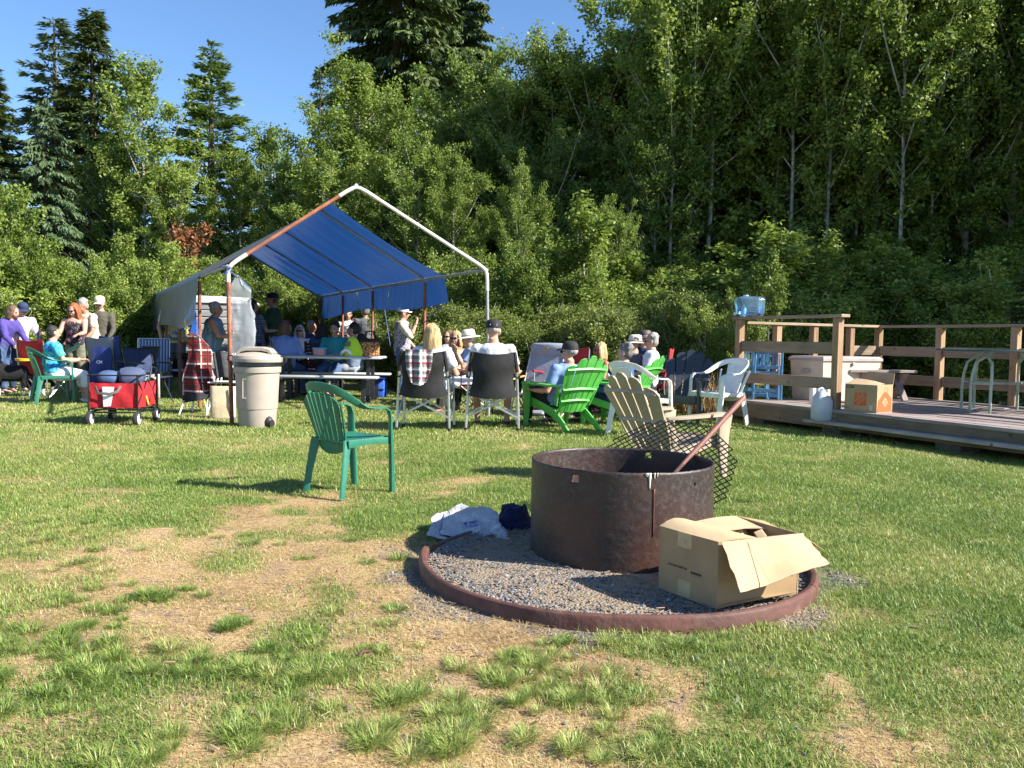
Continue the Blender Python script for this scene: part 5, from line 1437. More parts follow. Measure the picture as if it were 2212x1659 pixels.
# milky jug on the step
jp = dk(-.085, 1.74, .174)
jg = empty("plastic_jug", jp, .3, "tall milky white plastic jug standing on the deck step", "jug")
m = MB(); m.loft([(0, 0, 0), (0, 0, .02), (0, 0, .12), (0, 0, .24), (0, 0, .29), (0, 0, .325), (.03, 0, .345)], [(.10, .075), (.118, .088), (.120, .09), (.118, .088), (.09, .075), (.055, .055), (.03, .03)], (1, 0, 0), 20, .6)
m.build("jug_body", MILK, jg, angle=60)
m = MB(); m.tube([(-.05, 0, .31), (-.055, 0, .37), (-.01, 0, .385), (.03, 0, .36)], .014, 8); m.build("jug_handle", MILK, jg)
m = MB(); m.lathe([(.025, .335), (.025, .372), (.001, .374)], (.045, 0, 0), 14); m.build("cap", plain("clear_white_cap", (.75, .78, .8), .4), jg)

# moving box with printed logo
q1 = G(1893, 893, DZ); hx = Vector((.55, -.83, 0)).normalized(); hw = .41; q0 = q1 - hx * hw; hd, hh = .30, .315
hb = empty("moving_box", q0, math.atan2(hx.y, hx.x), "brown moving box with orange store logo standing at the deck edge", "cardboard box")
def bxf(x, y, z): return Vector((x, y, z))
CARD2 = card_mat("tan_moving_box", (.44, .30, .17))
sheet((bxf(0, 0, 0), bxf(hw, 0, 0), bxf(hw, 0, hh), bxf(0, 0, hh)), CARD2, "side_panel", hb); sheet((bxf(hw, 0, 0), bxf(hw, hd, 0), bxf(hw, hd, hh), bxf(hw, 0, hh)), CARD2, "side_panel", hb)
sheet((bxf(hw, hd, 0), bxf(0, hd, 0), bxf(0, hd, hh), bxf(hw, hd, hh)), CARD2, "side_panel", hb); sheet((bxf(0, hd, 0), bxf(0, 0, 0), bxf(0, 0, hh), bxf(0, hd, hh)), CARD2, "side_panel", hb)
sheet((bxf(0, 0, hh), bxf(hw, 0, hh), bxf(hw, .14, hh + .015), bxf(0.03, .16, hh + .06)), CARDI, "flap", hb, bend=lambda u, v: .012 * math.sin(PI * u) * v)
sheet((bxf(0, hd, hh), bxf(hw, hd, hh), bxf(hw - .03, hd + .07, hh + .13), bxf(.05, hd + .06, hh + .14)), CARD2, "flap", hb)
sheet((bxf(hw, hd, hh), bxf(hw, 0, hh), bxf(hw - .12, 0.03, hh - .04), bxf(hw - .12, hd, hh - .02)), CARDI, "flap", hb)
ORG = plain("orange_print", (.72, .10, .02), .75); SANDI = plain("bare_card_lettering", (.46, .32, .18), .85)
m = MB(); m.box((hw * .49, -.0032, hh * .47), (.145, .0012, .145)); m.build("logo_square", ORG, hb, smooth=False)
dg = Vector((math.cos(R(38)), 0, math.sin(R(38)))); dz_ = Vector((-dg.z, 0, dg.x)); cc = Vector((hw * .49, -.0045, hh * .47))
for (txt, k, sz) in (("THE", .048, .026), ("HOME", .006, .048), ("DEPOT", -.036, .040)):
    o = text_on(txt, cc + dz_ * (k - sz * .15), dg, dz_, sz, SANDI, hb, align='CENTER', weight=.0008)
m = MB(); m.box((.065, -.0032, hh - .032), (.10, .0012, .030)); m.build("size_label", plain("dark_print", (.07, .05, .04), .8), hb, smooth=False)
text_on("SMALL", Vector((.065, -.0045, hh - .041)), (1, 0, 0), (0, 0, 1), .024, SANDI, hb, align='CENTER', weight=.0006)
m = MB(); m.box((hw * .83, -.0032, .055), (.042, .0012, .06)); m.build("sticker", plain("pale_sticker", (.56, .46, .36), .7), hb, smooth=False)
m = MB()
for k in range(3):
    a = R(90 + 120 * k); p = Vector((.035 + .014 * math.cos(a), -.0035, .045 + .014 * math.sin(a))); tt = Vector((-math.sin(a), 0, math.cos(a)))
    m.bar(p - tt * .009, p + tt * .007, .0012, .005, (0, 0, 1)); m.bar(p + tt * .005 + Vector((math.cos(a), 0, math.sin(a))) * .004, p + tt * .010, .0012, .003, (0, 0, 1))
m.build("recycling_mark", plain("dark_print2", (.10, .07, .05), .8), hb, smooth=False)
# printed apron on the right side
m = MB(); m.add([(hw + .0035, .01, .015), (hw + .0035, hd - .02, .015), (hw + .0035, hd - .03, .16), (hw + .0035, hd * .62, .235), (hw + .0035, hd * .45, .235), (hw + .0035, .03, .14)], [(0, 1, 2, 3, 4, 5)]); m.build("printed_apron", ORG, hb, smooth=False)
m = MB(); m.tube([(hw + .004, hd * .45, .235), (hw + .004, hd * .5, .29), (hw + .004, hd * .66, .275), (hw + .004, hd * .64, .235)], .0015, 5); m.build("printed_loop", SANDI, hb)
m = MB(); q = Vector((hw + .0045, hd * .5, .12)); m.add([q + Vector((0, 0, .055)), q + Vector((0, .055, 0)), q + Vector((0, 0, -.055)), q + Vector((0, -.055, 0))], [(0, 1, 2, 3)]); m.build("logo_diamond", SANDI, hb, smooth=False)
for (txt, k, sz) in (("THE", .022, .015), ("HOME", .0, .024), ("DEPOT", -.022, .019)):
    a = Vector((0, .8, .6)); b2 = Vector((0, -.6, .8)); text_on(txt, q + Vector((.0008, 0, 0)) + b2 * (k - sz * .3), a, b2, sz, ORG, hb, align='CENTER')

# small bench on the deck
bn = empty("garden_bench", dk(2.12, .98, DZ), DRZ + R(88) - PI / 2 + R(-38), "small weathered wooden bench with crossed legs on the deck", "bench")
bn.location = at(1895, 11.75, DZ); bn.rotation_euler.z = R(8)
for k in range(2):
    m = MB(); m.box((0, -.075 + k * .15, .405), (1.0, .14, .036), None, .004); m.build("seat_board", WGREY, bn, smooth=False)
for x in (-.30, .30):
    m = MB(); m.bar((x, -.19, 0), (x, .11, .385), .038, .08, (1, 0, 0)); m.build("leg", WGREY, bn, smooth=False)
    m = MB(); m.bar((x + .04, .19, 0), (x + .04, -.11, .385), .038, .08, (1, 0, 0)); m.build("leg", WGREY, bn, smooth=False)
# round glass garden table
gtb = empty("patio_table", at(2168, 9.95, DZ), 0, "round glass topped patio table with pale green metal legs on the deck", "patio table")
GRN = M("pale_green_metal", (.30, .38, .31), .45, .3, var=.12, scale=14); 
m = MB(); m.lathe([(.70, .715), (.735, .71), (.745, .722), (.735, .735), (.70, .735)], n=64, closed=True); m.build("rim", M("dark_green_rim", (.05, .09, .08), .4), gtb)
m = MB(); m.lathe([(.001, .722), (.70, .722), (.70, .730), (.001, .730)], n=48); m.build("glass_top", clear("table_glass", (.72, .85, .82), .04, .8), gtb)
for k in range(4):
    a = R(28 + 90 * k); ca, sa = math.cos(a), math.sin(a)
    for (da) in (-.26, .26):
        b_ = a + da; x0, y0 = .47 * math.cos(b_), .47 * math.sin(b_)
        m = MB(); m.tube([(x0, y0, 0), (x0, y0, .30), (x0 * .97, y0 * .97, .44), (x0 * .80 + ca * .05, y0 * .80 + sa * .05, .58), (ca * .36, sa * .36, .66), (ca * .26, sa * .26, .712)], .017, 8); m.build("leg", GRN, gtb)
    m = MB(); m.bar((.47 * math.cos(a - .26), .47 * math.sin(a - .26), .34), (.47 * math.cos(a + .26), .47 * math.sin(a + .26), .34), .02, .02); m.build("leg_brace", GRN, gtb)
    m = MB(); m.bar((.47 * ca, .47 * sa, .34), (0, 0, .34), .035, .02); m.build("stretcher", GRN, gtb)
# ------------------------------------------------------------------ carport shelter
def pipe_mat(name, rusty, c=(.62, .60, .56)):
    t = NT(name); v = t.coord("Object"); n = t.noise(v, 2.2, 6, .7)
    base = t.mix(t.ramp(n, [(.38 if rusty else .66, 0. ), (.46 if rusty else .74, 1.)]), c, t.ramp(t.noise(v, 25, 4), [(.3, (.17, .055, .025)), (.7, (.34, .115, .05))]))
    b = t.bsdf(base, .6, .1, .3); t.bump(b, t.noise(v, 60, 4), .3, .004); return t.done(b.outputs[0])
RUST = M("rusted_pipe", (.30, .105, .05), .7, var=.22, scale=6, bump=.3, bscale=50, dirt=((.16, .05, .03), .6)); WHITEPIPE = pipe_mat("white_painted_pipe", False); RUSTW = pipe_mat("half_rusted_pipe", True)
GALV = M("galvanised_pipe", (.38, .38, .36), .5, .4, var=.15, scale=8, dirt=((.28, .12, .07), .5))
FLt, FLb = P(492, 575, 10.1), G(501, 918); FR = P(1052, 583, 11.55); FRb = Vector((FR.x + .05, FR.y, 0))
FLb.z = 0
AP = P(770, 400, 10.8)
tent = empty("canopy_shelter", ((FLb.x + FRb.x) / 2, (FLb.y + FRb.y) / 2, 0), 0, "rusty pipe carport shelter with a blue and silver tarp roof", "shelter")
T0 = Vector(tent.location)
def rel(p): return Vector(p) - T0
cps = [(908, 605, 13.8), (817, 623, 16.1), (743, 632, 17.9), (690, 640, 19.9)]
cps = [(908, 604), (817, 623), (743, 633), (690, 641)]
e0 = FR.z
def eave_r(px, py):
    d = ray(px, py); t = (e0 - CAM_H) / d.z; return CAMP + d * t
ER = [FR] + [eave_r(*c) for c in cps]
axd = (ER[-1] - ER[0]); axd.z = 0; axd.normalize()
ER = [FR + axd * max(0, (p - FR).dot(axd)) for p in ER]
EL = []; lx = [492, 432, 389, 360, 338]
for i, p in enumerate(ER):
    y = FLt.y + (ER[i] - FR).dot(axd) * axd.y * .93
    EL.append(FLt if i == 0 else Vector((at(lx[i], y).x, y, FLt.z)))
APX = []
for i in range(5):
    mid = (ER[i] + EL[i]) / 2; k = Vector((mid.x, mid.y, AP.z)); APX.append(k)
APX[0] = AP
# front arch
def bend_pts(a, b, c, r=.14):
    u, v = (a - b).normalized(), (c - b).normalized(); return [b + u * r, b + u * r * .45 + v * r * .05, b + (u + v) * r * .16, b + v * r * .45 + u * r * .05, b + v * r]
m = MB(); m.tube([rel(FLb), rel(FLb + (FLt - FLb) * .9)], .025, 10); m.build("front_post", RUST, tent)
m = MB(); q = bend_pts(FLb, FLt, APX[0]); m.tube([rel(FLb + (FLt - FLb) * .80)] + [rel(p) for p in q] + [rel(FLt + (APX[0] - FLt) * .14)], .025, 10); m.build("corner_elbow", WHITEPIPE, tent)
m = MB(); m.tube([rel(FLt + (APX[0] - FLt) * .13), rel(FLt + (APX[0] - FLt) * .87)], .023, 10); m.build("rafter", RUST, tent, )["label"] = "rust red front rafter on the left slope"
m = MB(); q = bend_pts(FLt, APX[0], FR, .16); m.tube([rel(FLt + (APX[0] - FLt) * .86)] + [rel(p) for p in q] + [rel(APX[0] + (FR - APX[0]) * .16)], .025, 10); m.build("ridge_elbow", WHITEPIPE, tent)
m = MB(); m.tube([rel(APX[0] + (FR - APX[0]) * .15), rel(APX[0] + (FR - APX[0]) * .86)], .023, 10); m.build("rafter", WHITEPIPE, tent)["label"] = "white painted front rafter on the right slope"
m = MB(); q = bend_pts(APX[0], FR, FRb, .14); m.tube([rel(APX[0] + (FR - APX[0]) * .85)] + [rel(p) for p in q] + [rel(FR + (FRb - FR) * .14)], .025, 10); m.build("corner_elbow", WHITEPIPE, tent)
m = MB(); m.tube([rel(FR + (FRb - FR) * .13), rel(FRb)], .022, 10); m.build("front_post", GALV, tent)
for i in range(1, 5):
    for (E, nm) in ((ER[i], RUST), (EL[i], RUST)):
        m = MB(); m.tube([rel(Vector((E.x, E.y, 0))), rel(E + Vector((0, 0, -.05)))], .026, 8); m.build("post", nm, tent)
    m = MB(); m.tube([rel(EL[i]), rel(APX[i]), rel(ER[i])], .022, 8); m.build("rafter", GALV, tent)
for E in (ER, EL, APX):
    m = MB(); m.tube([rel(p) for p in E], .022, 8); m.build("eave_rail" if E is not APX else "ridge_rail", GALV, tent)
# tarp: blue inside, silver outside, one sheet
outR0 = Vector((-axd.y, axd.x, 0)); outR0 = outR0 if outR0.x > 0 else -outR0
def tarp_mat(rev):
    t = NT("tarp_sheet" + ("_b" if rev else "_a")); v = t.coord("Object")
    geo = t.n("ShaderNodeNewGeometry"); n = t.noise(v, 3, 6, .65)
    blue = t.ramp(n, [(.3, (.008, .040, .16)), (.7, (.018, .085, .30))]); silver = t.ramp(n, [(.3, (.11, .112, .10)), (.7, (.17, .17, .15))])
    f = geo.outputs["Backfacing"]
    col = t.mix(f, blue, silver) if rev else t.mix(f, silver, blue)
    b = t.bsdf(col, .38, 0, .5)
    m0 = t.n("ShaderNodeMapping"); t.l(v, m0.inputs[0]); m0.inputs["Rotation"].default_value = (0, 0, -math.atan2(outR0.y, outR0.x))
    m1 = t.n("ShaderNodeMapping"); t.l(m0.outputs[0], m1.inputs[0]); m1.inputs["Scale"].default_value = (.5, 5, .5)
    hg = t.noise(m1.outputs[0], 1.6, 5, .6, .5)
    t.bump(b, t.math('ADD', hg, t.math('MULTIPLY', n, .4)), .9, .08)
    tr = t.n("ShaderNodeBsdfTranslucent"); tr.inputs[0].default_value = (.035, .19, .72, 1)
    mx = t.n("ShaderNodeMixShader"); mx.inputs[0].default_value = .10
    t.l(b.outputs[0], mx.inputs[1]); t.l(tr.outputs[0], mx.inputs[2]); return t.done(mx.outputs[0])
TARP = tarp_mat(False)
def lerp(L, s):
    s = min(max(s, 0), len(L) - 1 - 1e-6); i = int(s); return L[i] + (L[i + 1] - L[i]) * (s - i)
S0 = .68                                           # tarp starts short of the second frame
def roofR(u, v):
    s = S0 + (4.08 - S0) * u; a, b_ = lerp(APX, s) , lerp(ER, s); w_ = 1.0
    p = a + (b_ - a) * v * 1.0 + Vector((0, 0, .028))
    sag = -.07 * abs(math.sin(PI * s)) ** 1.0 * math.sin(PI * v) ** .7 + .014 * math.sin(s * 26 + 2 * v) * math.sin(PI * v) + .008 * math.sin(s * 47 + 5 * v) * v * (1 - v) * 3
    return rel(p + Vector((0, 0, sag)))
def roofL(u, v):
    s = S0 + (4.08 - S0) * u; a, b_ = lerp(APX, s), lerp(EL, s)
    p = a + (b_ - a) * v + Vector((0, 0, .028)); sag = -.05 * abs(math.sin(PI * s)) * math.sin(PI * v) ** .7
    return rel(p + Vector((0, 0, sag)))
outR = Vector((-axd.y, axd.x, 0)); outR = outR if outR.x > 0 else -outR
def orient_up(o):
    me = o.data; 
    if sum(p.normal.z * p.area for p in me.polygons) < 0: me.flip_normals()
for fn, nm in ((roofR, "tarp_slope"), (roofL, "tarp_slope")):
    m = MB(); m.grid(fn, 150, 20); o = m.build(nm, TARP, tent, recalc=False, angle=60); orient_up(o)
# valances
def valR(u, v):
    s = S0 + (4.02 - S0) * u; a = lerp(ER, s); drop = .46 + .16 * max(0, u - .55) + .05 * math.sin(9 * u)
    gap = 0
    return rel(a + outR * (.03 + .03 * v * (1 - u) ** 2 + .05 * v * math.sin(11 * u + 2)) + Vector((0, 0, .03 - drop * v + .05 * v * (1 - u) ** 4)))
for (u0, u1) in ((0, .30), (.302, .56), (.566, 1.0)):
    m = MB(); m.grid(lambda u, v: valR(u0 + (u1 - u0) * u, v), 26, 8); o = m.build("tarp_valance", TARP, tent, recalc=False, angle=60)
    if sum(Vector(p.normal).dot(outR) * p.area for p in o.data.polygons) < 0: o.data.flip_normals()
def valL(u, v):
    s = .92 + (4.05 - .92) * u; a = lerp(EL, s); drop = .70 + .05 * math.sin(8 * u) + .05 * u
    return rel(a - outR * (.04 + .06 * v + .04 * v * math.sin(13 * u)) + Vector((0, 0, .03 - drop * v)))
m = MB(); m.grid(valL, 40, 10); o = m.build("tarp_valance", TARP, tent, recalc=False, angle=60)
if sum(Vector(p.normal).dot(-outR) * p.area for p in o.data.polygons) < 0: o.data.flip_normals()
ROPE = M("blue_white_rope", (.10, .14, .42), .8, var=.5, scale=60); YR = plain("yellow_rope", (.75, .62, .05), .7)
def rope(pts, mat=ROPE, r=.007, name="rope", par=tent): m = MB(); m.tube([rel(p) for p in pts], r, 6); return m.build(name, mat, par)
def knot(p, s=.05):
    g = random.Random(int(p.x * 999)); pts = [p + Vector((s * math.sin(k * 2.1) + g.uniform(-.01, .01), s * .5 * math.cos(k * 1.7), s * .9 * math.sin(k * .9))) for k in range(12)]; return rope(pts, r=.008, name="rope_knot")
knot(FLt + Vector((0, -.02, -.05)), .055); knot(EL[1] + Vector((0, -.05, -.95)), .04); knot(ER[1] + Vector((0, -.04, -1.05)), .035)
rope([EL[1] + Vector((0, -.05, -.95)), EL[1] + Vector((.06, -.06, -1.02)), EL[1] + Vector((.10, -.06, -1.2))])
rope([EL[1] + Vector((-.02, -.04, -.6)), EL[1] + Vector((0, -.05, -.93))])
rope([FR + Vector((0, 0, .02)), FR * .5 + ER[1] * .5 + Vector((0, 0, .07)), lerp(ER, .75) + Vector((.02, 0, .05))], M("dark_rope", (.03, .04, .07), .7), .005)
rope([valR(.02, 1) + T0, P(908, 705, ER[1].y)]); rope([valR(.32, 1) + T0, P(843, 747, ER[2].y - .8)])
rope([P(822, 650, ER[2].y - .04), P(829, 655, ER[2].y - .06), P(829, 666, ER[2].y - .06), P(820, 668, ER[2].y - .04)], YR, .009)
# yellow stake and blue corner of a second tarp by the left post
m = MB(); m.tube([at(416, 12.0) + Vector((.2, 0, .0)), P(399, 694, 12.0)], .010, 6); o = m.build("yellow_stake", YR); tag(o, "thin yellow plastic stake standing behind the plaid blanket", "stake")
m = MB(); e = EL[1]; m.add([rel(e + Vector((-.03, -.05, -.45))), rel(e + Vector((-.02, -.06, -.85))), rel(e + Vector((-.12, -.05, -.80)))], [(0, 1, 2)]); m.build("tarp_corner", plain("bright_blue_tarp", (.03, .16, .62), .5), tent, recalc=False, solid=.003)
# clear plastic bag tied to the front left corner
pb = empty("plastic_bag", (FLt.x, FLt.y, 0), 0, "long clear plastic sack hanging from the front left shelter post", "plastic bag")
def PBf(u, v):
    a = 2 * PI * u; w_ = np.interp(v, [0, .06, .16, .3, .55, .8, 1], [.012, .06, .17, .12, .165, .15, .07]); k = 1.6 * (fbm(np.array([u * 9 if u < 1 else 0.]), np.array([v * 7]), 4, 4).item() - .5)
    return (.10 + .03 * math.sin(2.5 * v) + .05 * v + w_ * math.cos(a) * (1 + .35 * k), .05 + w_ * .32 * math.sin(a) + .03 * k, FLt.z - .10 - 1.13 * v + .035 * math.cos(a) * v + .02 * math.sin(5 * a) * v)
m = MB(); m.grid(PBf, 40, 44); m.build("sack", clear("clear_polythene", (.93, .94, .95), .12, .70), pb, recalc=False, angle=70)
m = MB(); m.tube([(.0, 0, FLt.z - .03), (.07, .03, FLt.z - .10), (.10, .05, FLt.z - .13)], .007, 5); m.build("tie_string", ROPE, pb)

# ------------------------------------------------------------------ trash can
CANP = M("beige_plastic", (.37, .315, .26), .55, var=.05, scale=5, bump=.08, bscale=90); BAGB = plain("black_bin_liner", (.012, .012, .013), .22)
tc = empty("trash_can", G(556, 922), 0, "tall beige plastic trash can with lid beside the front left post", "trash can")
m = MB(); m.lathe([(.205, 0), (.212, .02), (.225, .22), (.232, .222), (.250, .60), (.252, .64), (.268, .645), (.272, .70), (.262, .715), (.245, .715)], n=44, sy=.96); m.build("body", CANP, tc, angle=25)
m = MB(); m.lathe([(.262, .712), (.281, .722), (.279, .762), (.262, .768)], n=44, sy=.96, closed=True); m.build("bin_liner", M("shiny_black_liner", (.015, .015, .016), .18, bump=.8, bscale=26), tc, angle=60)
m = MB(); m.lathe([(.286, .765), (.290, .80), (.275, .835), (.24, .852), (.20, .865), (.12, .885), (.001, .89)], n=44, sy=.96); m.build("lid", CANP, tc, angle=25)
m = MB(); m.ribbon([(-.20, -.02, .855), (-.16, -.02, .90), (-.08, -.02, .915), (.08, -.02, .915), (.16, -.02, .90), (.20, -.02, .855)], (.22, .05), (0, 1, 0), 8); m.build("lid_ridge", CANP, tc, angle=50)
for s in (-1, 1):
    m = MB(); m.tube([(s * .262, 0, .76), (s * .275, -.02, .83), (s * .335, -.02, .835), (s * .345, -.02, .79), (s * .30, -.02, .735), (s * .275, 0, .74)], .009, 6); m.build("handle_latch", BLACKP, tc)
m = MB(); m.box((-.10, -.228, .46), (.012, .012, .22), None, .004); m.box((-.085, -.228, .57), (.04, .012, .012)); m.box((-.085, -.222, .352), (.04, .012, .012)); m.build("side_grip", CANP, tc, smooth=False)
m = MB(); m.tube([(.17, -.12, .05), (.215, -.135, .05)], .048, 14); m.build("wheel", BLACKP, tc)
m = MB(); m.ell((.155, -.115, .07), (.065, .055, .075)); m.build("wheel_arch", BLACKP, tc)

# ------------------------------------------------------------------ picnic tables
TOPG = M("grey_resin_top", (.40, .42, .44), .5, var=.05, scale=4); DLEG = M("dark_steel_leg", (.035, .035, .04), .5, .3)
def picnic(loc, rz, label, L_=1.83, group="resin picnic tables under the shelter"):
    r0 = empty("picnic_table", loc, rz, label, "picnic table", group)
    m = MB(); m.box((0, 0, .735), (L_, .74, .045), None, .018); m.build("tabletop", TOPG, r0, angle=60)
    for s in (-1, 1):
        m = MB(); m.box((0 + .02, s * .66, .435), (L_, .27, .042), None, .016); m.build("bench_seat", TOPG, r0, angle=60)
        x = s * (L_ / 2 - .22)
        for y in (-.22, .22):
            m = MB(); m.box((x, y, .355), (.06, .04, .71)); m.build("leg", DLEG, r0, smooth=False)
        for y in (-.66, .66):
            m = MB(); m.box((x + .14 * s * 0 + .0, y, .205), (.06, .04, .41)); m.build("bench_leg", DLEG, r0, smooth=False)
        m = MB(); m.box((x, 0, .02), (.05, 1.36, .035)); m.box((x, 0, .39), (.04, 1.30, .03)); m.build("frame_bar", DLEG, r0, smooth=False)
    return r0
pt1 = picnic(Vector((0, 0, 0)), 0, "grey topped picnic table nearest the trash can, bags on it")
pr = P(822, 775, 13.6); pt1.location = (pr.x - .915, 13.95, 0)
pt2 = copy_tree(pt1); pt2.location = (pt1.location.x - 1.0, 16.3, 0); pt2.rotation_euler.z = R(8); pt2["label"] = "grey picnic table farther back under the tarp with seated people round it"
pt3 = copy_tree(pt1); pt3.location = tuple(at(525, 15.2)); pt3.rotation_euler.z = R(62); pt3["label"] = "shaded picnic table behind the hanging plastic bag"
TZ = .758
def on1(px, dy=0.0, z=TZ):
    Y = pt1.location.y + dy; p = at(px, Y, z); return p
# food tub, foil dish, lime bag, patterned tote, bottle
tb = empty("food_tub", on1(690, -.12), 0, "clear round tub of pink food with a blue lid on the near table", "food tub")
m = MB(); m.lathe([(.085, 0), (.10, .01), (.112, .095), (.112, .10)], n=28, sy=.8); m.build("tub", M("pink_salad_tub", (.72, .30, .26), .35, var=.15, scale=25), tb)
m = MB(); m.lathe([(.116, .10), (.122, .105), (.122, .125), (.105, .13), (.001, .13)], n=28, sy=.8); m.build("lid", plain("blue_lid", (.14, .42, .62), .4), tb)
fd = empty("foil_dish", on1(738, -.10), 0, "shallow teal rimmed dish with foil between the pink tub and lime bag", "dish")
m = MB(); m.lathe([(.12, 0), (.15, .05), (.155, .055), (.001, .056)], n=28, sy=.7); m.build("dish", plain("teal_dish", (.14, .33, .30), .4), fd)
m = MB(); m.grid(lambda u, v: ((u - .5) * .32, (v - .5) * .18, .06 + .04 * math.sin(7 * u + 2 * v) ** 2 * (1 - abs(2 * v - 1))), 14, 8); m.build("foil", M("crumpled_foil", (.6, .6, .6), .25, .8, bump=1, bscale=30), fd, angle=15)
lb = empty("lime_bag", on1(757, -.18), 0, "bright lime green and white bag standing on the near table", "bag")
LIMEF = fabric("lime_fabric", (.55, .75, .03)); WFAB = fabric("white_fabric", (.75, .75, .74))
m = MB(); m.loft([(.04, 0, 0), (.04, 0, .05), (.035, 0, .15), (.02, 0, .24), (-.01, 0, .28), (-.02, 0, .29)], [(.15, .09), (.165, .095), (.14, .08), (.10, .06), (.07, .04), (.03, .02)], (1, 0, 0), 18); o = m.build("bag_body", LIMEF, lb, angle=70)
m = MB(); m.loft([(-.14, -.05, .01), (-.12, -.07, .06), (-.05, -.085, .11), (.0, -.09, .07), (.03, -.09, .01)], [(.02, .02), (.045, .03), (.05, .03), (.045, .03), (.02, .02)], (0, 1, 0), 10); m.build("white_trim", WFAB, lb, angle=70)
m = MB(); m.box((-.03, -.072, .20), (.09, .02, .08), rotm('X', -.35), .01); m.build("pocket", fabric("olive_mesh", (.12, .18, .10)), lb)
def leopard():
    t = NT("amber_print"); v = t.coord("Object"); vo = t.n("ShaderNodeTexVoronoi"); t.l(v, vo.inputs["Vector"]); vo.inputs["Scale"].default_value = 26; vo.feature = 'DISTANCE_TO_EDGE'
    c = t.ramp(vo.outputs["Distance"], [(.05, (.10, .03, .01)), (.14, (.62, .26, .08)), (.4, (.70, .42, .18))]); return t.done(t.bsdf(c, .8).outputs[0])
to = empty("tote_bag", on1(799, -.12), 0, "black and amber patterned tote bag at the right end of the near table", "tote bag")
m = MB(); m.box((0, 0, .12), (.30, .13, .24), None, .02); m.build("bag_body", leopard(), to, angle=60)
m = MB(); m.box((0, -.001, .26), (.305, .128, .06), None, .02); m.build("bag_top", BFAB, to, angle=60)
for s in (-1, 1):
    m = MB(); m.tube([(-.09, s * .06, .28), (-.06, s * .07, .40), (.06, s * .07, .41), (.09, s * .06, .28)], .012, 6); m.build("handle", BFAB, to)
cp = empty("backpack", on1(786, .25), 0, "black backpack with straps standing behind the patterned tote bag", "bag")
m = MB(); m.ell((0, 0, .16), (.10, .08, .16)); m.ell((-.03, -.03, .30), (.08, .06, .07)); m.tube([(.02, 0, .32), (.10, -.02, .25), (.10, 0, .0)], .012, 6); m.build("bundle", BFAB, cp, angle=70)
wb = empty("wine_bottle", on1(583, -.05), 0, "dark green wine bottle standing on the left of the near table", "bottle")
m = MB(); m.lathe([(.037, 0), (.038, .01), (.038, .19), (.016, .235), (.014, .30), (.016, .305), (.001, .306)], n=18); m.build("glass", M("dark_bottle_glass", (.01, .02, .012), .08, spec=.8), wb)
m = MB(); m.lathe([(.039, .06), (.039, .14)], n=18); m.build("paper_label", plain("grey_label", (.35, .35, .33), .7), wb)
# blue cooler behind the bench
cl = empty("soft_cooler", at(812, 14.9), R(-6), "small blue soft cooler with black straps on the grass behind the bench", "cooler")
m = MB(); m.box((0, 0, .17), (.34, .22, .32), None, .02); m.build("cooler_body", fabric("royal_blue_fabric", (.02, .10, .55)), cl, angle=60)
m = MB(); m.box((0, 0, .345), (.345, .225, .03), None, .01); m.build("cooler_lid", fabric("royal_blue_fabric_dark", (.015, .06, .35)), cl, angle=60)
m = MB(); m.box((-.04, -.112, .17), (.05, .01, .30)); m.box((0, -.113, .16), (.34, .008, .02)); m.tube([(.17, -.05, .12), (.26, -.08, .14), (.34, -.1, .10), (.42, -.1, .03)], .012, 6); m.build("strap", BLACKP, cl)
# barbecue grill with bread, behind the shelter
bq = empty("barbecue", at(415, 16.2), 0, "black barbecue grill with a pan on it beside the tie dye shirt man", "grill")
m = MB(); m.lathe([(.05, .56), (.20, .60), (.27, .70), (.27, .72)], n=24); m.build("bowl", BLACKP, bq)
for s in (0, 1, 2):
    a = R(40 + 120 * s); m = MB(); m.tube([(.16 * math.cos(a), .16 * math.sin(a), .62), (.30 * math.cos(a), .30 * math.sin(a), 0)], .012, 6); m.build("leg", BLACKP, bq)
m = MB(); m.tube([(-.42, 0, .70), (-.27, 0, .70)], .012, 6); m.build("pan_handle", BLACKP, bq)
m = MB(); m.loft([(-.24, 0, .93), (-.18, 0, .95), (0, 0, .965), (.16, 0, .95), (.24, 0, .92)], [(.03, .03), (.07, .05), (.08, .06), (.07, .05), (.03, .03)], (0, 1, 0), 12); o = m.build("bread_loaf", M("baked_crust", (.55, .33, .16), .8, var=.3, scale=16, bump=.5, bscale=40)); o.location = bq.location; tag(o, "long golden bread loaf held above the black barbecue", "bread")
m = MB(); m.tube([(-.12, 0, .72), (-.12, 0, .93)], .006, 5); m.tube([(.10, 0, .72), (.10, 0, .93)], .006, 5); m.build("rack", DLEG, bq)
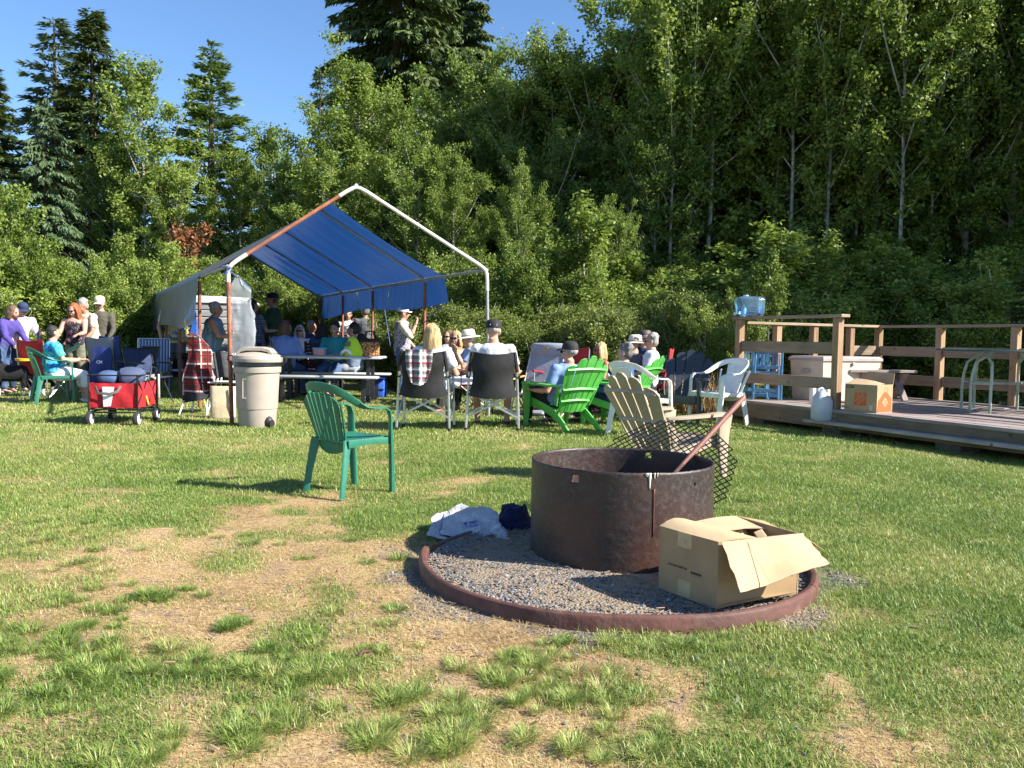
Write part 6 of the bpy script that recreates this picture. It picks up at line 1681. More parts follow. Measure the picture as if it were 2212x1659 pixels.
# small trailer with ribbed silver siding
tr = empty("camper_trailer", at(440, 21.5), R(4), "small silver ribbed camper trailer with a white roof in the bushes", "trailer")
SID = M("ribbed_silver_siding", (.42, .42, .41), .55, .0, var=.12, scale=3, dirt=((.25, .23, .2), .5)); WR = M("white_trailer_roof", (.85, .85, .84), .45)
LT, HT = 2.6, 1.95
for k in range(9):
    z0 = .30 + k * .17; z = z0 + .085; top = k >= 6
    ins = 0 if z < 1.35 else (z - 1.35) ** 2 * .9
    m = MB(); m.box(((ins) / 2, 0, z), (LT - ins, 1.9, .160), None, .02); m.build("siding_panel", SID, tr, smooth=False)
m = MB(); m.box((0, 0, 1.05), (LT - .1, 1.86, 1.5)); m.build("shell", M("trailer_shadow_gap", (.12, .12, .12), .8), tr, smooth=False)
m = MB(); m.loft([(-.75, 0, 1.80), (-.6, 0, 1.86), (0, 0, 1.90), (1.2, 0, 1.88), (1.45, 0, 1.80)], [(1.0, .05), (1.0, .12), (1.0, .13), (1.0, .12), (1.0, .04)], (0, 1, 0), 12, .6); m.build("roof", WR, tr, angle=50)
for s in (-.35, .35):
    m = MB(); m.tube([(s, -.97, .30), (s, -.80, .30)], .28, 20); m.build("wheel", BLACKP, tr)
# ------------------------------------------------------------------ people
def skin(name, c): 
    return M(name, c, .55, var=.06, scale=8, spec=.35)
SK1 = skin("skin_light", (.52, .29, .20)); SK2 = skin("skin_tanned", (.38, .19, .12)); SK3 = skin("skin_fair", (.60, .36, .27))
def hairm(name, c):
    if name in MATS: return MATS[name]
    t = NT(name); v = t.coord("Object", (30, 30, 5)); n = t.noise(v, 2, 5, .65)
    col = t.ramp(n, [(.3, tuple(x * .45 for x in c)), (.7, tuple(min(1, x * 1.35) for x in c))]); b = t.bsdf(col, .5, 0, .4); t.bump(b, n, .8, .02)
    MATS[name] = t.done(b.outputs[0]); return MATS[name]
HB = hairm("blonde_hair", (.52, .35, .16)); HG = hairm("grey_hair", (.34, .32, .30)); HDG = hairm("dark_grey_hair", (.16, .145, .135)); HK = hairm("black_hair", (.03, .026, .024)); HR = hairm("auburn_hair", (.30, .10, .035)); HBR = hairm("brown_hair", (.14, .08, .045)); HW = hairm("white_hair", (.62, .60, .56))
EYE = plain("dark_glasses", (.012, .012, .014), .15); LIP = plain("lips", (.36, .12, .10), .5); TEETH = plain("teeth", (.75, .72, .66), .4); BROW = plain("eyebrow_dark", (.10, .07, .05), .8)
DENIM = fabric("blue_denim", (.055, .10, .20)); DENIMF = fabric("faded_denim", (.16, .22, .30)); BLACKC = fabric("black_cloth", (.02, .02, .024)); NAVY = fabric("navy_cloth", (.02, .035, .09)); WHITEC = fabric("white_cloth", (.72, .73, .76)); OLIVE = fabric("olive_cloth", (.15, .155, .10)); CREAMC = fabric("cream_cloth", (.66, .54, .39)); GREYC = fabric("grey_cloth", (.10, .105, .115)); DGREEN = fabric("dark_green_cloth", (.03, .07, .03)); KHAKI = fabric("khaki_cloth", (.40, .34, .24))
SHOEB = M("black_shoe", (.02, .02, .02), .5); SHOEW = M("white_shoe", (.65, .65, .65), .5); SHOEN = M("brown_sandal", (.16, .10, .06), .6)
def patt(name, c0, spots, scale=9, co="Object"):
    """cloth with printed blotches: spots = [(colour, threshold)]"""
    if name in MATS: return MATS[name]
    t = NT(name); v = t.coord(co); c = c0
    for k, (cc, th, sc) in enumerate(spots):
        x = t.n("ShaderNodeMapping"); x.inputs["Location"].default_value = (k * 3.7, k * 1.9, k * 5.1); t.l(v, x.inputs[0])
        c = t.mix(t.ramp(t.noise(x.outputs[0], scale * sc, 3, .55), [(th, 0.), (th + .03, 1.)]), c, cc)
    b = t.bsdf(c, .85, 0, .15); t.bump(b, t.noise(v, 12, 4), .4, .02); MATS[name] = t.done(b.outputs[0]); return MATS[name]
TIED = patt("turquoise_print", (.05, .42, .62), [((.10, .50, .42), .50, .5), ((.04, .16, .55), .53, 1.8), ((.35, .62, .75), .60, 2.5), ((.45, .62, .25), .66, .6)])
TIEY = patt("tie_dye_print", (.20, .32, .60), [((.75, .62, .18), .50, .6), ((.55, .62, .75), .58, 1.0)])
FLORAL = patt("floral_print", (.035, .032, .04), [((.50, .16, .26), .60, 1.6), ((.60, .45, .50), .67, 2.2), ((.10, .14, .10), .62, 1.9)])
SPECK = patt("speckled_vest", (.13, .12, .14), [((.55, .52, .55), .50, 6), ((.05, .05, .06), .60, 8)])
PLAIDS = plaid("checked_shirt", (.10, .14, .22), (.05, .06, .10), (.30, .32, .38), (.22, .24, .30), 22)
def stripes(name, c0, c1, f, axis=0):
    if name in MATS: return MATS[name]
    t = NT(name); v = t.coord("Object"); s = t.n("ShaderNodeSeparateXYZ"); t.l(v, s.inputs[0])
    q = t.math('LESS_THAN', t.math('FRACT', t.math('MULTIPLY', s.outputs[axis], f)), .5); b = t.bsdf(t.mix(q, c0, c1), .85, 0, .15)
    t.bump(b, t.noise(v, 12, 4), .4, .02); MATS[name] = t.done(b.outputs[0]); return MATS[name]
STRB = stripes("striped_blue_top", (.18, .24, .30), (.10, .16, .22), 26)

BAKE = []
ARMS = {'down': ((.16, .0, -1), (.05, .22, -1)), 'fold': ((.22, .15, -1), (-.75, .7, .05)), 'lap': ((.22, .35, -.9), (-.35, .9, -.2)), 'front': ((.18, .45, -.85), (-.20, .95, .05)),
        'up': ((.20, .60, -.75), (-.30, .35, .95)), 'pocket': ((.34, -.10, -1), (-.22, .30, -1)), 'rest': ((.35, .15, -.95), (.10, 1, -.02)), 'reach': ((.25, .60, -.75), (-.05, 1, -.15)),
        'hip': ((.5, -.1, -.9), (-.65, .25, -.35)), 'low': ((.22, .25, -1), (-.10, .75, -.75)), 'chin': ((.10, .55, -.6), (-.25, .25, 1)), 'wide': ((.9, .15, -.55), (.55, .8, -.1))}
def V3(x, y, z): return Vector((x, y, z))
def remeshed(b, name, mat, parent, vox, hand=None):
    o = b.build(name, mat, parent, smooth=False)
    md = o.modifiers.new("skin", 'REMESH'); md.mode = 'VOXEL'; md.voxel_size = vox; md.use_smooth_shade = True
    ms = o.modifiers.new("soft", 'SMOOTH'); ms.iterations = 3; ms.factor = .5
    BAKE.append((o, hand)); return o

def person(label, loc, fx, fy, pose='stand', H=1.70, fat=1.0, skn=SK1, shirt=None, sleeve='short', pants=DENIM, leg='long', hair=None, hairstyle='short', hat=None, hatmat=None, glasses=False,
           armL='down', armR='down', lean=0.0, side=0.0, turn=0.0, nod=0.0, shoe=SHOEB, seat=.44, recline=10, vox=.017, smile=False, knee=.48, vest=None, tank=False, floor=0.0, cross=False, spread=.11, group=None):
    root = empty("person", loc, face_rz(fx, fy), label, "person", group)
    k = H / 1.70; F = Vector((0, -1, 0))
    if pose == 'stand':
        pel = V3(0, 0, .93 * k); up = V3(side, -math.sin(R(lean)), math.cos(R(lean))).normalized()
    else:
        pel = V3(0, .0, seat + .10 * k); up = V3(side, math.sin(R(recline)) , math.cos(R(recline))).normalized()
    waist = pel + up * .16 * k; chest = pel + up * .34 * k; shl = pel + up * .47 * k; nk = pel + up * .515 * k
    hup = (up * .55 + V3(0, -math.sin(R(nod)), 1) * .6).normalized()
    if lean > 25: hup = (up * .7 + V3(0, -.5, .7)).normalized()
    nt_ = nk + hup * .055 * k; hc = nk + hup * .140 * k + V3(0, -.022 * k, 0)
    sw = .185 * k * (.95 + .05 * fat)
    torso = [pel - up * .06 * k, pel, pel + up * .08 * k, waist, chest - up * .05 * k, chest + up * .06 * k, shl - up * .01 * k, shl + up * .035 * k, nk, nt_]
    tr_ = [(.13, .10), (.168, .122), (.165, .122), (.140 + .02 * (fat - 1), .108), (.158, .118), (.172, .118), (.165, .098), (.105, .08), (.060, .062), (.055, .060)]
    tf_ = [fat ** 1.0] * 7 + [1 + (fat - 1) * .3] * 3
    if fat > 1.1: tr_[3] = (.165, .15)
    tr_ = [(a * k * f, b_ * k * f) for (a, b_), f in zip(tr_, tf_)]
    legs = []
    for s in (-1, 1):
        hip = pel + V3(s * .088 * k, 0, -.02 * k)
        if pose == 'stand':
            kn = V3(s * (spread * .9) * k, -.015 * k, .50 * k); an = V3(s * spread * k, .02 * k, .085 * k)
        else:
            kz = min(max(knee, .44), .56) * k; kn = V3(s * (spread + .03) * k, pel.y - .42 * k, kz + floor); an = V3(s * (spread + .02) * k, pel.y - .44 * k - .04, .085 * k + floor)
            if cross and s == 1: kn = V3(-.03, pel.y - .42 * k, kz + .10); an = V3(-.20 * k, pel.y - .50 * k, .28 * k)
        legs.append((hip, kn, an, s))
    arms = []
    R_t = V3(1, 0, 0)
    for s, ar in ((-1, armL), (1, armR)):
        ua, fa = (ARMS[ar] if isinstance(ar, str) else ar)
        sh = shl + V3(s * sw, 0, -.025 * k); u = V3(s * ua[0], -ua[1], ua[2]).normalized(); f = V3(s * fa[0], -fa[1], fa[2]).normalized()
        if lean > 15: u = (u + V3(0, -.15, 0)).normalized()
        el = sh + u * .285 * k; wr = el + f * .25 * k; arms.append((sh, el, wr, f, s))
    # ---- body
    b = MB(); b.loft(torso, tr_, (1, 0, 0), 16)
    for (hip, kn, an, s) in legs:
        fl = fat ** .7
        b.loft([hip + (hip - kn) * .1, hip + (kn - hip) * .2, hip + (kn - hip) * .65, kn, kn + (an - kn) * .28, kn + (an - kn) * .75, an, an - V3(0, 0, .04)], [(.080 * fl, .085 * fl), (.088 * fl, .092 * fl), (.068 * fl, .07 * fl), (.055, .057), (.058, .062), (.038, .040), (.034, .038), (.034, .040)], (1, 0, 0), 12)
        b.ell(kn, (.056, .058, .056)); b.ell(an + V3(0, -.055, -.05), (.042, .115, .032)); b.ell(an + V3(0, .015, -.045), (.034, .04, .038))
    for (sh, el, wr, f, s) in arms:
        af = fat ** .6
        b.ell(sh, (.058 * af * k, .058 * af * k, .056 * af * k)); b.loft([sh, sh + (el - sh) * .4, el, el + (wr - el) * .3, wr], [.052 * af, .047 * af, .038, .040, .026], (0, 1, 0), 10); b.ell(el, (.038, .038, .038)); b.ell(wr, (.026, .026, .026))
    # ---- head
    tm = Matrix.Translation(hc) @ Matrix.Rotation(R(turn), 4, 'Z') @ Matrix.Rotation(R(nod), 4, 'X')
    def hp(x, y, z): return tm @ V3(x * k, y * k, z * k)
    hr = tm.to_3x3().to_4x4()
    b.ell(hp(0, .008, .03), (.076 * k, .094 * k, .088 * k), rot=hr); b.ell(hp(0, -.020, -.035), (.060 * k, .068 * k, .072 * k), rot=hr); b.ell(hp(0, -.052, -.080), (.034 * k, .028 * k, .026 * k), rot=hr)
    b.ell(hp(0, -.098, -.022), (.014 * k, .020 * k, .024 * k), rot=hr); b.ell(hp(0, -.108, -.034), (.018 * k, .014 * k, .012 * k), rot=hr)
    for s in (-1, 1): b.ell(hp(s * .079, .006, -.010), (.012 * k, .020 * k, .032 * k), rot=hr); b.ell(hp(s * .036, -.068, -.035), (.024 * k, .022 * k, .026 * k), rot=hr)
    b.ell(hp(0, -.082, .018), (.055 * k, .018 * k, .014 * k), rot=hr)
    hands = MB()
    for (sh, el, wr, f, s) in arms:
        n = f.cross(V3(s, .2, .3)).normalized(); sd_ = f.cross(n).normalized() * s
        pm = wr + f * .045
        hands.loft([wr - f * .01, wr + f * .02, wr + f * .06, wr + f * .085], [(.025, .019), (.036, .016), (.040, .015), (.036, .012)], tuple(sd_), 8)
        cu = V3(0, 0, -1) if abs(f.z) < .7 else -n
        for q in range(4):
            L_ = (.062, .074, .070, .055)[q]; p0 = wr + f * .078 + sd_ * (-.027 + .018 * q); p1 = p0 + f * L_ * .5 + cu * .008; p2 = p1 + (f * .75 + cu * .75).normalized() * L_ * .5
            hands.tube([p0, p1, p2], [.0085, .008, .006], 6)
        t0 = wr + f * .025 - sd_ * .030; t1 = t0 + (f * .6 - sd_ * .7).normalized() * .035; t2 = t1 + (f * .95 + cu * .3).normalized() * .028
        hands.tube([t0, t1, t2], [.011, .009, .007], 6)
    remeshed(b, "body", skn, root, vox, hands)
    # ---- face bits
    fb = MB()
    if glasses:
        for s in (-1, 1): fb.ell(hp(s * .034, -.094, .006), (.029 * k, .012 * k, .019 * k), 10, 6, rot=hr)
        fb.tube([hp(-.07, -.06, .012), hp(-.03, -.104, .014), hp(.03, -.104, .014), hp(.07, -.06, .012)], .004, 5); fb.tube([hp(.07, -.06, .012), hp(.080, .01, .008)], .003, 5); fb.tube([hp(-.07, -.06, .012), hp(-.080, .01, .008)], .003, 5)
        fb.build("sunglasses", EYE, root)
    else:
        for s in (-1, 1):
            fb = MB(); fb.ell(hp(s * .031, -.086, .000), (.012 * k, .008 * k, .006 * k), 8, 6, rot=hr); fb.build("eye", EYE, root)
            fb = MB(); fb.ell(hp(s * .032, -.090, .022), (.020 * k, .007 * k, .005 * k), 8, 6, rot=hr); fb.build("eyebrow", BROW, root)
    m = MB(); m.ell(hp(0, -.084, -.062), (.024 * k, .010 * k, .007 * k), 10, 6, rot=hr); m.build("mouth", TEETH if smile else LIP, root)
    # ---- hair
    if hair:
        h = MB()
        if hairstyle == 'bald': h.ell(hp(0, .030, .0), (.080 * k, .078 * k, .06 * k), rot=hr)
        else:
            if hat: h.ell(hp(0, .026, .015), (.083 * k, .090 * k, .060 * k), rot=hr)
            else: h.ell(hp(0, .024, .048), (.084 * k, .094 * k, .088 * k), rot=hr); h.ell(hp(0, .045, -.005), (.080 * k, .070 * k, .075 * k), rot=hr)
            g = random.Random(hash(label) % 9999)
            for i in range(0 if hat else (26 if hairstyle == 'curly' else 12)):
                a = g.uniform(0, 6.28); e = g.uniform(.1, 1.5); p = (.080 * math.cos(a) * math.cos(e), .035 + .085 * math.sin(a) * math.cos(e), .050 + .082 * math.sin(e))
                if p[1] > -.06: q = .018 if hairstyle != 'curly' else .026; h.ell(hp(*p), (q * k,) * 3, 6, 5)
        if hairstyle in ('long', 'bob'):
            dn_ = .30 if hairstyle == 'long' else .16
            h.loft([hp(0, .045, .06), hp(0, .055, -.05), hp(0, .062, -.05 - dn_ * .5), hp(0, .060, -.03 - dn_)], [(.080, .06), (.098, .062), (.100 if dn_ > .2 else .094, .05), (.070, .028)], (1, 0, 0), 14)
            for s in (-1, 1): h.loft([hp(s * .062, -.02, .07), hp(s * .088, -.012, -.03), hp(s * .094, -.010, -.05 - dn_ * .45), hp(s * .080, .0, -.02 - dn_ * .85)], [(.022, .04), (.024, .046), (.026, .040), (.014, .02)], (1, 0, 0), 8)
        ho = remeshed(h, "hair", hair, root, min(vox, .014))
    # ---- hats
    if hat == 'cap':
        c = MB(); dome = [(.093, .055), (.094, .08), (.088, .115), (.070, .142), (.040, .156), (.001, .160)]
        c.lathe([(r * k, z * k) for r, z in dome], (0, 0, 0), 20, sy=1.12); nv = len(c.v); c.v = [tuple(tm @ V3(x, y + .012 * k, z - .02 * k)) for x, y, z in c.v]
        co_ = c.build("cap", hatmat, root, angle=60); c = MB()
        c.grid(lambda u, v: tm @ V3((2 * u - 1) * .078 * k, (-.075 - .085 * v * (1 - .35 * (2 * u - 1) ** 2)) * k, (.045 - .012 * v - .018 * (2 * u - 1) ** 2) * k), 10, 5); c.build("brim", hatmat, root, recalc=False, solid=.006)
    elif hat in ('wide', 'bucket'):
        c = MB(); bw = .175 if hat == 'wide' else .15
        c.lathe([(bw * k, .035 * k), (bw * .8 * k, .050 * k), (.100 * k, .055 * k), (.097 * k, .09 * k), (.088 * k, .15 * k), (.06 * k, .165 * k), (.001, .160 * k)], n=26, sy=1.12); c.v = [tuple(tm @ V3(x, y + .01, z - .012)) for x, y, z in c.v]
        c.build("hat", hatmat, root, angle=60, solid=.005)
        c = MB(); c.lathe([(.1005 * k, .058 * k), (.1005 * k, .078 * k)], n=26, sy=1.12); c.v = [tuple(tm @ V3(x * 1.02, (y + .01) * 1.0, z - .012)) for x, y, z in c.v]; c.build("hat_band", M("hat_band", (.30, .28, .24), .8), root, solid=.004)
    # ---- clothes
    if shirt:
        c = MB(); e = .014
        st = torso[0:8] if not tank else torso[0:7]; rt = [(a + e, b_ + e) for a, b_ in tr_[0:len(st)]]
        if tank: st = st + [shl + up * .0]; rt = rt[:-1] + [(.12 * k, .10 * k), (.09 * k, .085 * k)]
        if pose == 'stand': st = [pel - up * .12 * k] + st; rt = [(.175 * k * fat, .135 * k * fat)] + rt
        if not tank: st = st + [nk + hup * .005]; rt = rt + [(.078, .078)]
        c.loft(st, rt, (1, 0, 0), 16)
        for (sh, el, wr, f, s) in arms:
            af = fat ** .6
            if sleeve == 'none': 
                c.ell(sh - V3(s * .02, 0, 0), (.045, .062, .055)) if not tank else c.loft([shl + V3(s * .075, -.05, -.10), shl + V3(s * .085, 0, .035), shl + V3(s * .075, .06, -.08)], [.028, .024, .028], (1, 0, 0), 8)
                continue
            c.ell(sh, (.072 * af * k, .070 * af * k, .068 * af * k)); end = el if sleeve != 'short' else sh + (el - sh) * .72
            c.loft([sh, sh + (end - sh) * .5, end], [.066 * af, .064 * af, .060 * af if sleeve == 'short' else .052 * af], (0, 1, 0), 10)
            if sleeve == 'long': c.ell(el, (.052 * af,) * 3); c.loft([el, el + (wr - el) * .5, wr - f * .01], [.051 * af, .045, .036], (0, 1, 0), 10)
            if sleeve == 'elbow': c.ell(el, (.050,) * 3)
        remeshed(c, "shirt", shirt, root, vox)
        if vest:
            c = MB(); c.loft(st[:-1], [(a + .012, b_ + .012) for a, b_ in rt[:-1]], (1, 0, 0), 16); remeshed(c, "vest", vest, root, vox)
    if pants:
        c = MB(); c.loft([pel - up * .07 * k, pel, pel + up * .10 * k], [(.145 * k * fat, .125 * k * fat), (.178 * k * fat, .134 * k * fat), (.160 * k * fat, .128 * k * fat)], (1, 0, 0), 16)
        for (hip, kn, an, s) in legs:
            fl = fat ** .7; pts = [hip + (hip - kn) * .1, hip + (kn - hip) * .25, hip + (kn - hip) * .7, kn]; rr = [(.094 * fl, .100 * fl), (.102 * fl, .108 * fl), (.084 * fl, .088 * fl), (.072, .075)]
            if leg in ('long', 'capri'):
                en = an if leg == 'long' else kn + (an - kn) * .55
                pts += [kn + (en - kn) * .5, en]; rr += [(.068, .072), (.058 if leg == 'long' else .062, .062)]; c.ell(kn, (.073, .076, .073))
            c.loft(pts, rr, (1, 0, 0), 12)
        remeshed(c, "shorts" if leg == 'short' else "trousers", pants, root, vox)
    for (hip, kn, an, s) in legs:
        c = MB(); z0 = an.z - .085
        c.loft([an + V3(0, .065, -.055), an + V3(0, .03, -.05), an + V3(0, -.04, -.052), an + V3(0, -.12, -.062), an + V3(0, -.175, -.068)], [(.026, .026), (.040, .036), (.042, .036), (.048, .026), (.026, .016)], (1, 0, 0), 12); c.build("shoe", shoe, root, angle=70)
    return root

def seated(label, chair, seat, back, **kw):
    """sit a person on a chair: facing as the chair"""
    rz = chair.rotation_euler.z; f = Vector((math.sin(rz), -math.cos(rz), 0)); loc = Vector(chair.location) - f * back; loc.z = 0
    return person(label, loc, f.x, f.y, 'sit', seat=seat, **kw)

NV = .0135
# the pair in the camp chairs
pA = seated("woman with long blonde hair and white top seated in the towel draped camp chair", dA, .40, -.02, H=1.62, hair=HB, hairstyle='long', shirt=WHITEC, sleeve='short', pants=WHITEC, leg='capri', recline=8, armL='rest', armR='lap', vox=NV, turn=-6, shoe=SHOEN, cross=True, fat=1.05)
pB = seated("man with black cap, grey hair and pale grey polo seated in the right camp chair", dB, .41, .0, H=1.72, hair=HG, hat='cap', hatmat=fabric("black_cap_cloth", (.018, .018, .02)), shirt=stripes("pale_polo_stripes", (.62, .62, .64), (.52, .52, .54), 16, 2), pants=GREYC, leg='short', recline=6, armL='rest', armR='rest', vox=NV, skn=SK1, shoe=SHOEB, fat=1.08, spread=.16)
pA.location.x += .07
# letters on the back of the black cap
def cap_mark(pr, txt, size):
    kids = KIDS[pr.name]; cap = [c for c in kids if c.name.startswith("cap")][0]
    zs = [v.co for v in cap.data.vertices]; cx = sum(v.x for v in zs) / len(zs); zt = max(v.z for v in zs); yb = max(v.y for v in zs)
    text_on(txt, Vector((cx, yb - .010, zt - .078)), (-1, 0, 0), (0, -.28, 1), size, plain("white_embroidery", (.8, .8, .8), .8), pr, align='CENTER', weight=.0006, ext=.001)
    m = MB(); x0 = cx
    for s in (-1, 1): m.bar((x0, yb - .004, zt - .103), (x0 + s * .014, yb - .006, zt - .084), .006, .003, (0, 1, 0))
    m.build("v_mark", plain("white_embroidery", (.8, .8, .8), .8), pr)
cap_mark(pB, "Callaway", .024)
# the circle beyond
pC = person("blonde woman in dark sunglasses and yellow tank top facing the camera between the black chairs", at(980, 13.1), -.1, -1, 'sit', H=1.58, hair=HB, hairstyle='bob', glasses=True, shirt=M("yellow_top", (.62, .50, .25), .8), tank=True, sleeve='none', pants=BLACKC, skn=SK2, armL='lap', armR='lap', turn=-10, recline=12, seat=.38, vox=.015, smile=True)
pC2 = person("woman in sunglasses mostly hidden behind the blonde woman in the yellow top", at(962, 13.9), -.4, -1, 'sit', H=1.58, hair=HBR, hairstyle='bob', glasses=True, shirt=M("pale_top", (.55, .58, .55), .8), pants=BLACKC, seat=.40, armL='lap', armR='lap')
ch = quad_camp("dark folding chair under the blonde woman in yellow", at(985, 13.15), face_rz(-.1, -1), GREYC, DKFR, .86)
pD = person("woman in a white brimmed sun hat and blue top with white shorts, seated in profile", at(1022, 12.3), -.95, -.25, 'sit', H=1.58, hair=HW, hat='wide', hatmat=M("white_straw", (.74, .70, .60), .8, bump=.5, bscale=80), shirt=fabric("light_blue_cloth", (.22, .36, .62)), pants=WHITEC, leg='short', armL='chin', armR='up', recline=-6, seat=.37, nod=8, skn=SK1, vox=.015, shoe=SHOEN)
ch = quad_camp("dark red folding chair under the woman in the white sun hat", at(1022, 12.3), face_rz(-.95, -.25), fabric("wine_fabric", (.25, .02, .05)), DKFR, .90)
pE = seated("man with black cap, grey hair and light blue shirt in the near green adirondack chair", gA, .21, -.02, H=1.68, hair=HG, hat='cap', hatmat=MATS["black_cap_cloth"], shirt=fabric("light_blue_shirt", (.17, .27, .50)), pants=BLACKC, recline=18, armL='rest', armR='rest', vox=NV, turn=20, knee=.50, fat=1.12, spread=.15, glasses=True)
pF = seated("man with curly grey hair and navy jacket in the second green adirondack chair", gB, .20, -.02, H=1.66, hair=HDG, hairstyle='curly', shirt=fabric("royal_blue_jacket", (.04, .09, .30)), sleeve='long', pants=NAVY, recline=14, armL='rest', armR='rest', vox=NV, turn=10, knee=.50, fat=1.1)
pG = seated("blonde woman in sunglasses and sleeveless top looking at the camera beside the cream chair", gC, .23, -.02, H=1.60, hair=HB, hairstyle='bob', glasses=True, shirt=M("coral_top", (.45, .25, .16), .8), tank=True, sleeve='none', pants=DENIM, armL='wide', armR='lap', recline=14, knee=.5, turn=-12, skn=SK2, vox=.015)
pG.location.x -= .28
pH = person("man in a white and black brimmed hat reclining behind the curly haired man", at(1345, 12.6), -.95, -.3, 'sit', H=1.62, hair=HDG, hat='bucket', hatmat=patt("white_dark_hat", (.60, .58, .52), [((.06, .06, .06), .55, 1)]), shirt=GREYC, sleeve='long', pants=BLACKC, armL='lap', armR='lap', recline=20, seat=.34, glasses=True)
quad_camp("dark folding chair under the man in the white and black hat", at(1345, 12.6), face_rz(-.95, -.3), GREYC, DKFR, .80)
pI = person("man in a brown leather brimmed hat and dark jacket seated behind the grey haired sitter", at(1383, 13.2), -.95, -.2, 'sit', H=1.64, hair=HBR, hat='wide', hatmat=M("brown_leather", (.075, .055, .04), .6), shirt=NAVY, sleeve='long', pants=BLACKC, armL='lap', armR='lap', recline=6, seat=.38, glasses=True)
quad_camp("dark folding chair under the man in the brown hat", at(1383, 13.2), face_rz(-.95, -.2), GREYC, DKFR, .84)
pJ = person("grey haired person in white shirt seated in profile in the right red chair", at(1400, 12.35), -.97, .12, 'sit', H=1.60, hair=HG, hairstyle='curly', shirt=WHITEC, sleeve='short', pants=NAVY, armL='lap', armR='lap', recline=4, seat=.36, glasses=True)
# standing in front of the willow shrubs
pK = person("woman in white cap, speckled vest and jeans standing in profile behind the shelter", at(868, 14.9), .95, .05, 'stand', H=1.60, hair=HBR, hat='cap', hatmat=WHITEC, shirt=M("cream_sleeves", (.62, .56, .42), .85), sleeve='elbow', vest=SPECK, pants=DENIM, armL='up', armR='low', shoe=SHOEN, fat=1.08, skn=SK1)
# under the tarp
TBY = pt2.location.y
pL = person("woman with brown bob and light blue shirt seated with her back to the camera", at(612, 14.65), .25, 1, 'sit', H=1.70, hair=HBR, hairstyle='bob', shirt=fabric("pale_blue_shirt", (.22, .32, .66)), sleeve='long', pants=DENIM, armL='front', armR='front', recline=-6, seat=.45, turn=-35, fat=1.18)
pM = person("woman with pale hair and large dark sunglasses facing the camera under the tarp", at(648, 16.9), .1, -1, 'sit', H=1.62, hair=HW, hairstyle='bob', glasses=True, shirt=WHITEC, pants=BLACKC, armL='front', armR='front', seat=.45, recline=-4)
pN = person("man with short grey hair in dark blue seated at the far side of the table", at(672, 17.8), .8, -.5, 'sit', H=1.76, hair=HG, shirt=NAVY, pants=BLACKC, armL='front', armR='front', seat=.48, recline=0, skn=SK2)
pO = person("black haired woman in blue top seen from behind on the slatted chair", at(698, 15.4), .2, .9, 'sit', H=1.62, hair=HK, hairstyle='bob', shirt=fabric("mid_blue_cloth", (.04, .10, .22)), pants=BLACKC, armL='front', armR='front', seat=.46, turn=30)
pP = person("woman with dark hair and teal t-shirt facing the camera under the tarp", at(724, 15.1), -.15, -1, 'sit', H=1.66, hair=HK, hairstyle='curly', shirt=fabric("teal_cloth", (.03, .34, .36)), pants=DENIM, leg='capri', armL='fold', armR='fold', seat=.46, recline=-4, fat=1.2, skn=SK1, shoe=SHOEN)
pQ = person("woman with dark hair and grey blue shirt seated in profile at the table end", at(766, 15.0), -.85, .1, 'sit', H=1.66, hair=HK, hairstyle='curly', shirt=fabric("slate_cloth", (.13, .17, .24)), pants=M("pale_shorts", (.36, .38, .42), .8), leg='capri', armL='front', armR='lap', seat=.45, recline=-2, shoe=SHOEN, fat=1.12)
pR = person("man in dark grey shirt standing with his head hidden by the tarp valance", at(789, 18.6), -.4, .9, 'stand', H=1.74, hair=HDG, shirt=GREYC, sleeve='long', pants=BLACKC, armL='front', armR='down', fat=1.05)
pS = person("man in white t-shirt standing under the tarp with a hand raised", at(752, 19.4), .1, -1, 'stand', H=1.68, hair=HBR, shirt=WHITEC, pants=GREYC, armL='fold', armR='up')
pT = person("man in dark green t-shirt and cap standing in profile, drinking under the tarp", at(590, 16.9), -.95, -.1, 'stand', H=1.90, hair=HBR, hairstyle='bald', hat='cap', hatmat=MATS["black_cap_cloth"], shirt=DGREEN, pants=BLACKC, armL='front', armR='front', fat=1.12)
pU = person("man in a dark checked shirt partly behind the hanging plastic bag", at(545, 16.2), .5, .8, 'stand', H=1.74, hair=HK, shirt=PLAIDS, pants=NAVY, armL='front', armR='low', fat=1.2)
pV = person("grey haired woman in a blue striped sleeveless top standing in profile in the shade", at(457, 13.6), .97, .1, 'stand', H=1.58, hair=HG, hairstyle='curly', shirt=STRB, sleeve='none', pants=fabric("blue_grey_skirt", (.10, .15, .20)), armL='front', armR='front', fat=1.22, lean=6, skn=SK2)
pW = person("person in a tan brimmed hat and pink shirt far beyond the green shirted man", at(563, 20.5), .6, -.8, 'sit', H=1.70, hair=HBR, hat='wide', hatmat=KHAKI, shirt=M("pink_cloth", (.50, .25, .36), .8), pants=BLACKC, seat=.55)
pX = person("person in a red cap seated far back under the tarp", at(622, 20.0), .6, -.8, 'sit', H=1.70, hair=HBR, hat='cap', hatmat=M("red_cap_cloth", (.40, .04, .04), .8), shirt=GREYC, pants=BLACKC, seat=.55)
pY = person("man in blue and yellow tie dye t-shirt and jeans, head behind the tarp", at(379, 16.6), .25, -1, 'stand', H=1.86, hair=HBR, shirt=TIEY, pants=DENIMF, armL='pocket', armR='pocket', fat=1.02, shoe=SHOEB)
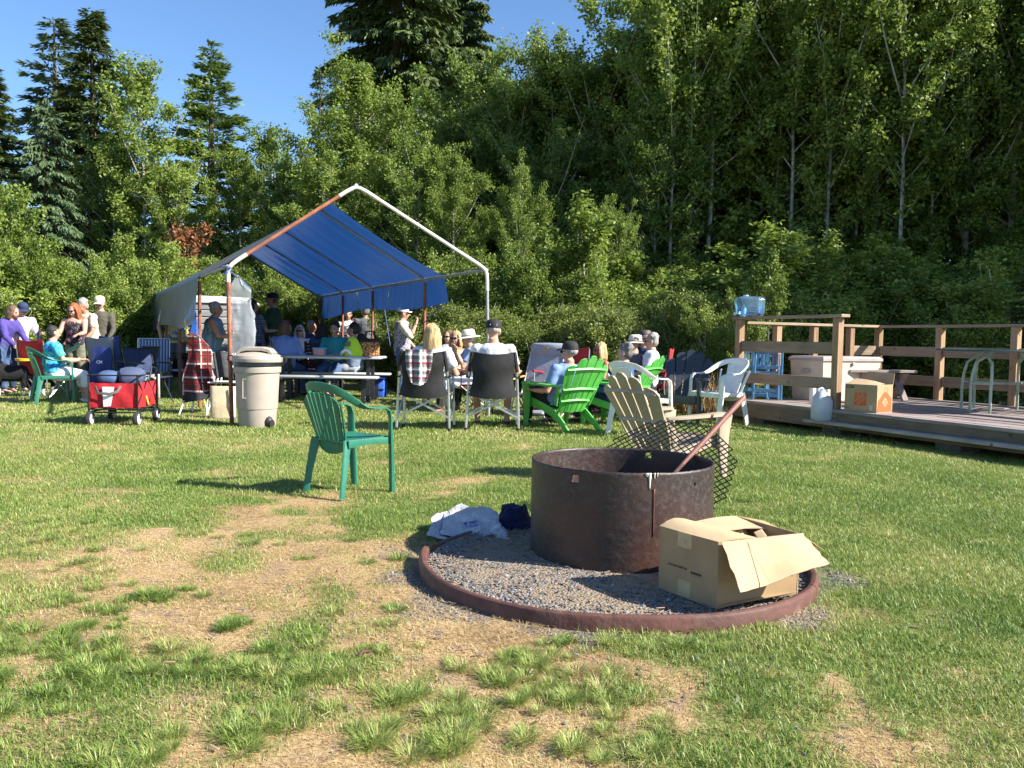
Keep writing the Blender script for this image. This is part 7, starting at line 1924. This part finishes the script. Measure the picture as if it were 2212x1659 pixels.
# left group
p1 = person("woman in a purple long sleeved top and jeans leaning in from the left edge", at(2, 14.5), .95, -.1, 'stand', H=1.55, hair=HBR, hairstyle='bob', shirt=fabric("purple_cloth", (.07, .05, .26)), sleeve='long', pants=DENIM, armL='low', armR='low', lean=24, fat=1.1, nod=14)
p2 = person("woman in a navy cap and white blouse standing at far left, holding a bottle", at(42, 14.9), .7, -.55, 'stand', H=1.58, hair=HK, hat='cap', hatmat=NAVY, shirt=fabric("lilac_white_cloth", (.66, .62, .72)), sleeve='elbow', pants=NAVY, armL='low', armR='front', lean=14, nod=26, fat=1.08)
p3 = seated("woman with short black hair and turquoise print shirt seated in the left green armchair", lg, .38, .0, H=1.52, hair=HK, shirt=TIED, pants=WHITEC, leg='capri', armL='front', armR='front', recline=2, turn=8, fat=1.15, skn=SK1, shoe=SHOEW, vox=.015)
p4 = person("woman with long auburn hair, sunglasses, black floral tank top and olive capris", at(166, 15.0), .05, -1, 'stand', H=1.57, hair=HR, hairstyle='long', glasses=True, shirt=FLORAL, tank=True, sleeve='none', pants=OLIVE, leg='capri', armL='front', armR='reach', turn=-12, nod=16, fat=1.08, skn=SK1, vox=.015, smile=True, shoe=SHOEN, lean=6)
p5 = person("man with curly grey hair and cream t-shirt leaning over behind the auburn haired woman", at(200, 15.5), -.45, -.9, 'stand', H=1.68, hair=HG, hairstyle='curly', shirt=CREAMC, pants=BLACKC, armL='low', armR='low', lean=14, nod=22, fat=1.1, skn=SK2, vox=.015)
p6 = person("man in cream cap and dark olive sweater behind the cream t-shirt man", at(219, 16.0), .1, -1, 'stand', H=1.74, hair=HDG, hat='cap', hatmat=M("cream_cap", (.66, .58, .42), .8), glasses=True, shirt=fabric("dark_olive_sweater", (.075, .07, .05)), sleeve='long', pants=BLACKC, armL='low', armR='low', nod=18, turn=12, fat=1.0)
# held things
def held(o, loc, label, cat, rz=0): o.location = loc; o.rotation_euler.z = rz; return tag(o, label, cat)
m = MB(); m.tube([(0, 0, 0), (.10, -.02, .05), (.17, -.03, .09)], [.035, .034, .014], 12); held(m.build("wine_bottle", M("green_bottle", (.02, .07, .03), .1, spec=.8)), P(150, 758, 13.05), "green bottle held between the auburn haired and the seated woman", "bottle")
m = MB(); m.lathe([(.036, 0), (.036, .18), (.014, .23), (.013, .29), (.001, .29)], n=14); held(m.build("wine_bottle", M("dark_bottle", (.012, .012, .015), .1, spec=.8)), P(85, 745, 13.7), "dark bottle held by the woman in the navy cap", "bottle")
m = MB(); m.lathe([(.05, 0), (.11, .02), (.12, .055), (.06, .06), (.001, .05)], n=18); held(m.build("bowl", plain("yellow_bowl", (.72, .42, .03), .4)), P(50, 782, 13.4), "yellow plastic bowl held by the woman in purple", "bowl")
m = MB(); m.lathe([(.033, 0), (.033, .12), (.001, .12)], n=14); held(m.build("drink_can", M("silver_blue_can", (.25, .35, .5), .3, .7)), P(570, 704, 16.55), "small drink can held by the man in the dark green t-shirt", "can")
# a slatted dark red chair under the black haired woman
sc = empty("slatted_chair", at(700, 15.35), face_rz(.2, .9), "dark red slatted wooden chair under the black haired woman", "wooden chair")
RW = M("dark_red_wood", (.07, .02, .018), .6)
for z in np.arange(.52, .98, .058):
    m = MB(); m.box((0, .24 + (z - .5) * .1, z), (.46, .02, .042), None, .004); m.build("slat", RW, sc, smooth=False)
for s in (-1, 1):
    m = MB(); m.bar((s * .22, .22, 0), (s * .22, .30, .98), .04, .03); m.build("leg", RW, sc); m = MB(); m.bar((s * .22, -.22, 0), (s * .22, -.22, .45), .04, .04); m.build("leg", RW, sc)
m = MB(); m.box((0, 0, .45), (.46, .44, .03), None, .005); m.build("seat", RW, sc, smooth=False)
from mathutils import noise as mnoise
# ------------------------------------------------------------------ left group: wagon, dogs, chairs, blanket
RC_ = fabric("red_wagon_cloth", (.42, .012, .02)); TUBE = M("black_tube", (.015, .015, .016), .4, .2)
wg = empty("folding_wagon", (0, 0, 0), 0, "red canvas folding wagon on four wheels, loaded with blue clothes", "wagon")
wl = (G(191, 922) + G(284, 922)) / 2; wg.location = (wl.x + .0, wl.y + .36, 0); wg.rotation_euler.z = R(6)
# local: x across the near end face (.52 wide), y going back (.86 long)
L_, z0, z1 = .35, .22, .50
W_ = .26
def panel(p00, p10, p11, p01, name, mat=RC_, bend=.015, seed=0, **kw):
    return sheet((p00, p10, p11, p01), mat, name, wg, th=.008, bend=lambda u, v: bend * math.sin(PI * u) * math.sin(PI * v) + .006 * math.sin(17 * u + 5 * v), nu=12, nv=6)
c = [V3(-W_, -L_, 0), V3(W_, -L_, 0), V3(W_, L_, 0), V3(-W_, L_, 0)]
for i in range(4):
    a, b_ = c[i], c[(i + 1) % 4]; panel(a + V3(0, 0, z0), b_ + V3(0, 0, z0), b_ + V3(0, 0, z1), a + V3(0, 0, z1), "side_panel", bend=.02)
m = MB(); m.box((0, 0, z0), (2 * W_, 2 * L_, .012)); m.build("floor_panel", RC_, wg, smooth=False)
for i in range(4):
    m = MB(); m.tube([c[i] * 1.03 + V3(0, 0, .15), c[i] * 1.03 + V3(0, 0, .60)], .011, 7); m.build("upright", TUBE, wg)
    a, b_ = c[i] * 1.04, c[(i + 1) % 4] * 1.04
    m = MB(); m.tube([a + V3(0, 0, .59), b_ + V3(0, 0, .59)], .009, 6); m.tube([a + V3(0, 0, .165), b_ + V3(0, 0, .165)], .010, 6); m.tube([a + V3(0, 0, .20), b_ + V3(0, 0, .20)], .008, 6); m.build("frame_rail", TUBE, wg)
    mid = (a + b_) / 2
    m = MB(); m.bar(a + V3(0, 0, .56), mid + V3(0, 0, .22), .006, .018); m.bar(mid + V3(0, 0, .22), b_ + V3(0, 0, .56), .006, .018); m.bar(a + V3(0, 0, .24), mid + V3(0, 0, .54), .006, .018); m.bar(mid + V3(0, 0, .54), b_ + V3(0, 0, .24), .006, .018)
    if i == 1: m.build("cross_brace", TUBE, wg)
for (x, y) in ((-W_, -L_ - .0), (W_, -L_ - .0), (-W_, L_), (W_, L_)):
    wr = empty_w = None
    m = MB(); m.lathe([(.060, -.022), (.084, -.024), (.090, -.012), (.090, .012), (.084, .024), (.060, .022)], n=22, closed=True); m.v = [(x + z + 0, y + a, .090 + b_) for a, b_, z in m.v]; o = m.build("wheel", M("rubber_tyre", (.03, .03, .032), .8, bump=.8, bscale=60), wg, angle=40)
    m = MB(); m.lathe([(.001, .026), (.058, .026), (.062, .02), (.062, -.02), (.058, -.026), (.001, -.026)], n=20); m.v = [(x + z, y + a, .090 + b_) for a, b_, z in m.v]; r_o = m.build("rim", plain("white_wheel_rim", (.8, .8, .8), .4), o, angle=40)
    m = MB(); m.tube([(x, y, .165), (x + .035, y, .13), (x + .035, y, .09)], .010, 6); m.tube([(x, y, .165), (x - .035, y, .13), (x - .035, y, .09)], .010, 6); m.build("fork", TUBE, wg)
m = MB(); m.add([(-.10, -L_ * 1.0 - .030, z0 + .01), (-.02, -L_ - .030, z0 + .02), (.02, -L_ - .034, z1 - .04), (-.11, -L_ - .034, z1 - .04)], [(0, 1, 2, 3)]); m.build("white_stripe", WHITEC, wg, solid=.004, recalc=False)
m = MB(); m.ribbon([(-.19, -L_ - .03, z1 - .04), (-.15, -L_ - .05, z1 - .11), (-.02, -L_ - .06, z1 - .12), (.06, -L_ - .05, z1 - .09), (.09, -L_ - .03, z1 - .03)], (.03, .008), (0, 0, 1), 6); m.build("carry_strap", fabric("grey_webbing", (.13, .13, .12)), wg)
m = MB(); m.tube([(W_ + .02, -L_ + .25, .34), (W_ + .03, -L_ + .30, .24)], .012, 6); m.build("yellow_grip", YR, wg)
m = MB(); m.tube([(W_ + .02, L_ - .1, .55), (W_ + .04, L_ - .12, .66), (W_ + .04, L_ - .30, .68), (W_ + .03, L_ - .34, .55)], .010, 6); m.build("pull_handle", TUBE, wg)
# clothes in the wagon
for (x, y, r, mt, lab, cat) in ((-.12, -.15, (.11, .13, .09), DENIM, "bundled blue jeans in the left of the red wagon", "clothes"), (.13, -.12, (.13, .14, .13), fabric("dusty_navy", (.06, .08, .15)), "rolled dusty navy jacket in the right of the red wagon", "clothes"), (.02, .12, (.22, .12, .07), fabric("pale_blue_denim", (.22, .28, .34)), "pale blue rolled blanket lying across the red wagon", "blanket")):
    m = MB(); m.loft([(-r[0], 0, 0), (-r[0] * .8, 0, .01), (0, 0, .03), (r[0] * .8, 0, .01), (r[0], 0, 0)], [(r[1] * .6, r[2] * .6), (r[1], r[2]), (r[1] * 1.05, r[2] * 1.05), (r[1], r[2]), (r[1] * .6, r[2] * .6)], (0, 1, 0), 16)
    g = random.Random(int(x * 100)); m.v = [(a * (1 + g.uniform(-.12, .12)), b_ * (1 + g.uniform(-.12, .12)), q * (1 + g.uniform(-.15, .15))) for a, b_, q in m.v]
    o = m.build("clothes_bundle" if cat == "clothes" else "rolled_blanket", mt, angle=70); md = o.modifiers.new("s", 'SUBSURF'); md.levels = md.render_levels = 1
    o.location = wg.matrix_basis @ V3(x, y, z1 + .03); o.rotation_euler.z = wg.rotation_euler.z + .2; tag(o, lab, cat)

# dog
def dog(loc, rz, label):
    r0 = empty("dog", loc, rz, label, "dog")
    b = MB()   # facing -Y, standing, shaggy
    b.loft([(0, .30, .40), (0, .22, .42), (0, 0, .40), (0, -.18, .42), (0, -.27, .47)], [(.07, .09), (.115, .13), (.115, .13), (.125, .155), (.09, .11)], (1, 0, 0), 14)
    b.loft([(0, -.22, .46), (0, -.32, .55), (0, -.37, .60)], [(.09, .10), (.075, .08), (.07, .07)], (1, 0, 0), 12)
    b.ell((0, -.40, .63), (.075, .085, .075)); b.loft([(0, -.44, .62), (0, -.53, .60), (0, -.565, .60)], [(.045, .045), (.034, .032), (.022, .022)], (1, 0, 0), 10)
    for s in (-1, 1):
        b.ell((s * .072, -.375, .62), (.022, .04, .06))
        b.loft([(s * .075, -.20, .40), (s * .075, -.20, .22), (s * .075, -.21, .05), (s * .075, -.23, .02)], [.052, .034, .028, .034], (1, 0, 0), 10)
        b.loft([(s * .075, .22, .40), (s * .08, .17, .26), (s * .08, .27, .15), (s * .08, .25, .04), (s * .08, .22, .02)], [.075, .052, .032, .028, .032], (1, 0, 0), 10)
    b.loft([(0, .30, .42), (0, .42, .38), (0, .47, .26)], [.035, .045, .02], (1, 0, 0), 10)
    t = NT("black_and_white_coat"); v = t.coord("Object"); s_ = t.n("ShaderNodeSeparateXYZ"); t.l(v, s_.inputs[0])
    q = t.math('ADD', s_.outputs[1], t.math('MULTIPLY', t.noise(v, 5, 3), .25)); f = t.ramp(t.math('ADD', t.math('MULTIPLY', q, -1.0), 0.0), [(.10, 0.), (.14, 1.), (.28, 1.), (.32, 0.)])
    lg_ = t.ramp(t.math('ADD', s_.outputs[2], t.math('MULTIPLY', t.noise(v, 6, 3), .1)), [(.20, 1.), (.24, 0.)])
    cb_ = t.mix(t.math('MAXIMUM', f, lg_), (.018, .017, .018), (.62, .60, .57)); bs = t.bsdf(cb_, .75, 0, .3); t.bump(bs, t.noise(t.coord("Object", (3, 3, 3)), 22, 5, .7), 1., .03)
    remeshed(b, "body", t.done(bs.outputs[0]), r0, .014)
    m = MB(); m.ell((0, -.575, .61), (.018, .014, .014), 8, 6); m.ell((.03, -.465, .65), (.009, .009, .009), 8, 6); m.ell((-.03, -.465, .65), (.009, .009, .009), 8, 6); m.build("nose_and_eyes", EYE, r0)
    m = MB(); m.lathe([(.088, -.02), (.094, 0), (.088, .02)], n=18, closed=False); m.v = [tuple(rotm('X', .7) @ V3(*p) + V3(0, -.285, .515)) for p in m.v]; m.build("collar", BLACKC, r0, solid=.006)
    return r0
dog(at(28, 13.5), face_rz(-.9, -.35), "shaggy black dog with white legs standing behind the purple woman's jeans, left one")
dog(at(92, 14.0), face_rz(.75, -.6), "black and white dog standing behind the left green armchair, right one")

# chairs round the left posts
def lawn_chair(label, loc, rz, mat, H=.88):
    r0 = empty("lawn_chair", loc, rz, label, "lawn chair"); W = .26; m = MB()
    for s in (-1, 1):
        m.tube([(s * W, .10, .40), (s * W, .22, H)], .011, 7); m.tube([(s * W, .14, .40), (s * W, -.24, .42)], .011, 7); m.tube([(s * W, -.28, 0), (s * W, .10, .62), (s * W, -.24, .62)], .011, 7); m.tube([(s * W, .30, 0), (s * W, -.22, .55)], .011, 7)
    m.tube([(-W, .22, H), (W, .22, H)], .011, 7); m.build("frame", DKFR if 'dark' in label else ALU, r0)
    m = MB(); m.grid(lambda u, v: ((2 * u - 1) * (W - .01), .105 + .12 * v, .41 + (H - .41) * v), 6, 6); m.build("back_webbing", mat, r0, solid=.006, recalc=False)
    m = MB(); m.grid(lambda u, v: ((2 * u - 1) * (W - .01), .13 - .37 * v, .41 + .01 * v - .02 * math.sin(PI * u)), 6, 6); m.build("seat_webbing", mat, r0, solid=.006, recalc=False)
    for s in (-1, 1):
        m = MB(); m.box((s * W, -.07, .635), (.045, .36, .022), None, .008); m.build("armrest", BLACKP, r0)
    return r0
STRC = stripes("blue_white_stripes", (.07, .11, .22), (.42, .45, .50), 20, 0)
lawn_chair("blue and white striped lawn chair in front of the small trailer", at(332, 14.9), face_rz(.35, -.95), STRC, .98)
lawn_chair("navy webbed folding chair with dark grey legs right of the red wagon", at(318, 12.9), face_rz(.75, -.35), NAVY, .84)
lawn_chair("dark folding lawn chair partly behind the striped one", at(300, 13.7), face_rz(-.6, -.8), BLACKC, .86)
quad_camp("grey backed folding chair with a dark frame left of the wagon's handle", at(247, 13.6), face_rz(.3, .9), fabric("grey_canvas", (.20, .20, .22)), DKFR, .98)
quad_camp("royal blue folding chair behind the grey backed one", at(272, 14.3), face_rz(.5, .8), fabric("deep_blue_canvas", (.02, .05, .20)), DKFR, 1.0)
quad_camp("red and white folding chair behind the seated turquoise shirt woman", at(100, 13.7), face_rz(.3, .9), REDF, ALU, .92)
# navy jacket hanging on the grey chair
jk = empty("jacket", at(222, 13.1), 0, "navy jacket with white letters hanging left of the grey folding chair", "jacket")
def JK(u, v): return ((2 * u - 1) * (.12 + .10 * v) + .02 * math.sin(9 * v), -.02 + .05 * math.sin(7 * u + 3 * v) * v, .86 - .62 * v)
m = MB(); m.grid(JK, 16, 14); m.build("hanging_cloth", fabric("bright_navy", (.02, .035, .17)), jk, recalc=False, angle=60, solid=.03)
text_on("CM", V3(-.06, -.075, .60), (1, 0, 0), (0, 0, 1), .065, plain("white_lettering", (.8, .8, .8), .8), jk, weight=.002)
# side table board with holes under the navy chair
tb2 = empty("folding_side_table", at(322, 12.5), R(-6), "small folded beige side table with a round dark cup holder, standing on edge", "side table")
m = MB(); m.box((0, 0, .30), (.34, .02, .36), None, .02); m.build("table_board", M("beige_board", (.46, .42, .37), .55), tb2, angle=60)
m = MB(); m.lathe([(.001, 0), (.068, 0), (.068, .012), (.001, .012)], n=24); m.v = [tuple(rotm('X', PI / 2) @ V3(*p) + V3(.045, -.011, .36)) for p in m.v]; m.box((-.045, -.014, .355), (.07, .008, .04)); m.box((.05, -.014, .21), (.12, .008, .045), rotm('Y', -.6)); m.build("dark_hole", BLACKP, tb2)
for s in (-1, 1):
    m = MB(); m.tube([(s * .15, .03, 0), (s * .15, .02, .3)], .010, 6); m.build("leg", ALU, tb2)
# plaid blanket draped over a chair, tote and white folded chairs beside the trash can
bl2 = empty("plaid_blanket", at(432, 11.3), R(12), "red and black plaid blanket draped over a chair back near the post", "blanket")
def BK(u, v):
    a = (u - .5) * 2; x = a * (.13 + .10 * v) + .02 * math.sin(8 * v + a); y = .10 * math.cos(a * 1.5) * (.4 + .6 * v) * -1 + .035 * math.sin(11 * u) * v
    return (x, y, 1.03 - .14 * a * (1 - v) * .8 - .78 * v - .06 * abs(a) * (1 - v) + .05 * a * v)
m = MB(); m.grid(BK, 26, 20); m.build("front_drape", plaid("red_plaid", (.26, .035, .035), (.035, .03, .03), (.45, .42, .38), (.12, .02, .02), 11), bl2, recalc=False, angle=60, solid=.012)
m = MB(); m.grid(lambda u, v: (BK(u, v)[0] * .95 - .02, .16 + .04 * v + .02 * math.sin(9 * u), BK(u, v)[2] + .02), 20, 14); m.build("back_drape", MATS["red_plaid"], bl2, recalc=False, angle=60, solid=.012)
m = MB(); m.grid(lambda u, v: BK(u, v)[:0] + ((u - .5) * .22, .03 + .13 * v - .02, 1.02 - .10 * abs(2 * u - 1)), 10, 5); m.build("top_fold", MATS["red_plaid"], bl2, recalc=False, solid=.012)
m = MB(); m.grid(lambda u, v: (BK(u, .97)[0] * 1.0, BK(u, .97)[1] - .012, BK(u, .97)[2] - .10 * v + .03), 20, 3); m.build("dark_hem", BLACKC, bl2, recalc=False, solid=.012)
WMET = M("white_enamel", (.74, .73, .70), .4)
def fold_chair(label, loc, rz):
    r0 = empty("white_folding_chair", loc, rz, label, "folding chair")
    m = MB()
    for s in (-1, 1): m.tube([(s * .2, .10, 0), (s * .2, .16, .60), (s * .16, .18, .80), (0, .185, .84)], .011, 7); m.tube([(s * .2, -.22, 0), (s * .19, .14, .58)], .010, 7)
    m.build("frame", WMET, r0); m = MB(); m.box((0, .17, .70), (.34, .015, .16), None, .006); m.build("back_panel", WMET, r0); 
    if 'under' not in label: m = MB(); m.box((0, -.03, .44), (.38, .38, .018), None, .008); m.build("seat", WMET, r0)
    return r0
fold_chair("white folding chair under the plaid blanket", at(436, 11.3), face_rz(-.2, -1))
fold_chair("white folding chair between the blanket and the trash can", at(482, 11.4), face_rz(.3, -1))
js = empty("quilted_jacket", at(478, 11.15), R(15), "black quilted jacket on the white folding chair next to the blanket", "jacket")
m = MB(); m.grid(lambda u, v: ((u - .5) * .22 + .05 * v, .0 + .02 * math.sin(9 * u), .86 - .34 * v - .05 * abs(u - .5)), 10, 8); m.build("hanging_cloth", M("black_quilt", (.025, .025, .03), .6, bump=1., bscale=9), js, recalc=False, solid=.03)
tt = empty("canvas_tote", at(482, 10.75), R(4), "cream canvas tote bag standing on the grass beside the rusty post", "tote bag")
m = MB(); m.loft([(0, 0, .0), (0, 0, .03), (0, 0, .25), (0, 0, .42)], [(.145, .06), (.155, .07), (.155, .05), (.16, .025)], (1, 0, 0), 16, .5); m.build("bag_body", fabric("cream_canvas", (.70, .58, .38)), tt, angle=60)
m = MB(); m.box((.02, 0, .012), (.30, .13, .05), None, .02); m.build("grey_base", GREYC, tt); m = MB(); m.tube([(.10, -.05, .40), (.12, -.075, .2), (.10, -.06, .05)], .008, 5); m.build("strap", GREYC, tt)
m = MB(); m.lathe([(.012, 0), (.018, 0), (.018, .003), (.012, .003)], n=12, closed=True); m.v = [tuple(rotm('X', PI / 2) @ V3(*p) + V3(.13, -.065, .32)) for p in m.v]; m.build("orange_emblem", ORG, tt, recalc=False)

# ------------------------------------------------------------------ bake the soft bodies, then add the hands
dg = bpy.context.evaluated_depsgraph_get()
for (o, hands) in BAKE:
    me = bpy.data.meshes.new_from_object(o.evaluated_get(dg), depsgraph=dg); me.name = o.name; o["__m"] = me.name
for (o, hands) in BAKE:
    me = bpy.data.meshes[o["__m"]]; del o["__m"]
    o.modifiers.clear()
    nm = me.name.split('.')[0]
    if nm in ('shirt', 'vest', 'trousers', 'shorts', 'hair'):
        am, fx_, fz_ = {'hair': (.007, 34, 9)}.get(nm, (.011, 11, 17)); co = np.empty(len(me.vertices) * 3, np.float32); me.vertices.foreach_get('co', co); no = np.empty_like(co); me.vertices.foreach_get('normal', no)
        co = co.reshape(-1, 3); no = no.reshape(-1, 3); sd0 = sum(map(ord, me.name)) % 50
        d_ = np.array([mnoise.noise(Vector((p[0] * fx_ + sd0, p[1] * fx_, p[2] * fz_ + 3 * p[0] * fx_ * .3))) for p in co], np.float32) * am
        me.vertices.foreach_set('co', (co + no * d_[:, None]).ravel()); me.update()
    if hands:
        bm = bmesh.new(); bm.from_mesh(me); n0 = len(bm.verts)
        vs = [bm.verts.new(v) for v in hands.v]
        for f in hands.f:
            try: q = bm.faces.new([vs[i] for i in f]); q.smooth = True
            except ValueError: pass
        bm.to_mesh(me); bm.free()
    for p in me.polygons: p.use_smooth = True
    if not me.materials: me.materials.append(o.data.materials[0])
    o.data = me
